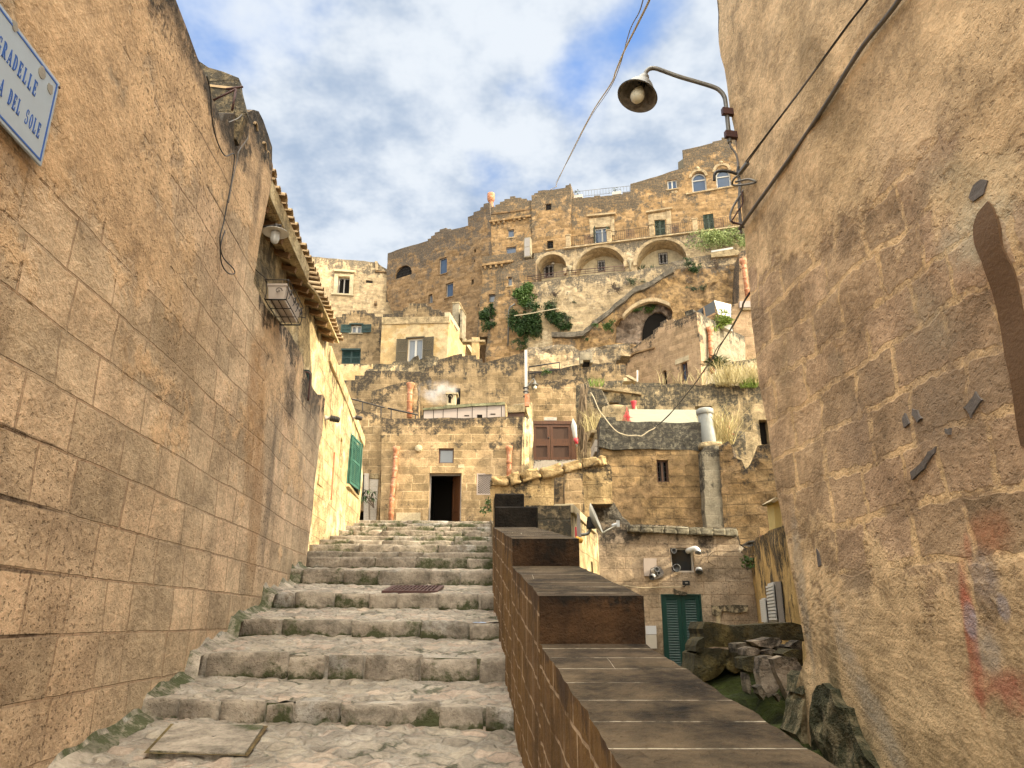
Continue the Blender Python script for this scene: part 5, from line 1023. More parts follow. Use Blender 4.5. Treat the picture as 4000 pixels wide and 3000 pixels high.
# roof terrace railing with flower boxes
def railing(label, pl, pts, h, sp, mat='iron', name='iron_railing', r=.012, cat='railing', dep=0.0, panels=(), group=None, hz=None):
    L = locs(pl, pts); root = empty(name, pl.w(L[0][0], L[0][1], dep), label, cat, group); mb = MB(); mp = MB()
    for k in range(len(L)-1):
        (a0, z0), (a1, z1) = L[k], L[k+1]; n = max(1, int(abs(a1-a0)/sp))
        mb.tube([pl.w(a0, z0+h, dep), pl.w(a1, z1+h, dep)], r*1.5, 5); mb.tube([pl.w(a0, z0+.06, dep), pl.w(a1, z1+.06, dep)], r*1.2, 5)
        for i in range(n+1): f = i/n; mp.tube([pl.w(a0+(a1-a0)*f, z0+(z1-z0)*f, dep), pl.w(a0+(a1-a0)*f, z0+(z1-z0)*f+h, dep)], r, 4, cap=False)
        for h2 in (hz or ()): mb.tube([pl.w(a0, z0+h*h2, dep), pl.w(a1, z1+h*h2, dep)], r*1.1, 4)
    mb.build('rail', M[mat], root); mp.build('balusters', M[mat], root); return root
rr_ = railing('thin pale railing with planters along the roof terrace of the palace', PE.off(1.0), S('c5', (92, 756), (400, 722), (720, 690)), .62, .25, 'grey_metal', r=.014)
for (x, y, n_) in ((160, 738, 1), (576, 702, 2)):
    a, z = PE.off(.5).px(*S('c5', (x, y))[0]); fb = empty('flower_box', PE.off(.5).w(a, z-.2), 'pale flower box with a thin plant on the %s of the roof terrace' % ('left end' if n_ == 1 else 'middle'), 'flower box')
    mb = MB(); mb.rect(PE.off(.5), a-.4, z-.12, a+.4, z+.18, 0, .35); bevel(mb.build('box', M['box_pale'], fb), .02); mb = MB(); leaf_clump(mb, PE.off(.5).w(a-.1, z+.4, .15), .35, 60, .07, seed=n_); mb.build('foliage', M['leaf_grey'], fb)
# balcony on the arcade
bz = S('c5', (30, 1300), (1900, 1065)); PB = PE1
arc = house('arcade', 'stone arcade of three deep arches carrying the long balcony', 'arcade', PB, S('c5', (-170, 1275), (-110, 1240), (-90, 1270), (30, 1300), (700, 1215), (1300, 1140), (1900, 1063), (2100, 1040), (2100, 1420), (1880, 1400), (1230, 1480), (730, 1590), (-30, 1680), (-290, 1700)), 'far_pale', .55,
      [], seed=14, grid=.5, rough=.03)
# rebuild its wall with the arched openings
bpy.data.objects.remove([c for c in arc.children if c.name.startswith('wall')][0])
al_ = locs(PB, S('c5', (-318, 1354), (-140, 1330), (30, 1300), (700, 1215), (1300, 1140), (1900, 1063), (3000, 915), (3000, 1420), (1880, 1400), (1230, 1490), (730, 1600), (-30, 1690), (-290, 1720)))
AR = [orect(PB, *S('c4', (1648, 835), (1970, 1085))), orect(PB, *S('c5', (128, 1325), (676, 1590))), orect(PB, *S('c5', (782, 1245), (1345, 1530)))]
AR = [(AR[0][0], AR[0][1]-.2, AR[0][2], AR[0][3]), (AR[1][0], AR[1][1]-.5, AR[1][2], AR[1][3]), (AR[2][0], AR[2][1]-.6, AR[2][2], AR[2][3])]
base_z = min(q[1] for q in al_)-.6
al2 = [q for q in al_ if q[1] > 0]; al2 = [(a, z) for a, z in al_[:7]]+[(al_[6][0], base_z), (al_[0][0], base_z)]
nich = [(apoly(r, 18, .98), 1.7) for r in AR]
wall_mb(PB, al2, thick=2.0, holes=nich, grid=.5, rough=.03, edge=.03, seed=14.2).build('wall', M['far_pale'], arc)
for r, wd in zip(AR, (('c4', 1743, 950, 1820, 1040, 'bars'), ('c5', 388, 1450, 440, 1530, 'dark'), ('c5', 1045, 1370, 1115, 1455, 'dark'))):
    Pb = PB.off(1.6); mb = MB(); mb.rect(PB, r[0]-.2, r[1]-.2, r[2]+.2, r[3]+.2, 1.66, 1.95); nw = mb.build('niche_wall', M['pale_band'], arc)
    rw = orect(Pb, *S(wd[0], (wd[1], wd[2]), (wd[3], wd[4]))); mb = MB(); framed(mb, Pb, (rw[0]-.1, rw[1]-.1, rw[2]+.1, rw[3]+.1), -.03, .08, .1); mb.build('window_frame', M['grey_frame'], arc)
    mb = MB(); mb.rect(Pb, *rw, .01, .05); mb.build('window_pane', M['dark_inside'], arc); mb = MB()
    e = .12
    for k in range(5): a = rw[0]-e+(rw[2]-rw[0]+2*e)*k/4; mb.rect(Pb, a-.015, rw[1]-e, a+.015, rw[3]+e, -.13, -.10)
    for k in range(5): z = rw[1]-e+(rw[3]-rw[1]+2*e)*k/4; mb.rect(Pb, rw[0]-e, z-.015, rw[2]+e, z+.015, -.10, -.08)
    mb.build('window_bars', M['iron'], arc)
    P = apoly((r[0]-.3, r[1], r[2]+.3, r[3]+.28), 22, .98); Q = apoly((r[0]-.02, r[1], r[2]+.02, r[3]+.02), 22, .98); mb = MB()
    for i in range(2, len(P)-1): mb.prism(PB, [P[i], P[i+1], Q[i+1], Q[i]], -.07, .05)
    mb.build('arch_ring', M['far_pale'], arc)
mb = MB(); b0, b1 = locs(PB, bz); mb.prism(PB, [(b0[0]-.2, b0[1]-.12), (b1[0]+3, b1[1]-.12+.0), (b1[0]+3, b1[1]+.0), (b0[0]-.2, b0[1]+.0)], -.25, .08); mb.build('balcony_slab', M['far_pale'], arc)
for i, (x, y) in enumerate(((1990-0, 985), )): pass
for x, y, sh in ((2010, 985, 'c4'), (725, 1465, 'c5')):
    mb = MB(); p = on(PB, sh, x, y, -.12); mb.lathe(p, [(.0, -.7), (.10, -.7), (.09, -.1), (.22, .15), (.24, .3), (0, .3)], (0, 0, 1), 10); mb.build('corbel_pillar', M['pale_band'], arc)
    mb = MB(); mb.rect(PB, PB.px(*S(sh, (x, y))[0])[0]-.55, p.z-.3, PB.px(*S(sh, (x, y))[0])[0]-.28, p.z+.2, -.2, .2); mb.rect(PB, PB.px(*S(sh, (x, y))[0])[0]+.28, p.z-.3, PB.px(*S(sh, (x, y))[0])[0]+.55, p.z+.2, -.2, .2); mb.build('impost', M['far_pale'], arc)
mb = MB(); mb.lathe(on(PB.off(1.6), 'c4', 1824, 912), [(.14, 0), (.16, .05), (.08, .12), (0, .13)], PB.n, 14); mb.build('round_lamp', M['white_enamel'], arc)
BR = railing('long iron balcony railing running across the palace above the arches', PB, S('c5', (40, 1292), (510, 1235), (940, 1180), (1410, 1122), (1900, 1062)), .95, .17, 'iron', name='balcony_railing', dep=-.1)
mb = MB()
for (x, y) in ((58, 1290), (500, 1238), (962, 1178), (1430, 1120)):
    a, z = PB.px(*S('c5', (x, y))[0]); mb.rect(PB, a-.20, z, a+.20, z+1.05, -.22, .12); mb.rect(PB, a-.26, z+1.05, a+.26, z+1.15, -.28, .16)
bevel(mb.build('railing_piers', M['far_pale'], arc), .02)
mb = MB()
for (x, y) in ((278, 1262), (728, 1205), (1200, 1150), (1690, 1090)):
    a, z = PB.px(*S('c5', (x, y))[0])
    for k in range(6): mb.rect(PB, a-.38, z+.15+.13*k, a+.38, z+.17+.13*k, -.12, -.09)
    for k in range(4): mb.rect(PB, a-.3+.2*k, z+.1, a-.28+.2*k, z+.9, -.125, -.095)
mb.build('lattice_panel', M['iron_brown'], BR)
bxp = empty('cabinet', on(PE1, 'c4', 1560, 850), 'tall grey two-door metal cabinet standing on the ledge left of the smallest arch', 'cabinet')
r = orect(PE1, *S('c4', (1520, 650), (1592, 855))); mb = MB(); mb.rect(PE1, *r, -.35, .3); bevel(mb.build('case', M['grey_block'], bxp), .02); mb = MB(); mb.rect(PE1, r[0]+.06, r[1]+.1, r[2]-.06, (r[1]+r[3])/2-.03, -.37, -.34); mb.rect(PE1, r[0]+.06, (r[1]+r[3])/2+.03, r[2]-.06, r[3]-.1, -.37, -.34); mb.build('doors', M['grey_frame'], bxp)
# lower terrace of the wing, buttress, window
house('terrace_wall', 'ochre lower wall with a corbelled parapet band under the palace wing', 'wall', PE.off(-.9), S('c4', (1062, 838), (1520, 772), (1530, 860), (1600, 880), (1600, 1500), (1560, 1700), (1000, 1700), (1064, 1100)), 'far_ochre', 2.0,
      [Wn('c4', 1132, 1248, 1206, 1322, kind='glass', gl='glass_grey', fr='grey_frame')], seed=15, trims=[('c4', ((1060, 925), (1400, 880), (1400, 905), (1060, 950)), -.25, .1, 'far_ochre', 'corbel_band')]
      + [('c4', ((x, y), (x+22, y-4), (x+22, y+24), (x, y+28)), -.2, .1, 'far_ochre', 'corbel') for x, y in ((1085, 950), (1145, 942), (1205, 933), (1265, 925))])
house('buttress_tower', 'rounded ochre buttress with one leaning window, left of the big retaining wall', 'tower', PE.off(-2.2), S('c4', (1215, 1050), (1290, 970), (1385, 898), (1520, 880), (1610, 868), (1640, 900), (1640, 1130), (1560, 1110), (1560, 1700), (1560, 2080), (1080, 2080), (1130, 1600), (1200, 1250)), 'far_ochre', 2.4,
      [Wn('c4', 1338, 1060, 1384, 1150, kind='glass', gl='glass_grey', fr='grey_frame', sill=True)], seed=16, rough=.12)
dp = empty('drain_pipe', on(PE.off(-2.3), 'c4', 1350, 1600), 'grey drain pipe running down the rounded buttress', 'drain pipe'); mb = MB(); mb.tube([on(PE.off(-2.3), 'c4', *q, -.12) for q in ((1420, 1352), (1362, 1390), (1352, 1420), (1348, 1560), (1342, 1800))], .07, 8); mb.build('pipe', M['grey_metal'], dp)
# big dark stepped facade
PBF = pl_px(1513, 1000, 67, .865, -.50)
house('stepped_facade', 'huge dark stepped facade with small blue windows rising to the right against the sky', 'building', PBF, S('c4', (40, 800), (310, 712), (475, 665), (475, 648), (510, 640), (510, 618), (550, 606), (552, 580), (600, 566), (602, 545), (672, 524), (675, 540), (720, 533), (722, 548), (905, 498), (905, 408), (965, 385), (968, 358), (1040, 335), (1042, 308), (1075, 298), (1078, 268), (1142, 250), (1150, 900), (1140, 1250), (1100, 1700), (900, 2080), (400, 2080), (30, 1300), (25, 1000)), 'far_dark', 5,
      [Wn('c4', 595, 862, 676, 1012, kind='glass', fr='grey_frame', sill='far_dark'), Wn('c4', 668, 1130, 745, 1262, kind='glass', fr='grey_frame', sill='far_dark'), Wn('c4', 484, 1252, 526, 1332, kind='glass', gl='glass_grey', fr='grey_frame'), Wn('c4', 974, 763, 994, 794, kind='dark'), Wn('c4', 942, 1084, 966, 1134, kind='dark'), Wn('c4', 966, 872, 982, 890, kind='dark'), Wn('c4', 1006, 1352, 1020, 1372, kind='dark'),
       Wn('c4', 120, 960, 300, 1026, kind='bars', arch=True)], seed=17, rough=.08)
cp = on(PBF, 'c4', 1125, 250, .5); tc_ = empty('terracotta_chimney_pot', cp, 'orange terracotta chimney pot on the peak of the stepped facade', 'chimney pot')
mb = MB(); mb.lathe(cp, [(.20, -.3), (.22, .1), (.2, .35), (.30, .4), (.36, .6), (.36, 1.15), (.33, 1.2), (.28, 1.15)], (0, 0, 1), 16); mb.build('pot', M['terracotta'], tc_)
# far left facade with the classical window
PA1 = pl_px(1205, 1001, 66, .98, .2)
fa = house('classical_house', 'pale facade with one classical framed open window, at the far left below the sky', 'building', PA1, S('c3', (150, 265), (290, 280), (1000, 342), (1035, 345), (1060, 372), (1150, 425), (1225, 458), (1400, 470), (1545, 492), (1560, 790), (1565, 1100), (150, 1100)), 'far_pale', 5,
      [Wn('c3', 612, 500, 738, 686, kind='dark', dep=.5), Wn('c3', 1134, 672, 1218, 778, kind='glass', fr='grey_frame'), Wn('c3', 912, 535, 982, 570, kind='bars')], seed=18,
      trims=[('c3', ((560, 430), (795, 448), (790, 468), (565, 452)), -.35, .1, 'pale_band', 'window_cornice'), ('c3', ((572, 470), (612, 472), (602, 690), (556, 688)), -.12, .1, 'pale_band', 'window_surround'), ('c3', ((738, 478), (782, 482), (770, 695), (727, 692)), -.12, .1, 'pale_band', 'window_surround'), ('c3', ((612, 472), (740, 480), (738, 500), (614, 498)), -.12, .1, 'pale_band', 'window_surround'),
             ('c3', ((535, 680), (775, 695), (772, 713), (535, 698)), -.22, .1, 'pale_band', 'window_sill'), ('c3', ((1010, 440), (1545, 488), (1545, 500), (1010, 454)), -.2, .1, 'far_dark', 'string_course'), ('c3', ((1005, 342), (1035, 345), (1045, 440), (1015, 440)), -.25, .1, 'far_pale', 'pier'), ('c3', ((1000, 780), (1030, 780), (1030, 815), (1000, 812)), -.4, .1, 'far_dark', 'drain_stone')])
r = orect(PA1, *S('c3', (612, 500), (738, 686))); mb = MB(); framed(mb, PA1, r, .3, .08, .08); c = PA1.w(r[0]+.1, r[1]+.1, .25); d_ = (PA1.d*.55-PA1.n*.8).normalized()
for (x0, z0, x1, z1) in ((0, 0, .07, r[3]-r[1]-.2), (.6, 0, .67, r[3]-r[1]-.2), (.07, 0, .6, .07), (.07, r[3]-r[1]-.27, .6, r[3]-r[1]-.2)):
    V = [c+d_*x+Vector((0, 0, z))+PA1.d*t for t in (0, .04) for x, z in ((x0, z0), (x1, z0), (x1, z1), (x0, z1))]; mb.add(V, [[0, 1, 2, 3], [7, 6, 5, 4], [0, 4, 5, 1], [1, 5, 6, 2], [2, 6, 7, 3], [3, 7, 4, 0]])
mb.build('casement', M['grey_frame'], fa)
# big pale retaining wall, diagonal ramp wall, cave
house('retaining_wall', 'broad pale retaining wall with patchy whitewash and tufts of plants beneath the arcade', 'wall', PE2, S('c6', (580, 400), (1150, 305), (2212, 195), (2520, 140), (2740, 60), (3250, -20), (3850, -70), (3900, 150), (3250, 190), (2900, 300), (2400, 480), (2050, 640), (1820, 830), (1680, 930), (1540, 1060), (1420, 1150), (1300, 1180), (1250, 1900), (560, 1900), (560, 1400)), 'far_pale', 1.4, [], seed=19, rough=.12, edge=.06, grid=.5)
tr_ = railing('low thin railing along the edge of the terrace in front of the arches', PE2, S('c6', (590, 365), (1150, 285), (1985, 210)), .45, .8, 'iron_brown', name='terrace_railing', r=.02, hz=(.5,))
PR_ = PE3
rm = empty('ramp_wall', on(PR_, 'c7', 300, 900), 'ochre rock cut wall under a dark diagonal ramp parapet, with a cave arch', 'rock wall')
rl_ = locs(PR_, S('c6', (950, 1120), (1400, 1105), (1500, 1020), (1640, 890), (1780, 790), (2000, 600), (2120, 490)))+locs(PR_, S('c7', (545, 80), (640, 60), (730, 15), (880, -85), (1000, -150), (1500, -190), (3300, -330), (3300, 1300), (-150, 1300), (-250, 1300), (-430, 1250)))
cave = locs(PR_, S('c7', (300, 720), (310, 600), (305, 490), (360, 430), (400, 420), (440, 370), (520, 300), (600, 255), (700, 222), (800, 225), (900, 255), (960, 290), (990, 360), (960, 480), (880, 640), (700, 760)))
wall_mb(PR_, rl_, thick=1.8, holes=[(cave, 1.6)], grid=.45, rough=.22, edge=.08, seed=20.3).build('rock_face', M['cliff'], rm)
Pc = PR_.off(.8); inner = locs(Pc, S('c7', (250, 780), (250, 380), (450, 230), (800, 190), (1050, 260), (1080, 700), (700, 800)))
dk = locs(Pc, S('c7', (625, 690), (630, 560), (655, 470), (700, 400), (770, 360), (850, 362), (905, 400), (935, 450), (900, 560), (760, 680)))
wall_mb(Pc, inner, thick=.75, holes=[(dk, .7)], grid=.3, rough=.35, edge=.03, seed=21.3, rsc=1.4).build('cave_rock', M['cave_rock'] if 'cave_rock' in M else M['rock'], rm)
mb = MB(); mb.prism(Pc, dk, .25, .7); mb.build('cave_shade', M['dark_inside'], rm)  # near-black sheet close behind the opening, standing in for cave shade
# dark parapet band along the ramp and arch ring
def band(pl, sh, top, w, d0, d1, mat, name, par):
    P = locs(pl, S(sh, *top)); mb = MB()
    for i in range(len(P)-1):
        p, q = P[i], P[i+1]; mb.prism(pl, [(p[0], p[1]-w), (q[0], q[1]-w), (q[0], q[1]), (p[0], p[1])], d0+rnd(-.02, .02), d1)
    return mb.build(name, M[mat], par)
band(PR_, 'c6', [(950, 1115), (1150, 1120), (1300, 1110), (1400, 1100), (1450, 1050), (1500, 1020), (1540, 960), (1640, 890), (1780, 790), (1850, 710), (2000, 600), (2120, 490), (2212, 450)], .42, -.35, .3, 'ramp_dark', 'ramp_parapet', rm)
band(PR_, 'c7', [(545, 80), (640, 60), (730, 15), (880, -85), (1000, -150)], .42, -.35, .3, 'ramp_dark', 'ramp_parapet', rm)
band(PR_, 'c7', [(400, 400), (440, 350), (520, 280), (600, 235), (700, 202), (800, 200), (900, 232), (960, 262)], .32, -.2, .3, 'far_pale', 'arch_ring', rm)
# plants on the cliffs
gb_ = 'bushes growing out of the retaining wall'
def bp(sh, x, y, dep=-.5, pl=None): return on(pl or PE2, sh, x, y, dep)
bush('bright green rounded bush on the upper left of the retaining wall', bp('c6', 565, 610), 1.1, 4500, .11, 'leaf_mid', (1.0, .5, .85), gb_, 1, tr=.04)
bush('big dark hanging ivy mass below the bright green bush', bp('c6', 715, 880), 1.6, 7500, .11, 'leaf_dark', (.75, .4, 1.25), gb_, 2, tr=.04, name='wall_ivy')
bush('dark tuft at the foot of the big ivy on its left', bp('c6', 520, 1060), .75, 1500, .11, 'leaf_dark', (.7, .4, 1.1), gb_, 3)
bush('dark green shrub right of the ivy mass under the cream wire', bp('c6', 1030, 930), .95, 2400, .11, 'leaf_dark', (.9, .4, 1.0), gb_, 4)
bush('small shrub at the right end of the cream wire', bp('c6', 1180, 955), .5, 450, .07, 'leaf_grey', (1, .4, .8), gb_, 5)
bush('thin trailing plant above the dark shrub on the retaining wall', bp('c6', 985, 740), .6, 380, .06, 'leaf_grey', (.5, .4, 1.3), gb_, 6)
bush('brownish tuft high on the whitewashed wall', bp('c6', 1005, 580), .42, 320, .06, 'twig_brown', (1, .4, .8), gb_, 7)
bush('lone small tuft in the middle of the pale masonry', bp('c6', 1268, 700), .26, 160, .05, 'leaf_grey', (1, .4, .8), gb_, 8)
bush('dry brown bush at the upper right of the whitewash', bp('c6', 1875, 495), .52, 420, .06, 'twig_brown', (1, .4, 1), gb_, 9)
bush('dark tuft near the top of the diagonal ramp', bp('c6', 2130, 395), .55, 500, .06, 'leaf_grey', (1.1, .4, .7), gb_, 10)
bush('round grey green tuft left of the ivy by the drain pipe', bp('c6', 410, 845), .42, 330, .06, 'leaf_grey', (.8, .4, 1), gb_, 11)
bush('dark bush hanging on the stepped facade edge left of the buttress', on(PE.off(-2.0), 'c4', 1150, 1460, -.3), 1.2, 3200, .12, 'leaf_dark', (.7, .4, 1.0), gb_, 12, tr=.03)
bush('lower dark bush on the facade edge left of the buttress', on(PE.off(-2.2), 'c4', 1140, 1585, -.3), .7, 700, .09, 'leaf_dark', (.8, .4, .9), gb_, 13)
bush('dark trailing plant under the ivy at the white post', bp('c6', 520, 1300), .7, 700, .07, 'leaf_dark', (1, .4, .8), gb_, 14)
bush('fresh green tuft on the rock below the ramp, left of the cave', bp('c6', 1765, 1055, -.5, PR_), .62, 900, .07, 'leaf_mid', (1.1, .5, .65), gb_, 15)
bush('tiny dark tuft on the rock under the ramp', bp('c6', 1455, 1220, -.3, PR_), .25, 150, .05, 'leaf_dark', (1, .4, .8), gb_, 16)
bush('round dark green bush on the wall right of the arcade steps', on(PR_, 'c5', 1405, 1512, -.3), .62, 900, .07, 'leaf_dark', (1, .5, .8), gb_, 17)
bush('grey dry tuft right of the round dark bush', on(PR_, 'c5', 1640, 1488, -.3), .42, 260, .06, 'twig_brown', (1, .4, .9), gb_, 18)
bush('small purple brown tuft above the cave, leftmost of three', on(PR_, 'f2', 120, 455, -.3), .42, 260, .06, 'twig_brown', (1, .4, .8), gb_, 19)
bush('middle grey green tuft of three above the cave', on(PR_, 'f2', 155, 555, -.3), .34, 220, .06, 'leaf_grey', (1, .4, .7), gb_, 20)
bush('right green tuft of three above the cave', on(PR_, 'f2', 278, 540, -.3), .36, 240, .06, 'leaf_grey', (1, .4, 1), gb_, 21)
bush('green fringe hanging inside the top of the cave arch', on(PR_, 'c7', 660, 290, .6), .75, 600, .08, 'leaf_mid', (1.2, .4, .5), gb_, 22)
bush('wide airy olive green shrub hanging over the terrace right of the arches', on(PE1, 'c5', 1700, 1240, -.7), 1.9, 5200, .08, 'leaf_olive', (1.55, .5, .72), None, 23, cat='shrub', name='hanging_shrub', tr=.03)
bush('sparse end of the olive shrub touching the right house edge', on(PE1, 'c5', 1900, 1290, -.9), .8, 700, .07, 'leaf_olive', (.7, .5, .8), None, 24, cat='shrub', name='hanging_shrub')
for i, (x, y, lab) in enumerate(((845, 1480, 'left spiky agave inside the largest arch'), (880, 1490, 'middle spiky agave inside the largest arch'), (958, 1482, 'right spiky agave inside the largest arch'))):
    c = on(PB, 'c5', x, y, .2); root = empty('agave', c-Vector((0, 0, .4)), lab, 'agave'); mb = MB()
    for k in range(26):
        a = rnd(0, 6.28); e = rnd(.2, 1.3); d_ = Vector((math.cos(a)*math.cos(e), math.sin(a)*math.cos(e)*.6, math.sin(e))); L_ = rnd(.5, .75) if i != 1 else rnd(.35, .5); sd = d_.cross(Vector((0, 0, 1))).normalized()*.04
        b_ = c-Vector((0, 0, .4)); mb.add([b_-sd, b_+sd, b_+d_*L_*.6+sd, b_+d_*L_, b_+d_*L_*.6-sd], [[0, 1, 2, 4], [4, 2, 3]])
    mb.build('leaves', M['leaf_grey'], root)
wt_ = empty('parapet_block', on(PE2, 'c5', 1750, 1345), 'dark coping with a white window board under the hanging olive shrub', 'parapet wall')
mb = MB(); mb.prism(PE2, locs(PE2, S('c5', (1590, 1365), (1845, 1325), (1850, 1340), (1890, 1330), (1895, 1390), (1600, 1420))), -.35, .1); mb.build('coping', M['lichen_block'], wt_); mb = MB(); mb.prism(PE2, locs(PE2, S('c5', (1598, 1345), (1832, 1305), (1834, 1325), (1600, 1366))), -.33, -.1); mb.build('board', M['white_frame'], wt_)
cable('cream_cable', 'cream cable strung slightly upward across the ivy on the retaining wall', [bp('c6', 485, 992, -2.0), bp('c6', 700, 962, -2.0), bp('c6', 900, 925, -2.0), bp('c6', 1110, 890, -2.0)], .035, 'cable_cream')
# tall tower edge by the right house with terracotta pipe
PT = pl_px(2900, 1100, 50, .99, -.1)
house('tower_house', 'tall narrow masonry house with a ledge, squeezed beside the right house edge', 'house', PT, S('f2', (720, 150), (740, 95), (780, 85), (900, 60), (1100, 60), (1100, 1700), (560, 1700), (780, 1400), (770, 1180), (640, 1030), (625, 860), (640, 720), (700, 700)), 'house_pink', 4, [], seed=22,
      trims=[('f2', ((710, 705), (850, 700), (862, 775), (715, 780)), -.35, .1, 'pink_panel', 'ledge'), ('f2', ((750, 780), (862, 775), (862, 800), (755, 806)), -.3, .1, 'lichen_block', 'ledge_base')])
Pts = Pl(PT.w(PT.px(*S('f2', (720, 150))[0])[0], 0).x, PT.w(PT.px(*S('f2', (720, 150))[0])[0], 0).y, -.5, .86)
mbx = MB(); q = [at(*S('f2', p_)[0], Y_) for p_, Y_ in (((715, 110), 50), ((612, 390), 57), ((625, 720), 57), ((722, 720), 50))]; mbx.add(q+[p+Vector((1.2, 1.5, 0)) for p in q], [[0, 1, 2, 3], [7, 6, 5, 4], [0, 4, 5, 1], [1, 5, 6, 2], [2, 6, 7, 3], [3, 7, 4, 0]], [[(0, 4), (4, 2), (4, 0), (0, 0)]]+[[(0, 0)]*4]*5)
sh_ = tag(mbx.build('buttress_wall', M['far_dark']), 'dark scratched side wall sloping down behind the tall narrow house', 'wall')
dp2 = empty('drain_pipe', at(*S('f2', (800, 450))[0], 49.6), 'long terracotta drain pipe on the tall narrow house at the right edge', 'drain pipe')
def tpipe(mb, pts, r, n, flare=True):
    P = [Vector(p) for p in pts]; L = (P[-1]-P[0]).length
    mb.tube(P, r, 12)
    for k in range(n):
        f = (k+.5)/n; i = min(int(f*(len(P)-1)), len(P)-2); t = f*(len(P)-1)-i; c = P[i].lerp(P[i+1], t); d_ = (P[i+1]-P[i]).normalized(); mb.lathe(c, [(r, -.02), (r*1.16, 0), (r*1.18, .06), (r, .1)], d_*-1, 12)
mb = MB(); tpipe(mb, [at(*S('f2', p_)[0], 49.5) for p_ in ((770, 245), (790, 420), (815, 620))], .17, 3); mb.lathe(at(*S('f2', (768, 240))[0], 49.5), [(.17, -.1), (.26, .1), (.28, .35), (.22, .3)], (0, 0, 1), 12); mb.build('pipe', M['terracotta'], dp2)
# right-mid house (stepped gable, return wall partly in sun)
PJ = pl_px(2721, 1400, 44, .62, -.78); oJ = at(2721, 1400, 44); vJ = Vector((.66, .75, 0)); PJ2 = Pl(oJ.x, oJ.y, vJ.x, vJ.y)
dtop = PJ2.px(*S('c7', (1830, 660))[0]); 
J = house('gabled_house', 'pinkish stone house with stepped sloping top and two small dark windows, below the cave', 'house', PJ, S('c7', (480, 860), (480, 800), (640, 692), (760, 612), (760, 572), (838, 522), (840, 482), (908, 440), (910, 462), (998, 435), (1000, 468), (1268, 352), (1300, 640), (1330, 1090), (1335, 1260), (440, 1260), (420, 960), (520, 880)), 'house_pink', .6,
      [Wn('c7', 862, 1055, 925, 1225, kind='dark', dep=.25), Wn('c7', 1072, 965, 1172, 1160, kind='glass', gl='glass_blue', fr='brown_frame', cross=(1, 0), dep=.25)], seed=23, rough=.03, ext=Vector((.66, .75, 0))*.5,
      trims=[('c7', ((1020, 925), (1180, 865), (1180, 925), (1020, 985)), -.04, .1, 'pale_band', 'window_lintel'), ('c7', ((430, 945), (480, 870), (540, 835), (780, 770), (780, 790), (545, 858), (500, 890), (440, 965)), -.12, .1, 'far_dark', 'sloping_ledge')])
j2 = locs(PJ2, S('c7', (1270, 352), (1300, 370), (1305, 362), (1500, 480), (1620, 560), (1830, 645), (1845, 905), (1900, 1250), (1335, 1250), (1300, 640)))
j2[0] = (0.02, j2[0][1]); wall_mb(PJ2, j2, thick=.6, grid=.45, rough=.03, edge=.03, seed=24, front=-.02).build('return_wall', M['grey_block'], J)
dp3 = empty('drain_pipe', on(PJ2, 'c7', 1410, 1080, -.2), 'terracotta drain pipe with a flared top on the grey return wall of the gabled house', 'drain pipe')
mb = MB(); tpipe(mb, [on(PJ2, 'c7', *q, -.22) for q in ((1392, 600), (1400, 800), (1420, 1085))], .15, 5); mb.lathe(on(PJ2, 'c7', 1392, 605, -.22), [(.15, -.15), (.2, .05), (.27, .3), (.22, .28)], (0, 0, 1), 12); mb.build('pipe', M['terracotta'], dp3)
# roof canopy with plants on that house
cn = empty('roof_canopy', at(*S('f2', (520, 800))[0], 48), 'slanted canopy with a pale side panel and dark slats over a plant terrace', 'canopy')
def quad3(mb, pts, th=Vector((0, .12, 0))):
    P = [Vector(p) for p in pts]; mb.add(P+[p+th for p in P], [[0, 1, 2, 3], [7, 6, 5, 4], [0, 4, 5, 1], [1, 5, 6, 2], [2, 6, 7, 3], [3, 7, 4, 0]]); return mb
mb = MB(); quad3(mb, [at(*S('f2', q)[0], Y) for q, Y in (((422, 672), 46.5), ((622, 722), 47.5), ((620, 872), 47.5), ((470, 835), 46.6))]); mb.build('side_panel', M['white_frame'], cn)
mb = MB(); quad3(mb, [at(*S('f2', q)[0], Y) for q, Y in (((218, 798), 46.4), ((422, 675), 46.4), ((435, 815), 46.4), ((320, 870), 46.4))]); mb.build('slats', M['black_panel'], cn)
mb = MB(); quad3(mb, [at(*S('f2', q)[0], Y) for q, Y in (((320, 872), 46.3), ((432, 816), 46.3), ((440, 835), 46.3), ((320, 892), 46.3))]); quad3(mb, [at(*S('f2', q)[0], Y) for q, Y in (((292, 760), 46.2), ((305, 752), 46.2), ((322, 868), 46.2), ((310, 872), 46.2))]); mb.build('beam', M['wood_beam'], cn)
bush('leafy pot shrub on the terrace under the slanted canopy', at(*S('f2', (470, 905))[0], 46.2), .9, 1100, .08, 'leaf_bright', (1.0, .5, .7), None, 31, cat='shrub', name='pot_shrub')
wb = empty('terrace_block', at(*S('f2', (560, 980))[0], 46.8), 'small white blocks at the back of the canopy terrace', 'wall'); mb = MB(); quad3(mb, [at(*S('f2', q)[0], 46.5) for q in ((490, 970), (525, 950), (630, 965), (640, 1040), (560, 1020))][:4], Vector((0, .5, 0))); mb.build('blocks', M['white_frame'], wb)
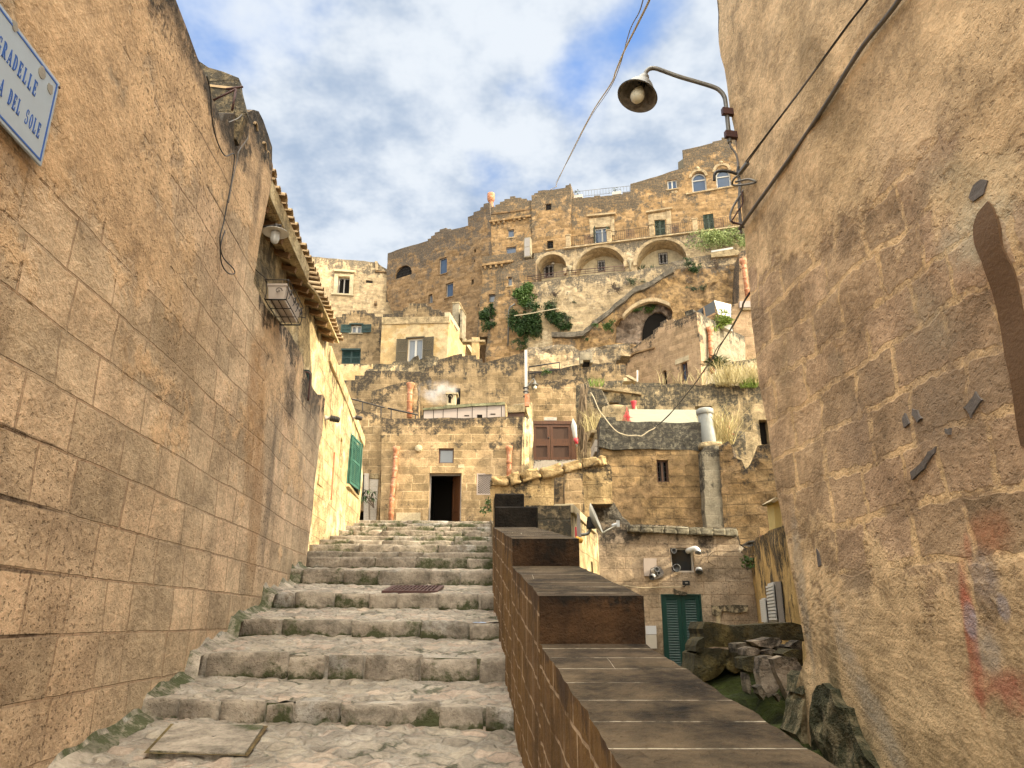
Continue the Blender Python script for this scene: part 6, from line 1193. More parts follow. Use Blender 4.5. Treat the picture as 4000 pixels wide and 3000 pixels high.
# ================================================================ LEFT-MID HOUSES
PB1 = pl_px(1400, 1400, 50, 1, .0)
house('two_window_house', 'old house with stepped blackened gable and two small green shuttered windows', 'house', PB1, S('c3', (440, 945), (565, 940), (655, 935), (655, 903), (740, 900), (740, 864), (908, 862), (910, 895), (1000, 895), (1000, 930), (1085, 930), (1078, 1440), (1075, 1520), (440, 1500)), 'dark_block', 4,
      [Wn('c3', 752, 1022, 862, 1108, kind='glass', fr='white_frame', gl='glass_grey', cross=(1, 0), shut=.72, sh='shutter_green', sill='grey_block', fw=.1), Wn('c3', 655, 1298, 848, 1440, kind='louvre', sh='shutter_green', dep=.1, shut=None)], seed=25, rough=.04,
      trims=[('c3', ((645, 1280), (855, 1278), (855, 1298), (648, 1300)), -.12, .1, 'shutter_green', 'lintel_board')])
house('low_terrace_wall', 'plain pale cream terrace wall under the two-window house', 'wall', pl_px(1400, 1460, 47, 1, 0), S('c3', (500, 1448), (600, 1445), (980, 1440), (1010, 1450), (1010, 1650), (500, 1650)), 'cream_plaster', 2, [], seed=26, rough=.02, edge=.01)
PC1 = pl_px(1620, 1300, 48, .985, -.17)
C1 = house('shuttered_house', 'cream plastered house with a tall window between open brown shutters and a sunlit right side', 'house', PC1, S('c3', (1088, 945), (1815, 938), (1800, 1100), (1785, 1372), (1780, 1480), (1060, 1480)), 'cream_plaster', 5.0,
      [Wn('c3', 1365, 1172, 1520, 1440, kind='glass', fr='white_frame', gl='glass_grey', cross=(1, 0), shut=.80, sh='shutter_brown', fw=.1, dep=.15)], seed=27, rough=.02, edge=.015,
      trims=[('c3', ((1086, 942), (1815, 935), (1812, 1003), (1084, 1020)), -.09, .3, 'lichen_block', 'dark_band')])
house('stepped_gable', 'blackened stepped gable wall above the cream shuttered house', 'gable wall', PC1.off(.5), S('c3', (1088, 1005), (1095, 905), (1210, 900), (1210, 868), (1312, 866), (1315, 835), (1375, 828), (1375, 790), (1558, 788), (1560, 820), (1614, 822), (1616, 855), (1718, 857), (1720, 888), (1820, 890), (1812, 1005)), 'dark_block', .8, [], seed=28, rough=.02, edge=.02)
for (x0, y0, x1, y1, wid, lab) in ((1846, 782, 1908, 1120, .9, 'taller pale chimney stack with a sunlit right side behind the cream house'), (1930, 852, 1948, 1160, .9, 'lower thin chimney stack right of the taller one')):
    Pk = pl_px(*S('c3', (x0, y0))[0], 51 if x0 < 1900 else 50.5, .985, -.17); r = orect(Pk, *S('c3', (x0, y0+8), (x1, y1))); ck = empty('chimney_stack', Pk.w(r[0], r[1]), lab, 'chimney')
    mb = MB(); mb.rect(Pk, *r, 0, 1.15); bevel(mb.build('stack', M['grey_block'], ck), .02); mb = MB(); mb.rect(Pk, r[0]-.04, r[3], r[2]+.04, r[3]+.1, -.04, 1.19); mb.build('cap', M['lichen_block'], ck)
PRt = Pl(PC1.w(PC1.px(*S('c3', (1800, 1100))[0])[0], 0).x, PC1.w(PC1.px(*S('c3', (1800, 1100))[0])[0], 0).y, .17, .985)
mb = MB(); P_ = locs(PRt, S('c3', (1818, 900), (2085, 1335), (2075, 1375), (1818, 960))); P_[0] = (0, P_[0][1]); P_[3] = (0, P_[3][1]); mb.prism(PRt, P_, -.06, .3); mb.build('side_coping', M['pale_band'], C1)
wv = empty('small_vent_stack', at(*S('c3', (2090, 1280))[0], 46), 'small white stack with a dark cap right of the cream house', 'vent stack'); mb = MB(); mb.box(at(*S('c3', (2095, 1290))[0], 46), (.5, .5, 1.6)); mb.build('stack', M['cream_plaster'], wv); mb = MB(); mb.box(at(*S('c3', (2078, 1208))[0], 46), (1.5, .6, .14)); mb.build('cap', M['lichen_block'], wv)
# moss grown ruin in front of the cream house
house('mossy_ruin', 'ragged moss grown ruined wall below the window with brown shutters', 'ruin', pl_px(1650, 1430, 41, 1, 0), S('c8', (350, 400), (380, 385), (435, 384), (436, 338), (632, 334), (650, 308), (700, 300), (730, 306), (825, 300), (870, 255), (918, 244), (930, 292), (1000, 262), (1090, 252), (1140, 268), (1140, 600), (350, 600)), 'lichen_block', 1.5, [], seed=29, rough=.15, edge=.09, grid=.3)
# big wall with the smoking vent
PTW = pl_px(1800, 1500, 34, 1, -.03)
T = house('stepped_court_wall', 'broad brown block wall with stepped top behind the smoking vent', 'wall', PTW, S('c8', (100, 515), (240, 513), (240, 464), (340, 462), (345, 425), (375, 412), (940, 415), (985, 436), (992, 378), (1128, 345), (1132, 290), (1395, 228), (1400, 262), (1455, 248), (1545, 243), (1547, 290), (1612, 275), (1620, 322), (1750, 290), (2070, 212), (2092, 205), (2095, 960), (100, 1000)), 'dark_block', 1.2,
      [Wn('c8', 1322, 598, 1374, 775, kind='bars', dep=.3)], seed=30, rough=.05, grid=.4)
house('low_front_wall', 'lower block wall with a sloping dark coping beside the tall terracotta pipe', 'wall', PTW.off(-.7), S('c8', (420, 628), (640, 560), (925, 500), (920, 960), (400, 960)), 'facade_block', .6, [], seed=31, rough=.03)
dp4 = empty('drain_pipe', on(PTW, 'c8', 835, 900, -1.0), 'tall terracotta pipe against the brown wall left of the smoking vent', 'drain pipe')
mb = MB(); Pq = PTW.off(-.9); tpipe(mb, [on(Pq, 'c8', *q) for q in ((838, 570), (832, 700), (826, 915))], .12, 4); mb.lathe(on(Pq, 'c8', 839, 590), [(.12, -.1), (.15, .0), (.20, .16), (.20, .2), (.16, .18)], (0, 0, 1), 14); mb.build('pipe', M['terracotta'], dp4)
Sv = pl_px(1780, 1550, 31, 1, 0)
vs = empty('smoking_vent', on(Sv, 'c8', 1290, 790), 'small square yellowish chimney vent giving off smoke on the white terrace wall', 'chimney')
r = orect(Sv, *S('c8', (1232, 662), (1325, 788))); mb = MB(); mb.rect(Sv, *r, 0, .5); bevel(mb.build('stack', M['pale_band'], vs), .015); mb = MB(); mb.rect(Sv, r[0]-.05, r[3], r[2]+.1, r[3]+.06, -.05, .55); mb.build('cap', M['pale_band'], vs); mb = MB(); mb.rect(Sv, r[0]+.08, r[3]-.4, r[2]-.2, r[3]-.1, -.01, .1); mb.lathe(on(Sv, 'c8', 1272, 690, -.02), [(.1, 0), (.11, .05), (.08, .06), (.07, .0)], Sv.n, 12); mb.build('vent_hole', M['dark_inside'], vs)
# white cabinets on the terrace
wc = empty('terrace_cabinet_wall', on(Sv, 'c8', 1400, 920), 'low white panelled wall with mossy top and small slots on the terrace above the doorway', 'wall')
mb = MB(); mb.prism(Sv, locs(Sv, S('c8', (978, 838), (1190, 826), (1500, 800), (1858, 780), (1862, 960), (978, 960))), 0, 1.0); mb.build('panels', M['pink_panel'], wc)
mb = MB(); mb.prism(Sv, locs(Sv, S('c8', (972, 822), (1165, 800), (1190, 808), (1205, 790), (1500, 772), (1860, 752), (1862, 782), (1500, 800), (1190, 828), (978, 840))), -.10, 1.0); mb.build('mossy_top', M['mossy_cap'] if 'mossy_cap' in M else M['lichen_block'], wc)
mb = MB()
for x in (980, 1088, 1192, 1346, 1506, 1665, 1822):
    a, z = Sv.px(*S('c8', (x, 860))[0]); mb.rect(Sv, a-.012, z-1.2, a+.012, z+.28, -.008, .01)
for (x, y, w_, h_) in ((1447, 896, 52, 12), (1586, 902, 54, 36), (1730, 879, 54, 12)):
    r = orect(Sv, *S('c8', (x-w_/2, y-h_/2), (x+w_/2, y+h_/2))); mb.rect(Sv, *r, -.012, .01)
mb.build('slots_and_joints', M['dark_inside'], wc)
mb = MB(); r = orect(Sv, *S('c8', (1858, 755), (1890, 920))); mb.prism(Sv, locs(Sv, S('c8', (1862, 756), (1890, 800), (1872, 905), (1862, 900))), -.02, .95); mb.build('sunlit_end', M['cream_plaster'], wc)
hd = empty('hand_rail', on(pl_px(1500, 1600, 30, 1, 0), 'c8', 500, 900), 'dark sloping hand rail on posts above the doorway facade at left', 'hand rail')
Ph = pl_px(1500, 1600, 30, 1, 0); mb = MB(); mb.tube([on(Ph, 'c8', *q) for q in ((150, 700), (225, 720), (560, 808))], .03, 6); mb.tube([on(Ph, 'c8', *q) for q in ((595, 815), (925, 888))], .035, 6)
for (x, y, y2) in ((322, 745, 900), (522, 798, 940), (632, 822, 960), (895, 882, 960)): mb.tube([on(Ph, 'c8', x, y), on(Ph, 'c8', x-3, y2)], .025, 5)
mb.build('rail', M['iron'], hd)
# ================================================================ DOORWAY FACADE
PF = Pl(0, 27, 1, 0)
FH = house('doorway_house', 'low block facade with an open dark doorway and square window atop the stairs', 'house', PF, S('p', (1492, 1632), (1530, 1636), (2041, 1627), (2046, 1700), (2050, 1830), (2046, 2120), (1482, 2120), (1488, 1900), (1490, 1780)), 'facade_block', 3,
      [Wn('d1', 1420, 692, 1581, 856, kind='glass', gl='glass_grey', fr='brown_frame', dep=.12, fw=.05)], seed=32, rough=.025, edge=.03, grid=.35, uvo=(0, .1))
bpy.data.objects.remove([c for c in FH.children if c.name.startswith('wall')][0])
fo = locs(PF, S('p', (1492, 1632), (1530, 1636), (2041, 1627), (2046, 1700), (2050, 1830), (2046, 2120), (1482, 2120), (1488, 1900), (1490, 1780)))
dr = orect(PF, *S('d1', (1320, 962), (1658, 1480))); dr = (dr[0], 2.6, dr[2], dr[3]); wr = orect(PF, *S('d1', (1420, 692), (1581, 856))); gr_ = orect(PF, *S('d1', (1842, 975), (1993, 1188)))
wall_mb(PF, fo, thick=3.0, holes=[(rpoly(dr), .35), (rpoly(wr), .15), (rpoly(gr_), .12)], grid=.3, rough=.025, edge=.03, seed=32, uvo=(0, .1)).build('wall', M['facade_block'], FH)
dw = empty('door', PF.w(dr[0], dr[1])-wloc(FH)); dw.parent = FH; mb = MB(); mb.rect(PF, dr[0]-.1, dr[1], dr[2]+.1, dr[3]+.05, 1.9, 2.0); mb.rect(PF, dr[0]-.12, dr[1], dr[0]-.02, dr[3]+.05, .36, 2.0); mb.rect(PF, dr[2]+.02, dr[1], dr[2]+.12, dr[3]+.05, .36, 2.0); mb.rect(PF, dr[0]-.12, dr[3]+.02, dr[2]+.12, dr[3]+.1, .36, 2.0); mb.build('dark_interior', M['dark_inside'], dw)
ww = (dr[2]-dr[0]); mb = MB(); L0 = PF.w(dr[2]-.03, dr[1], .30); d_ = Vector((-.42, .9, 0)).normalized(); nn_ = Vector((-.9, -.42, 0))
def leaf3(mb, o, u, nrm, x0, z0, x1, z1, t0, t1):
    V = [o+u*x+Vector((0, 0, z))+nrm*t for t in (t0, t1) for x, z in ((x0, z0), (x1, z0), (x1, z1), (x0, z1))]; mb.add(V, [[0, 1, 2, 3], [7, 6, 5, 4], [0, 4, 5, 1], [1, 5, 6, 2], [2, 6, 7, 3], [3, 7, 4, 0]])
H_ = dr[3]-dr[1]; leaf3(mb, L0, d_, nn_, 0, 0, .75, H_, 0, .04)
for (x0, z0, x1, z1) in ((0, 0, .1, H_), (.65, 0, .75, H_), (.1, .7, .65, .8), (.1, 1.25, .65, 1.35), (.1, H_-.1, .65, H_)): leaf3(mb, L0, d_, nn_, x0, z0, x1, z1, .042, .06)
mb.build('door_leaf', M['wood_gate'], dw); mb = MB(); framed(mb, PF, (dr[0], dr[1]-.1, dr[2], dr[3]), .24, .08, .05, (0, 0)); mb.build('door_frame', M['grey_frame'], dw)
# lattice vent
lt = MB(); a0, z0, a1, z1 = gr_; n = 9; mlt = int(n*(z1-z0)/(a1-a0))
for i in range(-mlt, n+mlt+1):
    for sg_ in (1, -1):
        c = a0+(a1-a0)*i/n; L_ = (z1-z0)
        p, q = (c, z0), (c+sg_*L_*.82, z1); t0, t1 = 0.0, 1.0
        if abs(q[0]-p[0]) > 1e-6:
            ts = sorted([(a0-p[0])/(q[0]-p[0]), (a1-p[0])/(q[0]-p[0])]); t0, t1 = max(0, ts[0]), min(1, ts[1])
        if t1-t0 < .03: continue
        A_ = (p[0]+(q[0]-p[0])*t0, p[1]+(q[1]-p[1])*t0); B_ = (p[0]+(q[0]-p[0])*t1, p[1]+(q[1]-p[1])*t1); w_ = .011
        lt.prism(PF, [(A_[0], A_[1]-w_), (B_[0], B_[1]-w_), (B_[0], B_[1]+w_), (A_[0], A_[1]+w_)], .02+.012*(sg_ > 0), .035+.012*(sg_ > 0))
lo = lt.build('lattice_vent', M['pink_panel'], FH); mb = MB(); mb.rect(PF, a0, z0, a1, z1, .10, .118); mb.build('vent_back', M['dark_inside'], lo)
mb = MB(); framed(mb, PF, (a0-.03, z0-.03, a1+.03, z1+.03), -.01, .03, .04, (0, 0)); mb.build('vent_frame', M['pink_panel'], lo)
for (x0, y0, x1, y1, mt, nm, d) in ((1630, 870, 1694, 908, 'pale_band', 'number_plate', -.02), (960, 1390, 1222, 1480, 'pale_band', 'base_panel', -.03)):
    r = orect(PF, *S('d1', (x0, y0), (x1, y1))); mb = MB(); mb.rect(PF, *r, d, .05); bevel(mb.build(nm, M[mt], FH), .008)
mb = MB(); mb.lathe(on(PF, 'd1', 1205, 700, .0), [(.13, 0), (.14, .08), (.11, .14), (0, .16)], PF.n, 9, smooth=False); mb.build('stone_boss', M['pale_band'], FH)
for lab, pts, n_, gs in (('terracotta drain pipe leaning left of the dark doorway', ((966, 705), (955, 900), (930, 1120), (915, 1300), (910, 1490)), 5, (966, 730)), ('terracotta drain pipe with a flared top at the right end of the doorway facade', ((2180, 690), (2182, 800), (2180, 920), (2178, 1120)), 3, (2181, 722))):
    dpx = empty('drain_pipe', on(PF, 'd1', *pts[-1], -.12), lab, 'drain pipe'); mb = MB(); tpipe(mb, [on(PF, 'd1', *q, -.12) for q in pts], .088, n_); mb.lathe(on(PF, 'd1', gs[0], gs[1]+35, -.12), [(.088, -.05), (.10, .02), (.105, .10), (.125, .14), (.13, .28), (.11, .28), (.1, .1)], (0, 0, 1), 16); mb.build('pipe', M['terracotta'], dpx)
    mb = MB()
    for k in range(4): i = min(k, len(pts)-2); c = on(PF, 'd1', *pts[i], -.12).lerp(on(PF, 'd1', *pts[i+1], -.12), .55); mb.lathe(c, [(.092, -.008), (.098, -.008), (.098, .008), (.092, .008)], (0, 0, 1), 14)
    mb.build('clamps', M['iron'], dpx)
# recessed left part of the facade with niche, side window and plant
PFl = Pl(0, 27.5, 1, 0)
house('side_facade', 'darker block wall with pale door jamb, between the sunlit house and doorway facade', 'wall', PFl, S('f3', (200, -60), (330, 2), (500, 40), (650, 108), (670, 112), (640, 700), (590, 1500), (590, 1700), (200, 1700)), 'facade_block', 2.5, [Wn('f3', 380, 845, 414, 1190, kind='glass', gl='glass_dark', fr='grey_frame', dep=.15), Wn('f3', 300, 1310, 400, 1480, kind='dark', dep=.3)], seed=33, grid=.35,
      trims=[('f3', ((412, 832), (472, 832), (472, 1460), (402, 1460)), -.10, .1, 'white_block', 'door_jamb'), ('f3', ((474, 900), (594, 905), (560, 1460), (474, 1460)), -.03, .1, 'white_block', 'pale_panel'), ('f3', ((474, 832), (600, 830), (594, 904), (474, 899)), -.05, .1, 'lichen_block', 'dark_stone')])
pl_ = empty('leafy_plant', on(PFl, 'f3', 500, 1300, -.6), 'dark glossy long-leaved plant leaning out beside the pale door jamb', 'plant'); mb = MB(); ms = MB()
bpt = on(PFl, 'f3', 565, 1300, -.5)
for (x, y) in ((430, 1120), (500, 1090), (545, 1100), (400, 1190), (440, 1210), (480, 1160), (540, 1170)):
    h_ = on(PFl, 'f3', x, y, rnd(-.8, -.4)); ms.tube(smooth([bpt, bpt.lerp(h_, .5)+Vector((0, 0, .05)), h_], 3), .012, 5)
    for k in range(9):
        a = rnd(0, 6.28); d_ = Vector((math.cos(a), math.sin(a)*.6, rnd(-.75, .15))).normalized(); sd = d_.cross(Vector((0, 0, 1))).normalized()*.035; L_ = rnd(.2, .34)
        mb.add([h_, h_+d_*L_*.4+sd+Vector((0, 0, .03)), h_+d_*L_+Vector((0, 0, -.06)), h_+d_*L_*.4-sd+Vector((0, 0, .03))], [[0, 1, 2, 3]])
mb.build('leaves', M['leaf_dark'], pl_); ms.build('stem', M['twig_brown'], pl_)
# sunlit return of the doorway house and pillar
PFr = pl_px(2043, 1720, 27, .45, .89)
house('corner_pier', 'bright sunlit plaster pier at the right end of the doorway facade', 'wall', PFr, S('d2', (665, 350), (735, 380), (740, 500), (735, 900), (738, 1000), (655, 1010), (660, 700)), 'sunlit_plaster', .5, [], seed=34, grid=.3, rough=.02, ext=Vector((-.2, .5, 0)))
house('gate_pier', 'tall narrow mossy pier with a sunlit edge left of the wooden gate', 'wall', pl_px(2065, 1650, 29.5, .5, .86), S('d2', (702, 260), (712, 205), (740, 195), (775, 200), (780, 480), (775, 700), (790, 830), (765, 980), (735, 990), (738, 500), (735, 390)), 'sunlit_plaster', .7, [], seed=35, grid=.3, rough=.03, edge=.04)
hb = empty('small_shed', at(*S('d2', (600, 300))[0], 28.6), 'low mossy structure with a dark plank door behind the corner of the doorway facade', 'shed')
Psd = Pl(0, 28.8, 1, 0); mb = MB(); mb.prism(Psd, locs(Psd, S('d2', (500, 235), (690, 222), (692, 300), (505, 310))), 0, .8); mb.build('roof_slab', M['lichen_block'], hb); mb = MB(); mb.prism(Psd, locs(Psd, S('d2', (508, 312), (685, 300), (690, 400), (508, 400))), .1, .6); mb.build('plank_door', M['wood_dark'], hb)
# utility post and its lamp
up = empty('utility_post', at(*S('c8', (2090, 800))[0], 28.2), 'thin sunlit white utility post with wires and a small lamp, rising behind the doorway house', 'post')
mb = MB(); p0, p1 = at(*S('c8', (2084, 188))[0], 28.2), at(*S('c8', (2090, 760))[0], 28.2); mb.box((p0+p1)/2, (.115, .115, (p1-p0).length)); mb.build('post', M['white_frame'], up)
mb = MB(); mb.box(at(*S('c8', (2098, 730))[0], 28.0), (.18, .15, .5)); mb.build('orange_box', M['terracotta'], up)
mb = MB(); mb.tube([p0+Vector((.1, -.1, -3.0)), at(*S('c8', (2088, 900))[0], 28.0)], .02, 6)
for yy in (600, 640, 690): mb.lathe(at(*S('c8', (2086, yy))[0], 28.05), [(.11, -.03), (.12, 0), (.11, .03)], (0, 0, 1), 10)
mb.build('cables', M['iron'], up)
sl2 = empty('street_lamp', at(*S('f1', (190, 740))[0], 28), 'small street lamp with a bare pale bulb on the white utility post', 'street lamp')
g = lambda x, y: at(*S('f1', (x, y))[0], 28.0)
mb = MB(); mb.tube(smooth([g(20, 820), g(80, 740), g(150, 650), g(175, 640), g(188, 670)], 4), .018, 6); mb.build('arm', M['grey_metal'], sl2)
mb = MB(); mb.lathe(g(193, 690), [(.03, .04), (.05, 0), (.06, -.08), (.15, -.14), (.145, -.15), (.0, -.10)], (0, 0, 1), 20); mb.build('shade', M['grey_metal'], sl2); mb = MB(); mb.lathe(g(198, 805), [(0, -.07), (.05, -.055), (.07, 0), (.06, .05), (.03, .09), (.03, .14)], (0, 0, 1), 16); mb.build('bulb', M['bulb_glass'], sl2)
# gate
PG2 = Pl(0, 36, 1, 0)
GW = house('gate_wall', 'grey brown block wall around and above the brown wooden gate', 'wall', PG2.off(.12), S('f1', (30, 700), (140, 690), (330, 740), (380, 665), (700, 690), (720, 640), (950, 660), (1000, 600), (1100, 610), (1130, 700), (1130, 2600), (0, 2600)), 'facade_block', 1.0, [], seed=36, grid=.4, rough=.04, edge=.06)
GT = empty('wooden_gate', PG2.w(*PG2.px(2160, 1795)), 'double leaf brown panelled wooden gate up on a pale block base', 'gate')
G4 = S('d2', (780, 402), (1240, 402), (1245, 820), (778, 820)); a0, z0, a1, z1 = orect(PG2, G4[0], G4[2]); mid = PG2.px(*S('d2', (965, 600))[0])[0]; xe = PG2.px(*S('d2', (1195, 600))[0])[0]
mb = MB(); mb.rect(PG2, a0, z1-.16, a1, z1, -.06, .1); mb.rect(PG2, xe, z0, a1+.02, z1-.16, -.04, .1); mb.build('gate_frame', M['wood_gate'], GT)
for (u0, u1) in ((a0, mid-.01), (mid+.01, xe)):
    lf = MB(); lf.rect(PG2, u0, z0, u1, z1-.17, .03, .09); lo = lf.build('gate_leaf', M['wood_dark'], GT); fb_ = MB(); framed(fb_, PG2, (u0, z0, u1, z1-.17), -.02, .05, .14, (0, 0)); zc = (z0+z1)/2-.1; fb_.rect(PG2, u0+.14, zc-.18, u1-.14, zc+.18, -.018, .029); fo_ = fb_.build('rails', M['wood_gate'], lo)
mb = MB(); mb.lathe(PG2.w(mid-.08, z0+1.1, -.03), [(.03, 0), (.035, .03), (.05, .06), (0, .08)], PG2.n, 10); mb.build('handle', M['iron'], GT)
gs_ = empty('name_board', on(PG2, 'd2', 968, 378), 'small pale name board on the wall above the wooden gate', 'sign'); r = orect(PG2, *S('d2', (900, 362), (1036, 396))); mb = MB(); mb.rect(PG2, *r, -.04, .06); bevel(mb.build('board', M['box_pale'], gs_), .01)
def gword(txt, pl, r, mat, par, dep):
    mb = MB(); n = len(txt); cw_ = (r[2]-r[0])/n
    for k, c in enumerate(txt):
        for poly in glyph2(c): mb.prism(pl, [(r[0]+(k+.1)*cw_+x*cw_*.8, r[1]+y*(r[3]-r[1])) for x, y in poly], dep-.004, dep+.002)
    mb.build('lettering', M[mat], par)
def glyph2(c):
    T = .2
    def L(p, q, w=T/2):
        d = Vector((q[0]-p[0], q[1]-p[1])); n_ = Vector((-d.y, d.x)).normalized()*w; return [(p[0]-n_.x, p[1]-n_.y), (q[0]-n_.x, q[1]-n_.y), (q[0]+n_.x, q[1]+n_.y), (p[0]+n_.x, p[1]+n_.y)]
    D = dict(M=[((.1, 0), (.1, 1)), ((.1, 1), (.45, .4)), ((.45, .4), (.8, 1)), ((.8, 1), (.8, 0))], O=[((.1, .1), (.1, .9)), ((.1, .9), (.8, .9)), ((.8, .9), (.8, .1)), ((.8, .1), (.1, .1))], Y=[((.1, 1), (.45, .5)), ((.8, 1), (.45, .5)), ((.45, .5), (.45, 0))], E=[((.1, 0), (.1, 1)), ((.1, .9), (.8, .9)), ((.1, .5), (.7, .5)), ((.1, .1), (.8, .1))],
             H=[((.1, 0), (.1, 1)), ((.8, 0), (.8, 1)), ((.1, .5), (.8, .5))], N=[((.1, 0), (.1, 1)), ((.1, 1), (.8, 0)), ((.8, 0), (.8, 1))])
    return [L(*s) for s in D.get(c, [])]
gword('MOYE HON', PG2, (r[0]+.15, r[1]+.10, r[2]-.15, r[3]-.10), 'cement_grey', gs_, -.044)
house('block_base_wall', 'pale smooth block retaining base under the wooden gate', 'wall', PG2.off(-.35), S('d2', (768, 822), (1300, 816), (1320, 1050), (760, 1050)), 'white_block', .4, [], seed=37, rough=.01, edge=.01)
# root-hung wall right of the gate
PZ = pl_px(2280, 1700, 31, .5, -.87)
rz = house('root_covered_pier', 'pale eroded wall hung with dry roots right of the wooden gate', 'wall', pl_px(2290, 1650, 31, .95, -.3), S('d2', (1240, 15), (1330, 0), (1390, 30), (1520, 60), (1590, 230), (1585, 280), (1540, 370), (1505, 420), (1500, 520), (1440, 620), (1400, 800), (1300, 850), (1262, 840), (1248, 420)), 'lichen_block', 1.2, [], seed=38, grid=.3, rough=.08, edge=.05)
rt_ = empty('hanging_roots', on(pl_px(2290, 1650, 30.8, 1, 0), 'd2', 1320, 60), 'curtain of dry brown roots hanging down the pale wall right of the gate', 'dry roots'); mb = MB(); Pz = pl_px(2290, 1650, 30.4, 1, 0)
for k in range(70):
    x = random.gauss(1320, 22); y0 = rnd(0, 150); y1 = rnd(350, 820); dx = random.gauss(-5, 30); mb.tube(smooth([on(Pz, 'd2', x, y0, rnd(-.15, .1)), on(Pz, 'd2', x+dx*.4+rnd(-9, 9), (y0+y1)/2, rnd(-.1, .1)), on(Pz, 'd2', x+dx, y1, rnd(-.1, .1))], 4), [.022]*1*9 if False else rnd(.008, .022), 4)
mb.build('roots', M['rope_root'], rt_)
fl = empty('furled_cloth', on(Pz, 'd2', 1225, 640), 'furled white cloth or umbrella with red marks leaning by the gate', 'cloth'); mb = MB(); mb.tube([on(Pz, 'd2', *q) for q in ((1212, 375), (1222, 450), (1235, 560), (1256, 680))], [.02, .13, .10, .03], 8); mb.build('cloth', M['white_frame'], fl); mb = MB(); mb.tube([on(Pz, 'd2', 1240, 590, -.05), on(Pz, 'd2', 1252, 650, -.05)], [.10, .06], 8); mb.build('red_edge', M['red_plastic'], fl)
stp = empty('corner_steps', on(Pz, 'd2', 1480, 720), 'short projecting stone steps between the root hung wall and the lichen wall', 'steps')
for (x0, y0, x1, y1, m_) in ((1440, 690, 1580, 745, 'white_block'), (1440, 612, 1505, 690, 'white_block'), (1400, 505, 1465, 545, 'lichen_block'), (1440, 545, 1505, 612, 'lichen_block'), (1500, 760, 1570, 800, 'lichen_block')):
    mb = MB(); r = orect(pl_px(2290, 1650, 26, 1, 0), *S('d2', (x0, y0), (x1, y1))); mb.rect(pl_px(2290, 1650, 26, 1, 0), *r, -.2, 1.2); bevel(mb.build('step_stone', M[m_], stp), .03)
# terrace ruins between the gate wall and cliff
PY = pl_px(2250, 1450, 43, 1, 0)
house('terrace_ruin', 'mossy yellowish terrace wall with a black stained right half, under the cliff', 'wall', PY, S('f1', (0, 500), (80, 480), (460, 500), (480, 440), (700, 440), (860, 400), (1080, 370), (1085, 350), (1240, 340), (1330, 330), (1700, 320), (1720, 345), (1900, 350), (1950, 420), (1960, 900), (0, 900)), 'dark_block', 1.5, [], seed=39, grid=.35, rough=.08, edge=.06)
house('rock_ledge', 'pale grey and white plastered ledge below the cave rocks', 'rock wall', PY.off(2.5), S('f1', (40, 60), (250, 20), (530, 0), (900, -20), (1060, 100), (1300, 30), (2020, -20), (2030, 200), (1840, 210), (1830, 270), (1770, 275), (1760, 350), (1000, 480), (40, 560)), 'far_pale', 1.5, [], seed=40, grid=.4, rough=.25, edge=.08)
rl3 = railing('short dark hand rail on the rubble terrace left of the cave rocks', PY.off(-.2), S('f1', (80, 560), (670, 470)), .5, 1.3, 'iron', name='hand_rail', r=.03)
bush('small green bush on the mossy terrace above the gate', at(*S('f1', (400, 495))[0], 42.5), .3, 300, .05, 'leaf_mid', (1, .5, .9), None, 41)
gp = empty('stone_portal', at(*S('f1', (1185, 330))[0], 42), 'small grey stone portal frame with a dark recess under the cliff', 'portal'); Pp = pl_px(2250, 1450, 42.2, 1, 0); mb = MB()
for q in (((1060, 125), (1300, 125), (1300, 275), (1060, 275)), ((1060, 276), (1115, 276), (1118, 345), (1068, 345)), ((1255, 276), (1310, 276), (1312, 325), (1255, 325))): mb.prism(Pp, locs(Pp, S('f1', *q)), 0, .6)
bevel(mb.build('frame', M['grey_block'], gp), .02); mb = MB(); mb.prism(Pp, locs(Pp, S('f1', (1116, 276), (1254, 276), (1254, 345), (1116, 345))), .4, .6); mb.build('recess', M['dark_inside'], gp)
pk = empty('stacked_planks', at(*S('f1', (2020, 640))[0], 31), 'small pile of bright sunlit sawn blocks on the lichen wall', 'blocks')
for i, q in enumerate((((1895, 615), (1960, 610), (1965, 680), (1895, 680)), ((1930, 575), (2010, 565), (2140, 640), (2145, 690)), ((1960, 610), (2060, 680), (1965, 682), (1962, 650)))):
    mb = MB(); Pq2 = pl_px(2450, 1480, 30.8+.1*i, 1, 0); mb.prism(Pq2, locs(Pq2, S('f1', *q)), 0, .5); mb.build('block', M['pale_band'], pk)
wp = empty('wooden_stake', at(*S('f1', (2165, 690))[0], 30.9), 'pale upright wooden stake beside the sawn blocks', 'stake'); mb = MB(); Pq2 = pl_px(2450, 1480, 30.9, 1, 0); mb.prism(Pq2, locs(Pq2, S('f1', (2148, 468), (2180, 475), (2178, 690), (2148, 690))), 0, .08); mb.build('stake', M['box_pale'], wp)
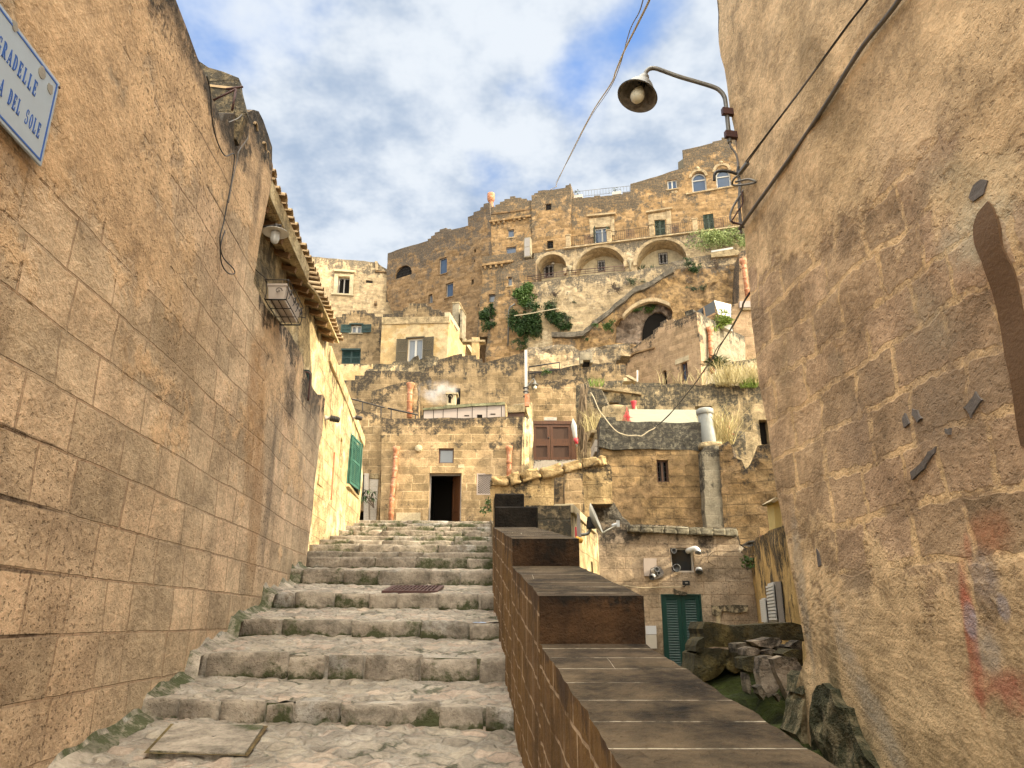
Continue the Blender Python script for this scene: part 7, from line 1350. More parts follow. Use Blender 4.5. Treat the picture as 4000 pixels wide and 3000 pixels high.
# ================================================================ LICHEN WALL with white board
PK = pl_px(2600, 1600, 32, 1, -.02)
K = house('lichen_terrace_wall', 'long rough lichen spotted block wall with dry grass on top, below the gabled house', 'wall', PK, S('d3', (60, 290), (130, 240), (182, 240), (184, 300), (290, 300), (292, 238), (510, 240), (690, 260), (812, 268), (815, 262), (938, 270), (942, 285), (1120, 270), (1340, 288), (1438, 272), (1450, 262), (1600, 290), (1730, 292), (1850, 318), (1880, 260), (1990, 190), (3300, 100), (3300, 1200), (60, 1200)), 'lichen_block', 1.5,
      [Wn('d3', 345, 475, 465, 562, kind='dark', dep=.4), Wn('d3', 1285, 515, 1482, 660, kind='dark', dep=.5), Wn('d3', 1975, 660, 2110, 930, kind='dark', dep=.5)], seed=42, grid=.35, rough=.06, edge=.07)
mb = MB(); band(PK, 'd3', [(130, 300), (300, 330), (480, 350), (700, 385)], .10, -.22, .1, 'lichen_block', 'sloping_ledge', K)
bd = empty('white_board_wall', on(pl_px(2600, 1650, 30.5, 1, 0), 'd3', 960, 700), 'long cream coloured board fence standing on the dark wall top', 'board fence')
Pd = pl_px(2600, 1650, 29, 1, -.01); mb = MB(); mb.prism(Pd, locs(Pd, S('d3', (570, 548), (1390, 556), (1395, 720), (578, 715))), 0, .08); bevel(mb.build('board', M['board_cream'], bd), .01)
cpp = empty('red_cup', on(pl_px(2470, 1590, 29.02, 1, 0), 'd3', 625, 548), 'red twisted plastic cup standing on the cream board', 'cup'); mb = MB(); c = on(pl_px(2470, 1590, 29.05, 1, 0), 'd3', 625, 545); mb.lathe(c, [(.06, 0), (.11, .28), (.13, .32), (.1, .3), (.05, .02)], (0, 0, 1), 10); mb.build('cup', M['red_plastic'], cpp)
def net(label, sh, x, y, rad, Yd, seed):
    rs = random.Random(seed); c = at(*S(sh, (x, y))[0], Yd); root = empty('red_net', c-Vector((0, 0, rad)), label, 'net'); mb = MB()
    for k in range(16):
        pts = [c+Vector((rs.gauss(0, .3)*rad, rs.gauss(0, .2)*rad, rs.gauss(0, .45)*rad)) for _ in range(4)]; mb.tube(smooth(pts, 4), .008, 4)
    mb.build('strands', M['red_plastic'], root)
net('crumpled red netting at the left end of the cream board', 'd3', 548, 635, .28, 28.8, 4); net('red netting in the dry grass right of the grey flue', 'd3', 1640, 800, .3, 26.0, 5)
vc = empty('stone_trough', on(pl_px(2600, 1650, 29.2, 1, 0), 'd3', 465, 650), 'mossy dark stone block beside the red netting', 'stone block'); mb = MB(); rockmesh(mb, on(pl_px(2600, 1650, 29.3, 1, 0), 'd3', 470, 635), (1.4, .5, .95), seed=4, amp=.1); mb.build('block', M['lichen_block'], vc)
grass_tuft('pale dry grass clump on the right end of the lichen wall', at(*S('d3', (1790, 285))[0], 31.6), 1.1, 1.6, 520, 'leaf_dry', None, 5, wid=.011)
grass_tuft('sparser dry grass before the gabled house windows', at(*S('d3', (1250, 280))[0], 31.8), 1.5, 1.0, 70, 'leaf_dry', None, 6, wid=.009)
grass_tuft('thin dry stalks left of the big dry grass clump', at(*S('d3', (1560, 285))[0], 31.8), .8, 1.1, 90, 'leaf_dry', None, 7, wid=.010)
grass_tuft('green grass tuft under the big dry clump', at(*S('d3', (1870, 315))[0], 31.4), .35, .7, 160, 'leaf_bright', None, 8, wid=.012, cat='green grass')
grass_tuft('small green weed on the left end of the lichen wall', at(*S('d3', (215, 302))[0], 31.5), .3, .6, 90, 'leaf_bright', None, 9, wid=.01, cat='green grass')
grass_tuft('dry grass clump just right of the grey flue', at(*S('d3', (1560, 930))[0], 25.2), .45, 1.9, 260, 'leaf_dry', None, 10, wid=.011)
grass_tuft('dry stalks under the square vent of the lichen wall', at(*S('d3', (190, 790))[0], 29), .35, 1.3, 110, 'leaf_dry', None, 11, wid=.009)
# palm / cycas
cy = empty('cycas_palm', at(*S('f2', (470, 1490))[0], 36), 'dark green cycas palm at the foot of the grey return wall', 'palm'); mb = MB(); c = at(*S('f2', (465, 1480))[0], 36)
for k in range(34):
    a = rnd(0, 6.28); e = rnd(.05, 1.2); L_ = rnd(.9, 1.3); d_ = Vector((math.cos(a)*math.cos(e), math.sin(a)*math.cos(e), math.sin(e))); pts = [c+d_*L_*t+Vector((0, 0, -.45*t*t*L_)) for t in (0, .25, .5, .75, 1)]
    for i in range(4):
        for t in (0, .25, .5, .75):
            p = pts[i].lerp(pts[i+1], t); sd = d_.cross(Vector((0, 0, 1))).normalized()
            for s_ in (1, -1): tip = p+sd*s_*.20+d_*.16; mb.add([p, p+d_*.04, tip], [[0, 1, 2]])
mb.build('fronds', M['leaf_dark'], cy)
pe = house('low_pale_wall', 'low pale wall of big blocks behind the dry grass at the right edge', 'wall', pl_px(2900, 1450, 38, 1, 0), S('f2', (580, 1400), (800, 1375), (930, 1355), (945, 1400), (1100, 1390), (1100, 1700), (580, 1700)), 'pale_band', .8, [], seed=43, rough=.02)
# ================================================================ SQUARE WINDOW WALL + flue + side walls
PL_ = pl_px(2550, 1850, 25, 1, .0)
L2 = house('barred_window_wall', 'rough ochre house wall with a black lichen top and one small barred window', 'house', PL_, S('d3', (262, 650), (420, 645), (426, 688), (700, 690), (1342, 700), (1385, 930), (1400, 1100), (1420, 1659), (1430, 1900), (230, 1900), (262, 1300), (250, 1000), (258, 850)), 'rough_ochre', 3,
      [Wn('d3', 868, 1098, 1008, 1335, kind='bars', dep=.22)], seed=44, grid=.3, rough=.06, edge=.04)
mb = MB(); P_ = locs(PL_, S('d3', (258, 652), (420, 647), (424, 690), (1350, 704), (1372, 1010), (1200, 990), (640, 985), (400, 990), (250, 960))); m_ = wall_mb(PL_, P_, thick=.3, grid=.3, rough=.05, edge=.04, front=-.12, seed=45); m_.build('blackened_top', M['lichen_top'] if 'lichen_top' in M else M['lichen_block'], L2)
r = orect(PL_, *S('d3', (868, 1098), (1008, 1335))); mb = MB(); framed(mb, PL_, r, .12, .06, .05, (1, 0)); mb.build('window_frame', M['wood_dark'], L2)
pil = house('grey_pillar', 'grey cement block pillar carrying the flue at the right end of the barred window wall', 'pillar', PL_.off(-.5), S('d3', (1355, 1010), (1400, 950), (1500, 940), (1560, 950), (1580, 1300), (1600, 1900), (1412, 1900)), 'grey_block', 1.0, [], seed=46, grid=.3, rough=.03)
fl_ = empty('flue_pipe', on(PL_, 'd3', 1435, 970), 'fat pale grey flue pipe with a flat cap standing on the grey pillar', 'flue'); mb = MB()
p0, p1 = on(PL_, 'd3', 1440, 960), on(PL_, 'd3', 1393, 605); u_ = (p1-p0); 
mb.lathe(p0, [(.26, 0), (.25, u_.length)], u_, 20, cap=True); bevel(mb.build('pipe', M['flue_grey'], fl_), .01); mb = MB(); mb.lathe(p1, [(.27, -.02), (.30, .02), (.30, .16), (.24, .2), (0, .2)], u_, 20, cap=True); mb.build('cap', M['flue_grey'], fl_)
mb = MB(); rockmesh(mb, on(PL_, 'd3', 1440, 955), (.8, .7, .25), seed=9, amp=.12); mb.build('mortar_collar', M['lichen_block'], fl_)
house('ragged_side_wall', 'ragged stepping ochre wall with sun patches running right behind the house edge', 'wall', pl_px(2815, 1800, 24.3, .93, -.36), S('d3', (1545, 960), (1640, 895), (1680, 940), (1700, 1060), (1790, 1100), (1835, 1200), (1880, 1130), (1960, 940), (2060, 930), (2250, 900), (2300, 1450), (2300, 2300), (1590, 1900), (1560, 1300)), 'rough_ochre', 1.5, [], seed=47, grid=.28, rough=.12, edge=.08)
house('broken_pier', 'broken stub of masonry pier in the dry grass right of the flue', 'ruin', pl_px(2880, 1750, 26.5, 1, 0), S('d3', (1670, 850), (1700, 790), (1760, 778), (1830, 790), (1835, 900), (1850, 1060), (1800, 1100), (1700, 1080)), 'lichen_block', .8, [], seed=48, grid=.25, rough=.08, edge=.06)
cable('loose_cable', 'cream cable sagging across the blackened wall top', [on(PL_, 'd3', *q, -.25) for q in ((150, 390), (185, 450), (240, 580), (300, 660), (370, 750), (440, 815), (540, 850), (640, 850), (685, 858), (720, 840), (770, 805), (830, 775), (860, 745))], .018, 'cable_cream')
# ================================================================ COURTYARD WALL with the green door
PN = Pl(0, 18, 1, 0)
N = house('courtyard_house', 'pale block courtyard wall with a dark green louvred door, steel window and pipe outlets', 'house', PN, S('d4', (195, 325), (460, 345), (520, 355), (1480, 385), (1520, 520), (1500, 600), (1660, 700), (1720, 1300), (1720, 2400), (190, 2400)), 'court_wall', 6,
      [Wn('d4', 872, 568, 1102, 795, kind='glass', gl='glass_dark', fr='box_pale', dep=.10, fw=.04)], seed=49, grid=.25, rough=.03, edge=.04)
bpy.data.objects.remove([c for c in N.children if c.name.startswith('wall')][0])
no = locs(PN, S('d4', (195, 325), (460, 345), (520, 355), (1480, 385), (1520, 520), (1500, 600), (1660, 700), (1720, 1300), (1720, 2400), (190, 2400)))
gd = orect(PN, *S('d4', (795, 1010), (1240, 2350))); gd = (gd[0], PN.px(*S('d4', (800, 2100))[0])[1], gd[2], gd[3]); wn_ = orect(PN, *S('d4', (872, 568), (1102, 795)))
wall_mb(PN, no, thick=6.0, holes=[(rpoly(gd), .12), (rpoly(wn_), .15)], grid=.22, rough=.03, edge=.04, seed=49).build('wall', M['court_wall'], N)
gdr = empty('door', PN.w(gd[0], gd[1])-wloc(N)); gdr.parent = N
for k in (0, 1):
    w_ = (gd[2]-gd[0])/2; mb = MB(); louvre(mb, PN.w(gd[0]+w_*k+.003, gd[1], .05), PN.d, w_-.006, gd[3]-gd[1], .05, gap=.055, nrm=PN.n, frame=.085, mid=False); mb.build('door_leaf', M['green_paint'], gdr)
mb = MB(); mb.rect(PN, gd[0], gd[1], gd[2], gd[3], .055, .10); mb.build('backing', M['green_paint'], gdr); mb = MB(); mb.rect(PN, (gd[0]+gd[2])/2-.04, gd[1]+.95, (gd[0]+gd[2])/2+.0, gd[1]+1.12, -.04, 0); mb.build('handle', M['iron'], gdr)
mb = MB(); framed(mb, PN, (gd[0]-.03, gd[1], gd[2]+.03, gd[3]+.03), -.03, .08, .03, (0, 0)); mb.build('door_frame', M['green_paint'], gdr)
mb = MB(); led = locs(PN, S('d4', (470, 362), (1480, 402))); [rockmesh(mb, PN.w(led[0][0]+(led[1][0]-led[0][0])*(k+.5)/9, led[0][1]+(led[1][1]-led[0][1])*(k+.5)/9-.08, -.02), ((led[1][0]-led[0][0])/9*.98, .24, .17*rnd(.9, 1.1)), (0, rnd(-.03, .05), 0), seed=200+k, amp=.12, sub=3, rd=.12) for k in range(9)]; mb.build('rounded_ledge', M['lichen_top'], N)
def pvc(label, pts, r=.055, mat='pvc_white', par=None, nm='vent_pipe'):
    root = empty(nm, pts[0], label, 'pipe'); mb = MB(); P = smooth(pts, 4); mb.tube(P, r, 14, cap=False); mb.build('pipe', M[mat], root)
    d_ = (P[-1]-P[-2]).normalized(); mb = MB(); mb.lathe(P[-1], [(r*1.12, -.05), (r*1.15, .0), (r*.92, .0), (r*.9, -.06), (0, -.06)], d_, 14); mb.build('mouth', [M['pvc_dark']], root); return root
P4 = lambda x, y, d: on(PN, 'd4', x, y, d)
pvc('white elbow pipe at the upper right corner of the steel window', [P4(1040, 595, .05), P4(1050, 592, -.1), P4(1085, 585, -.22), P4(1105, 610, -.26), P4(1105, 632, -.27)], .065)
pvc('white stub pipe at the lower right of the steel window', [P4(1130, 775, .1), P4(1132, 775, -.1), P4(1125, 800, -.16)], .07)
pvc('dark pipe stub in the lower left of the steel window', [P4(925, 757, .15), P4(924, 757, -.1)], .08, 'cement_grey')
pvc('small dark pipe stub in the upper left of the steel window', [P4(900, 600, .15), P4(899, 601, -.1)], .055, 'cement_grey')
pvc('upper grey pipe of the trio left of the steel window', [P4(700, 790, .05), P4(718, 782, -.12), P4(732, 775, -.24)], .055, 'box_pale')
pvc('right dark pipe of the trio left of the steel window', [P4(735, 815, .05), P4(757, 808, -.14)], .045, 'cement_grey')
pvc('lower white pipe of the trio left of the steel window', [P4(735, 818, .05), P4(705, 832, -.12), P4(685, 850, -.2)], .055, 'pvc_white')
for (x, y, rx, ry, mt, nm) in ((735, 800, 65, 62, 'cement_grey', 'cement_patch'),):
    a, z = PN.px(*S('d4', (x, y))[0]); k_ = 18*.4219/F; P_ = [(a+rx*k_*math.cos(t)*rnd(.8, 1.15), z+ry*k_*math.sin(t)*rnd(.8, 1.15)) for t in [i*.45 for i in range(14)]]; mb = MB(); mb.prism(PN, P_, -.05, .03); mb.build(nm, M[mt], N)
for (q, mt) in ((((900, 945), (930, 960), (985, 975), (1030, 985), (1010, 1008), (905, 1005)), 'yellow_paint'), (((1250, 1100), (1590, 1100), (1580, 1160), (1440, 1170), (1350, 1150), (1335, 1270), (1290, 1290), (1290, 1200), (1255, 1180)), 'yellow_patch'), (((625, 668), (745, 668), (745, 745), (690, 760), (670, 830), (628, 830)), 'pink_panel')):
    P_ = subdiv(locs(PN, S('d4', *q)), .08, .03, 3.3); mb = MB(); 
    if mt == 'yellow_patch': mt = 'pale_band'
    m_ = wall_mb(PN, P_, thick=.08, grid=.15, rough=.01, edge=0, front=-.045, seed=50); m_.build('plaster_patch', M['pale_band' if mt != 'pink_panel' else mt], N)
fl2 = empty('floodlight', P4(1008, 900, -.05), 'small black floodlight above the green louvred door', 'floodlight'); r = orect(PN, *S('d4', (975, 875), (1042, 918))); mb = MB(); mb.rect(PN, r[0], r[1], r[2], r[3], -.16, -.09); bevel(mb.build('housing', M['black_panel'], fl2), .01)
mb = MB(); mb.rect(PN, r[0]+.05, r[1]+.045, r[2]-.05, r[3]-.045, -.168, -.155); mb.build('lens', M['box_pale'], fl2); mb = MB(); mb.tube([P4(990, 922, .05), P4(990, 932, -.1), P4(1008, 915, -.12)], .012, 6); mb.build('bracket', M['iron'], fl2)
cable('wall_cable', 'thin cream cable along the courtyard wall to the floodlight', [P4(*q, -.06) for q in ((430, 918), (520, 930), (620, 940), (740, 936), (850, 934), (940, 934), (985, 922))], .010, 'cable_cream')
cable('wall_cable', 'thin brown cable curving below the grey awning', [P4(*q, -.06) for q in ((1510, 598), (1400, 602), (1300, 600), (1240, 630), (1215, 680), (1250, 720), (1290, 735))], .010, 'rope_root')
nt_ = empty('notice', P4(700, 1330, -.06), 'two pale paper notices beside the green louvred door', 'notice'); mb = MB(); mb.rect(PN, *orect(PN, *S('d4', (640, 1290), (743, 1370))), -.05, -.035); mb.build('upper_sheet', M['paper_white'], nt_); mb = MB(); mb.rect(PN, *orect(PN, *S('d4', (640, 1374), (748, 1500))), -.05, -.035); mb.build('lower_sheet', M['box_pale'], nt_)
aw = empty('small_awning', P4(1560, 560, -.4), 'small grey metal awning at the corner beside the yellow wall', 'awning'); mb = MB(); quad3(mb, [P4(1515, 545, -.2), P4(1545, 522, -.5), P4(1625, 518, -.6), P4(1620, 552, -.5)], Vector((0, 0, -.03))); quad3(mb, [P4(1515, 548, -.2), P4(1545, 565, -.5), P4(1600, 550, -.5), P4(1550, 530, -.3)], Vector((0, 0, -.03))); mb.build('sheet', M['grey_metal'], aw); mb = MB(); quad3(mb, [P4(1600, 515, -.5), P4(1650, 470, -.5), P4(1680, 490, -.5), P4(1630, 520, -.5)], Vector((0, .06, 0))); mb.build('tile', M['wood_gate'], aw)
# yellow side wall with grilles
oO = at(*S('d4', (1700, 1280))[0], 17.9); eO = at(3150, 2200, 11.0); PO = Pl(oO.x, oO.y, eO.x-oO.x, eO.y-oO.y)
O = house('yellow_house', 'yellow house side with two white window grilles, squeezed beside the right house', 'house', PO, S('d4', (1515, 610), (1630, 515), (1760, 440), (1830, 400), (1900, 370), (2100, 280), (2200, 1900), (1720, 1900), (1690, 1280), (1600, 850)), 'yellow_wall', 1.0, [], seed=51, grid=.25, rough=.04, edge=.05, ext=Vector((1.2, .5, 0)))
for i, (x0, y0, x1, y1) in enumerate(((1778, 1040, 1850, 1268), (1840, 905, 1948, 1258))):
    r = orect(PO, *S('d4', (x0, y0), (x1, y1))); gw = empty('window', PO.w(r[0], r[1])-wloc(O)); gw.parent = O; mb = MB(); mb.rect(PO, *r, -.03, .0); mb.build('pane', M['glass_dark'], gw); mb = MB(); framed(mb, PO, r, -.12, .1, .05, (0, 0)); mb.build('frame', M['grey_frame'], gw); mb = MB(); n = 4+2*i; m2 = 12
    for k in range(1, n): a = r[0]+(r[2]-r[0])*k/n; mb.rect(PO, a-.018, r[1], a+.018, r[3], -.15, -.125)
    for k in range(1, m2): z = r[1]+(r[3]-r[1])*k/m2; mb.rect(PO, r[0], z-.018, r[2], z+.018, -.17, -.15)
    mb.build('grille', M['pvc_white'], gw)
yw = empty('yellow_window_box', at(*S('d4', (1860, 150))[0], 11.5), 'bright yellow window reveal with a stone hood at the edge of the right house', 'window'); mb = MB(); quad3(mb, [at(*S('d4', q)[0], 11.5) for q in ((1825, 150), (1900, 120), (1905, 370), (1850, 385))], Vector((0, .3, 0))); mb.build('reveal', M['yellow_paint'], yw); mb = MB(); quad3(mb, [at(*S('d4', q)[0], 11.4) for q in ((1795, 140), (1850, 100), (1900, 95), (1835, 152))], Vector((0, .4, 0))); mb.build('hood', M['pale_band'], yw)
bush('green fern like plant growing on the corner above the yellow wall', P4(1670, 680, -.6), .42, 520, .05, 'leaf_mid', (1.3, .6, .5), None, 52, cat='plant', name='corner_plant')
# ================================================================ LOW HOUSE beside the parapet
oR = at(2230, 2000, 13.0); eR = at(2345, 2100, 17.9); PRr = Pl(oR.x, oR.y, eR.x-oR.x, eR.y-oR.y)
LHs = house('low_roof_house', 'low house with a mossy front and a sunlit side wall, just behind the parapet', 'house', Pl(0, oR.y, 1, 0), S('d2', (850, 1310), (1188, 1312), (1196, 1640), (1200, 2400), (700, 2400), (700, 1312)), 'lichen_block', .5, [], seed=53, grid=.2, rough=.03, edge=.02)
sw = locs(PRr, S('d2', (1190, 1312), (1255, 1370), (1400, 1500), (1440, 1560)))+locs(PRr, S('d4', (200, 440), (212, 820), (215, 2200), (0, 2200))); sw[0] = (0, sw[0][1]); sw[-1] = (0, sw[-1][1])
rdr = orect(PRr, *S('d4', (137, 690), (160, 850))); wall_mb(PRr, sw, thick=1.0, holes=[(rpoly(rdr), .15)], grid=.25, rough=.02, edge=.02, seed=54, ext=Vector((-.9, 0.2, 0))).build('side_wall', M['sunlit_plaster'], LHs)
mb = MB(); mb.rect(PRr, *rdr, .12, .16); mb.build('side_window', M['glass_dark'], LHs)
mb = MB(); sw0 = locs(PRr, S('d2', (1190, 1308), (1440, 1552))); mb.prism(PRr, [(0, sw0[0][1]-.14), (sw0[1][0], sw0[1][1]-.14), (sw0[1][0], sw0[1][1]+.02), (0, sw0[0][1]+.02)], -.05, .3); bevel(mb.build('coping', M['pale_band'], LHs), .02)
# curved lit wall with its pillar
Pw = Pl(0, 20.5, 1, -.05)
house('curved_wall', 'sunlit rough wall with a rising rounded coping, between the parapet and the gate', 'wall', Pw, S('d2', (318, 1042), (520, 1030), (640, 1005), (850, 955), (1100, 900), (1300, 862), (1480, 822), (1560, 810), (1622, 900), (1630, 960), (1640, 1290), (1400, 1290), (1390, 1500), (1390, 2300), (318, 2300)), 'lit_rubble', .7, [], seed=55, grid=.25, rough=.07, edge=.05,
      trims=[]) if 'lit_rubble' in M else None
# curved wall coping stones
cw = bpy.data.objects['curved_wall']; mb = MB(); topl = locs(Pw, S('d2', (330, 1060), (520, 1050), (640, 1022), (850, 975), (1100, 920), (1300, 882), (1480, 842), (1570, 832)))
mb2 = MB()
for i in range(len(topl)-1):
    (a0, z0), (a1, z1) = topl[i], topl[i+1]; n = max(1, int((a1-a0)/.42))
    for k in range(n):
        p, q = a0+(a1-a0)*(k+.04)/n, a0+(a1-a0)*(k+.96)/n; za, zb = z0+(z1-z0)*(k/n), z0+(z1-z0)*((k+1)/n)
        c = Pw.w((p+q)/2, (za+zb)/2+.02+rnd(-.02, .02), .2); rockmesh(mb2, c, (q-p+.01, .62, .27*rnd(.85, 1.2)), (0, -math.atan2(zb-za, q-p)+rnd(-.06, .06), 0), seed=i*9+k, amp=.16, sub=3, rd=.06)
mb2.build('coping_stones', M['lit_rubble'], cw)
# pillar with opening beside it
PQ = Pl(0, 18.4, 1, -.03)
house('block_pillar', 'square block pillar with a dark mossy cap in front of the curved wall', 'pillar', PQ, S('d2', (1125, 975), (1180, 960), (1320, 965), (1330, 1150), (1335, 1440), (1335, 2300), (1130, 2300), (1128, 1250)), 'facade_block', 1.1, [], seed=56, grid=.25, rough=.02)
PQs = Pl(0, 19.3, 1, 0)
house('niche_wall', 'shaded low block recess left of the square pillar', 'wall', PQs, S('d2', (1015, 1250), (1015, 1010), (1125, 1000), (1200, 1000), (1200, 2300), (700, 2300), (700, 1320), (1010, 1310)), 'facade_block', .4, [], seed=57, grid=.3, rough=.02)
# rubble slope right of the dish
house('rubble_mound', 'rough weathered sloping rubble masonry behind the satellite dish', 'rubble', pl_px(2400, 2000, 21.2, 1, 0), S('d2', (1380, 1300), (1480, 1275), (1560, 1262), (1650, 1290), (1690, 1360), (1740, 1440), (1830, 1510), (1830, 1700), (1380, 1700)), 'rubble_grey', 1.0, [], seed=58, grid=.14, rough=.2, edge=.06)
# satellite dish
dc = at(*S('d2', (1462, 1450))[0], 13.2); sd = empty('satellite_dish', at(*S('d2', (1300, 1620))[0], 13.2), 'cream satellite dish seen almost edge on, on a bent grey arm beside the parapet', 'satellite dish')
e0, e1_ = at(*S('d2', (1397, 1290))[0], 13.2), at(*S('d2', (1528, 1615))[0], 13.2); up_ = (e1_-e0).normalized(); nd = up_.cross(Vector((0, 1, 0))).normalized(); 
if nd.x < 0: nd = -nd
nd = (nd*.93+Vector((0, -.20, 0))).normalized(); Rd = (e1_-e0).length/2
mb = MB(); prof = [(0, -.10)]+[(Rd*k/8, -.10+.10*(k/8)**2) for k in range(1, 9)]+[(Rd*1.01, .006), (Rd*.99, .012)]+[(Rd*k/8, -.088+.10*(k/8)**2) for k in range(7, 0, -1)]+[(0, -.088)]
mb.lathe((e0+e1_)/2, prof, nd, 36); mb.build('dish', M['dish_white'], sd)
mb = MB(); p_ = lambda x, y: at(*S('d2', (x, y))[0], 13.2)
mb.tube([p_(1525, 1612), p_(1600, 1570), p_(1695, 1520)], .014, 6); mb.build('feed_arm', M['dish_white'], sd); mb = MB(); c = p_(1698, 1510); mb.box(c, (.05, .06, .11)); mb.lathe(c-nd*.02, [(.03, 0), (.035, .09), (0, .09)], -nd, 12); mb.build('receiver', M['pvc_white'], sd)
mb = MB(); mb.tube(smooth([p_(1290, 1628), p_(1340, 1625), p_(1375, 1612), p_(1392, 1580), p_(1398, 1540), p_(1398, 1505)], 5), .026, 10); mb.build('mast', M['grey_metal'], sd); mb = MB(); mb.box(p_(1410, 1520), (.16, .10, .14)); mb.box(p_(1385, 1500), (.05, .2, .2)); bevel(mb.build('bracket', M['iron'], sd), .01)
fg = empty('rolled_banner', p_(1275, 1560), 'grey weathered board with a red strip and orange cloth hanging beside the parapet', 'board'); mb = MB(); quad3(mb, [at(*S('d2', q)[0], 12.6) for q in ((1258, 1385), (1290, 1430), (1300, 1655), (1255, 1655))], Vector((0, .05, 0))); mb.build('board', M['grey_frame'], fg)
mb = MB(); quad3(mb, [at(*S('d2', q)[0], 12.5) for q in ((1233, 1545), (1250, 1540), (1255, 1660), (1238, 1660))], Vector((0, .04, 0))); mb.build('red_strip', M['red_plastic'], fg); mb = MB(); mb.tube(smooth([at(*S('d4', q)[0], 12.4) for q in ((-5, 492), (30, 498), (62, 505))], 4), [.05, .06, .06, .055, .05, .05, .045, .04, .03][:9], 8); mb.build('cloth', M['cloth_orange'], fg)
sp = empty('sprig', p_(300, 1330), 'small green sprig between the facade and the parapet end', 'plant'); mb = MB(); leaf_clump(mb, at(*S('d2', (300, 1330))[0], 21), .28, 160, .05, seed=60); mb.build('foliage', M['leaf_mid'], sp); mb = MB(); twigs(mb, at(*S('d2', (300, 1330))[0], 21), .25, 5, .008, seed=3); mb.build('stem', M['twig_brown'], sp)
# ================================================================ SUNKEN GAP between parapet and right house
mb = MB(); V = []; nx, ny = 60, 90
for j in range(ny+1):
    Y = 3.0+15.5*j/ny
    for i in range(nx+1):
        f = i/nx; x = .3+(8.0-.3)*f; z = -.60-.10*(8.6-min(Y, 8.6))+.16*noise.noise(Vector((x*1.3, Y*1.3, 0)))+.09*noise.noise(Vector((x*4, Y*4, 3)))+.03*noise.noise(Vector((x*14, Y*14, 3)))
        if Y > 9.2: z -= min(1.4, (Y-9.2)*.8)
        if 6.3 < Y < 7.6: z -= .45*max(0, 1-abs(x-1.95)/.4)
        V.append(Vector((x, Y, z)))
w = nx+1; mb.add(V, [[j*w+i, j*w+i+1, (j+1)*w+i+1, (j+1)*w+i] for j in range(ny) for i in range(nx)], None, None, smooth=True); mb.build('mossy_slope', M['moss_ground'], kind='structure')
def d5(x, y, Y): return at(*S('d5', (x, y))[0], Y)
rw_ = empty('ruined_low_wall', d5(800, 450, 8.6), 'ruined dark mossy low wall with a thick top slab, before the green door', 'ruin')
def g1w(pts, Y, th, rough, grid, seed, edge=.012, front=0.0):
    pp = Pl(0, Y, 1, 0); return wall_mb(pp, locs(pp, S('g1', *pts)), thick=th, grid=grid, rough=rough, edge=edge, seed=seed, rsc=3.0, front=front)
def bev2(o, w): bevel(o, w, 3); return o
bev2(g1w(((378, 345), (372, 290), (385, 256), (440, 262), (520, 280), (660, 268), (800, 260), (870, 285), (870, 350), (700, 338), (610, 355), (520, 377), (400, 385), (362, 380)), 8.6, .7, .035, .07, 70.1, .03).build('top_slab', M['mossy_rock'], rw_), .02)
for k, (pts, Y, th) in enumerate(((((335, 410), (385, 383), (475, 390), (482, 470), (440, 520), (360, 542), (322, 512)), 8.5, .6), (((476, 390), (560, 398), (575, 470), (520, 502), (484, 480)), 8.55, .5), (((560, 380), (700, 372), (860, 380), (865, 470), (700, 500), (575, 480)), 8.7, .4), (((322, 505), (370, 540), (385, 560), (330, 560)), 8.5, .4), (((352, 350), (378, 330), (380, 384), (340, 400)), 8.5, .5), (((520, 470), (640, 470), (700, 560), (560, 560), (500, 520)), 8.8, .3))):
    bev2(g1w(pts, Y, th, .07, .06, 71+k*3.1, .03).build('rubble_stone', M['mossy_rock'], rw_), .025)
gs = 'loose stones piled on the ruined low wall'
def stone1(label, pts, Y, th, seed, mat='rock', rough=.02):
    o = bev2(g1w(pts, Y, th, rough, .035, seed).build('loose_stone', M[mat]), .008); return tag(o, label, 'stone', gs)
stone1('long pale pointed slab lying on top of the stone pile', ((610, 350), (640, 345), (700, 330), (745, 334), (752, 352), (735, 372), (700, 385), (640, 374)), 7.6, .3, 80, 'pale_rock')
stone1('pinkish rounded stone against the right house, right end of the pile', ((792, 376), (808, 356), (832, 344), (850, 350), (850, 388), (805, 390)), 7.4, .2, 81)
stone1('flat stone under the pale pointed slab at left', ((537, 365), (600, 358), (620, 378), (600, 400), (545, 406)), 7.9, .3, 82)
stone1('small whitish stone in the middle row of the pile', ((572, 390), (610, 378), (652, 392), (645, 408), (600, 420), (575, 416)), 7.5, .22, 83, 'pale_rock')
stone1('light grey flat stone right of the whitish one', ((663, 395), (700, 384), (742, 395), (712, 413), (672, 411)), 7.5, .22, 84, 'pale_rock')
stone1('mossy flat stone near the right house in the pile', ((758, 412), (800, 388), (845, 390), (845, 432), (790, 442)), 7.2, .3, 85, 'mossy_rock')
stone1('thin layered slab beneath the pinkish stone', ((720, 372), (790, 365), (812, 385), (760, 397), (725, 388)), 7.6, .3, 86)
stone1('brown crumbly clump left of the tall upright stone', ((557, 432), (600, 420), (650, 425), (652, 470), (600, 495), (562, 482)), 7.4, .25, 87, 'mossy_rock', .05)
stone1('tall upright grey stone leaning in the middle of the gap', ((645, 427), (672, 420), (702, 418), (716, 470), (742, 560), (726, 590), (690, 617), (664, 580), (645, 500)), 7.0, .16, 88, 'pale_rock', .03)
stone1('big triangular grey stone wedged beside the right house', ((708, 434), (760, 420), (830, 430), (850, 470), (872, 545), (865, 558), (832, 556), (826, 600), (822, 678), (790, 622), (750, 540), (722, 480)), 6.85, .16, 89, 'pale_rock', .035)
stone1('small pinkish block below the tall upright stone', ((628, 567), (655, 557), (686, 600), (665, 632), (640, 602)), 6.9, .14, 91)
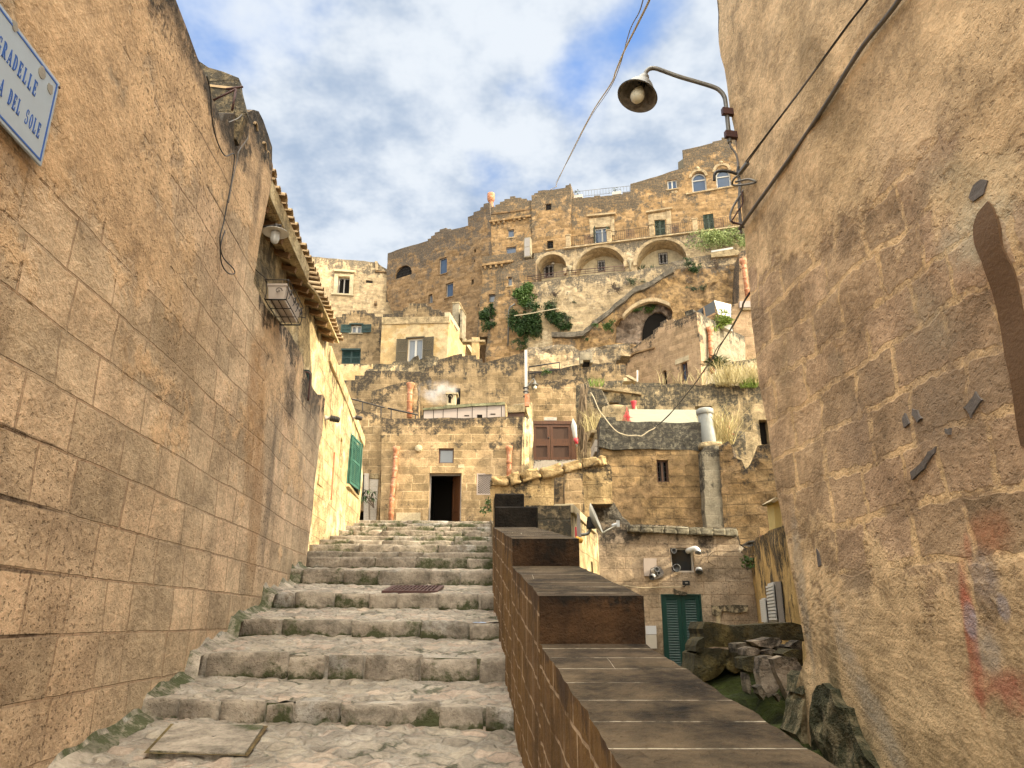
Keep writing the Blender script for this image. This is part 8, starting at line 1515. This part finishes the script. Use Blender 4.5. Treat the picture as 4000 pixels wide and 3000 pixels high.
stone1('little stone chip under the upright stone', ((717, 606), (735, 598), (752, 615), (740, 640)), 6.9, .08, 92)
stone1('narrow pale upright stone in the crack of the right house base', ((1042, 650), (1085, 656), (1082, 720), (1095, 850), (1080, 865), (1060, 830), (1050, 740)), 5.42, .12, 93, 'pale_rock')
stone1('thin upright slab left of the brown clump', ((575, 500), (590, 505), (602, 560), (598, 600), (585, 590)), 7.3, .16, 94)
g1w(((836, 600), (850, 520), (885, 500), (905, 540), (925, 640), (940, 990), (880, 905), (830, 855), (800, 785), (832, 650), (872, 560)), 5.88, .35, .07, .06, 95, .03).build('crumbling_foot', M['mossy_plaster'], RW)
pf = PRW.off(-.045); wall_mb(pf, locs(pf, S('g1', (895, 600), (915, 560), (950, 545), (1000, 575), (1030, 650), (1062, 665), (1100, 800), (1150, 900), (1200, 1010), (900, 1010))), thick=.3, grid=.06, rough=.055, edge=.04, seed=96, rsc=3.0).build('crumbling_foot', M['mossy_plaster'], RW)
# ================================================================ SMOKE
sm = bpy.data.materials.new('smoke'); sm.use_nodes = True; nt = sm.node_tree; nt.nodes.clear(); t = NT(nt); o_ = t.n('ShaderNodeOutputMaterial'); vol = t.n('ShaderNodeVolumePrincipled', i={'Color': (.9, .9, .92, 1), 'Anisotropy': .2})
tc = t.n('ShaderNodeTexCoord').outputs['Object']; n1 = t.noise(tc, 2.2, 4, .6); r_ = t.n('ShaderNodeVectorMath', operation='LENGTH', i={0: t.vm('MULTIPLY', tc, (.85, 1.6, 1.45))}).outputs['Value']
dn = t.m('MULTIPLY', t.step(n1, .42, .70), t.m('SUBTRACT', 1.0, t.step(r_, .35, 1.0))); nt.links.new(t.m('MULTIPLY', dn, 1.7), vol.inputs['Density']); nt.links.new(vol.outputs[0], o_.inputs['Volume'])
sc_ = at(*S('c8', (1140, 640))[0], 31.6); bm = bmesh.new(); bmesh.ops.create_icosphere(bm, subdivisions=3, radius=1.0)
for v in bm.verts: v.co = Vector((v.co.x*1.25, v.co.y*.55, v.co.z*.75))
me = bpy.data.meshes.new('smoke'); bm.to_mesh(me); bm.free(); me.materials.append(sm); so = bpy.data.objects.new('smoke', me); COL.objects.link(so); so.location = sc_; tag(so, 'thin white smoke drifting left from the small yellowish chimney vent', 'smoke', None, 'stuff')
# ================================================================ CAMERA, SUN, SKY
cam = bpy.data.cameras.new('camera'); co = bpy.data.objects.new('camera', cam); COL.objects.link(co); co.location = (0, 0, 0); co.rotation_euler = (R(90+17.7), 0, 0)
cam.sensor_width = 36; cam.lens = 36*F/4000; cam.clip_end = 500; cam.clip_start = .05; bpy.context.scene.camera = co
SUN_EL, SUN_AZ = R(24), None
sd_ = Vector((.975, -.22, 0)).normalized(); sdir = Vector((sd_.x*math.cos(SUN_EL), sd_.y*math.cos(SUN_EL), math.sin(SUN_EL)))
sl = bpy.data.lights.new('sun', 'SUN'); sl.energy = 5.0; sl.angle = R(.53); sl.color = (1.0, .86, .62); so2 = bpy.data.objects.new('sun', sl); COL.objects.link(so2); so2.rotation_euler = sdir.to_track_quat('Z', 'Y').to_euler(); so2.location = sdir*60
w = bpy.data.worlds.new('World'); bpy.context.scene.world = w; w.use_nodes = True; nt = w.node_tree; nt.nodes.clear(); t = NT(nt)
sky = t.n('ShaderNodeTexSky', sky_type='NISHITA', sun_disc=False, sun_elevation=SUN_EL, sun_rotation=math.atan2(sdir.x, sdir.y)); sky.air_density = 1.0; sky.dust_density = .6
dirv = t.n('ShaderNodeTexCoord').outputs['Generated']; sp_ = t.n('ShaderNodeSeparateXYZ', i={0: dirv})
zz = t.m('ADD', t.m('MAXIMUM', sp_.outputs[2], 0.0), .28); pv = t.comb(t.m('DIVIDE', sp_.outputs[0], zz), t.m('DIVIDE', sp_.outputs[1], zz), 0.0)
n1 = t.noise(pv, 2.1, 3, .55); n2 = t.noise(pv, 5.0, 5, .62)
cov = t.m('ADD', n1, t.m('MULTIPLY', t.m('SUBTRACT', n2, .5), .32))
def gauss(px, py, wdt, amp):
    d = ray(px, py).normalized(); dt = t.n('ShaderNodeVectorMath', operation='DOT_PRODUCT', i={0: dirv, 1: tuple(d)}).outputs['Value']
    ang = t.m('DIVIDE', t.m('SUBTRACT', 1.0, dt), wdt*wdt/2); return t.m('MULTIPLY', t.m('POWER', 2.718, t.m('MULTIPLY', ang, -1.0)), amp)
for g_ in ((2300, 230, .07, -.20), (2200, 330, .05, -.10), (2480, 60, .05, -.08), (1980, 350, .035, -.12), (1860, 600, .035, -.10), (2560, 60, .06, -.06), (760, 120, .07, -.10), (1150, 60, .06, -.05), (1350, 560, .09, .10), (1500, 750, .10, .10), (2560, 400, .09, .12), (1900, 120, .10, .08)):
    cov = t.m('ADD', cov, gauss(*g_))
cm = t.step(cov, .22, .47); 
cl = t.mix(t.step(t.m('ADD', n2, t.m('MULTIPLY', n1, .5)), .54, .84), (.44, .55, .72), (.86, .92, .99))
sunv = t.n('ShaderNodeVectorMath', operation='DOT_PRODUCT', i={0: dirv, 1: tuple(sdir)}).outputs['Value']
back = t.m('MULTIPLY', sp_.outputs[1], -1.0)
glow = t.m('ADD', 1.0, t.m('MULTIPLY', t.step(t.m('ADD', t.m('MULTIPLY', sunv, .6), t.m('MULTIPLY', back, .7)), .05, .9), 5.0)); glow = t.m('ADD', glow, t.m('MULTIPLY', t.step(sp_.outputs[2], .74, .90), 6.8))  # sky overhead and behind the camera brightened, added as alley fill
skc = t.mix(1.0, sky.outputs[0], (.105, .105, .105), 'MULTIPLY'); 
skd = t.mix(.6, skc, (.13, .29, .68))
warm = t.mix(t.m('MAXIMUM', t.step(t.m('ADD', t.m('MULTIPLY', sunv, .6), t.m('MULTIPLY', back, .7)), .1, .8), t.step(sp_.outputs[2], .74, .9)), (1, 1, 1), (1.0, .86, .66))
clg = t.mix(1.0, t.mix(1.0, cl, t.comb(glow, glow, glow), 'MULTIPLY'), warm, 'MULTIPLY')
clg = t.mix(1.0, clg, (.55, .55, .55), 'MULTIPLY')
fin = t.mix(cm, skd, clg); bg = t.n('ShaderNodeBackground', i={0: fin, 'Strength': 1.0}); wo = t.n('ShaderNodeOutputWorld'); nt.links.new(bg.outputs[0], wo.inputs[0])
sc = bpy.context.scene; sc.view_settings.view_transform = 'Standard'; sc.view_settings.look = 'None'; sc.view_settings.exposure = .85; sc.view_settings.gamma = 1.0
sc.cycles.max_bounces = 5; sc.cycles.diffuse_bounces = 4; sc.cycles.use_adaptive_sampling = True; sc.cycles.adaptive_threshold = .03; sc.cycles.volume_bounces = 1
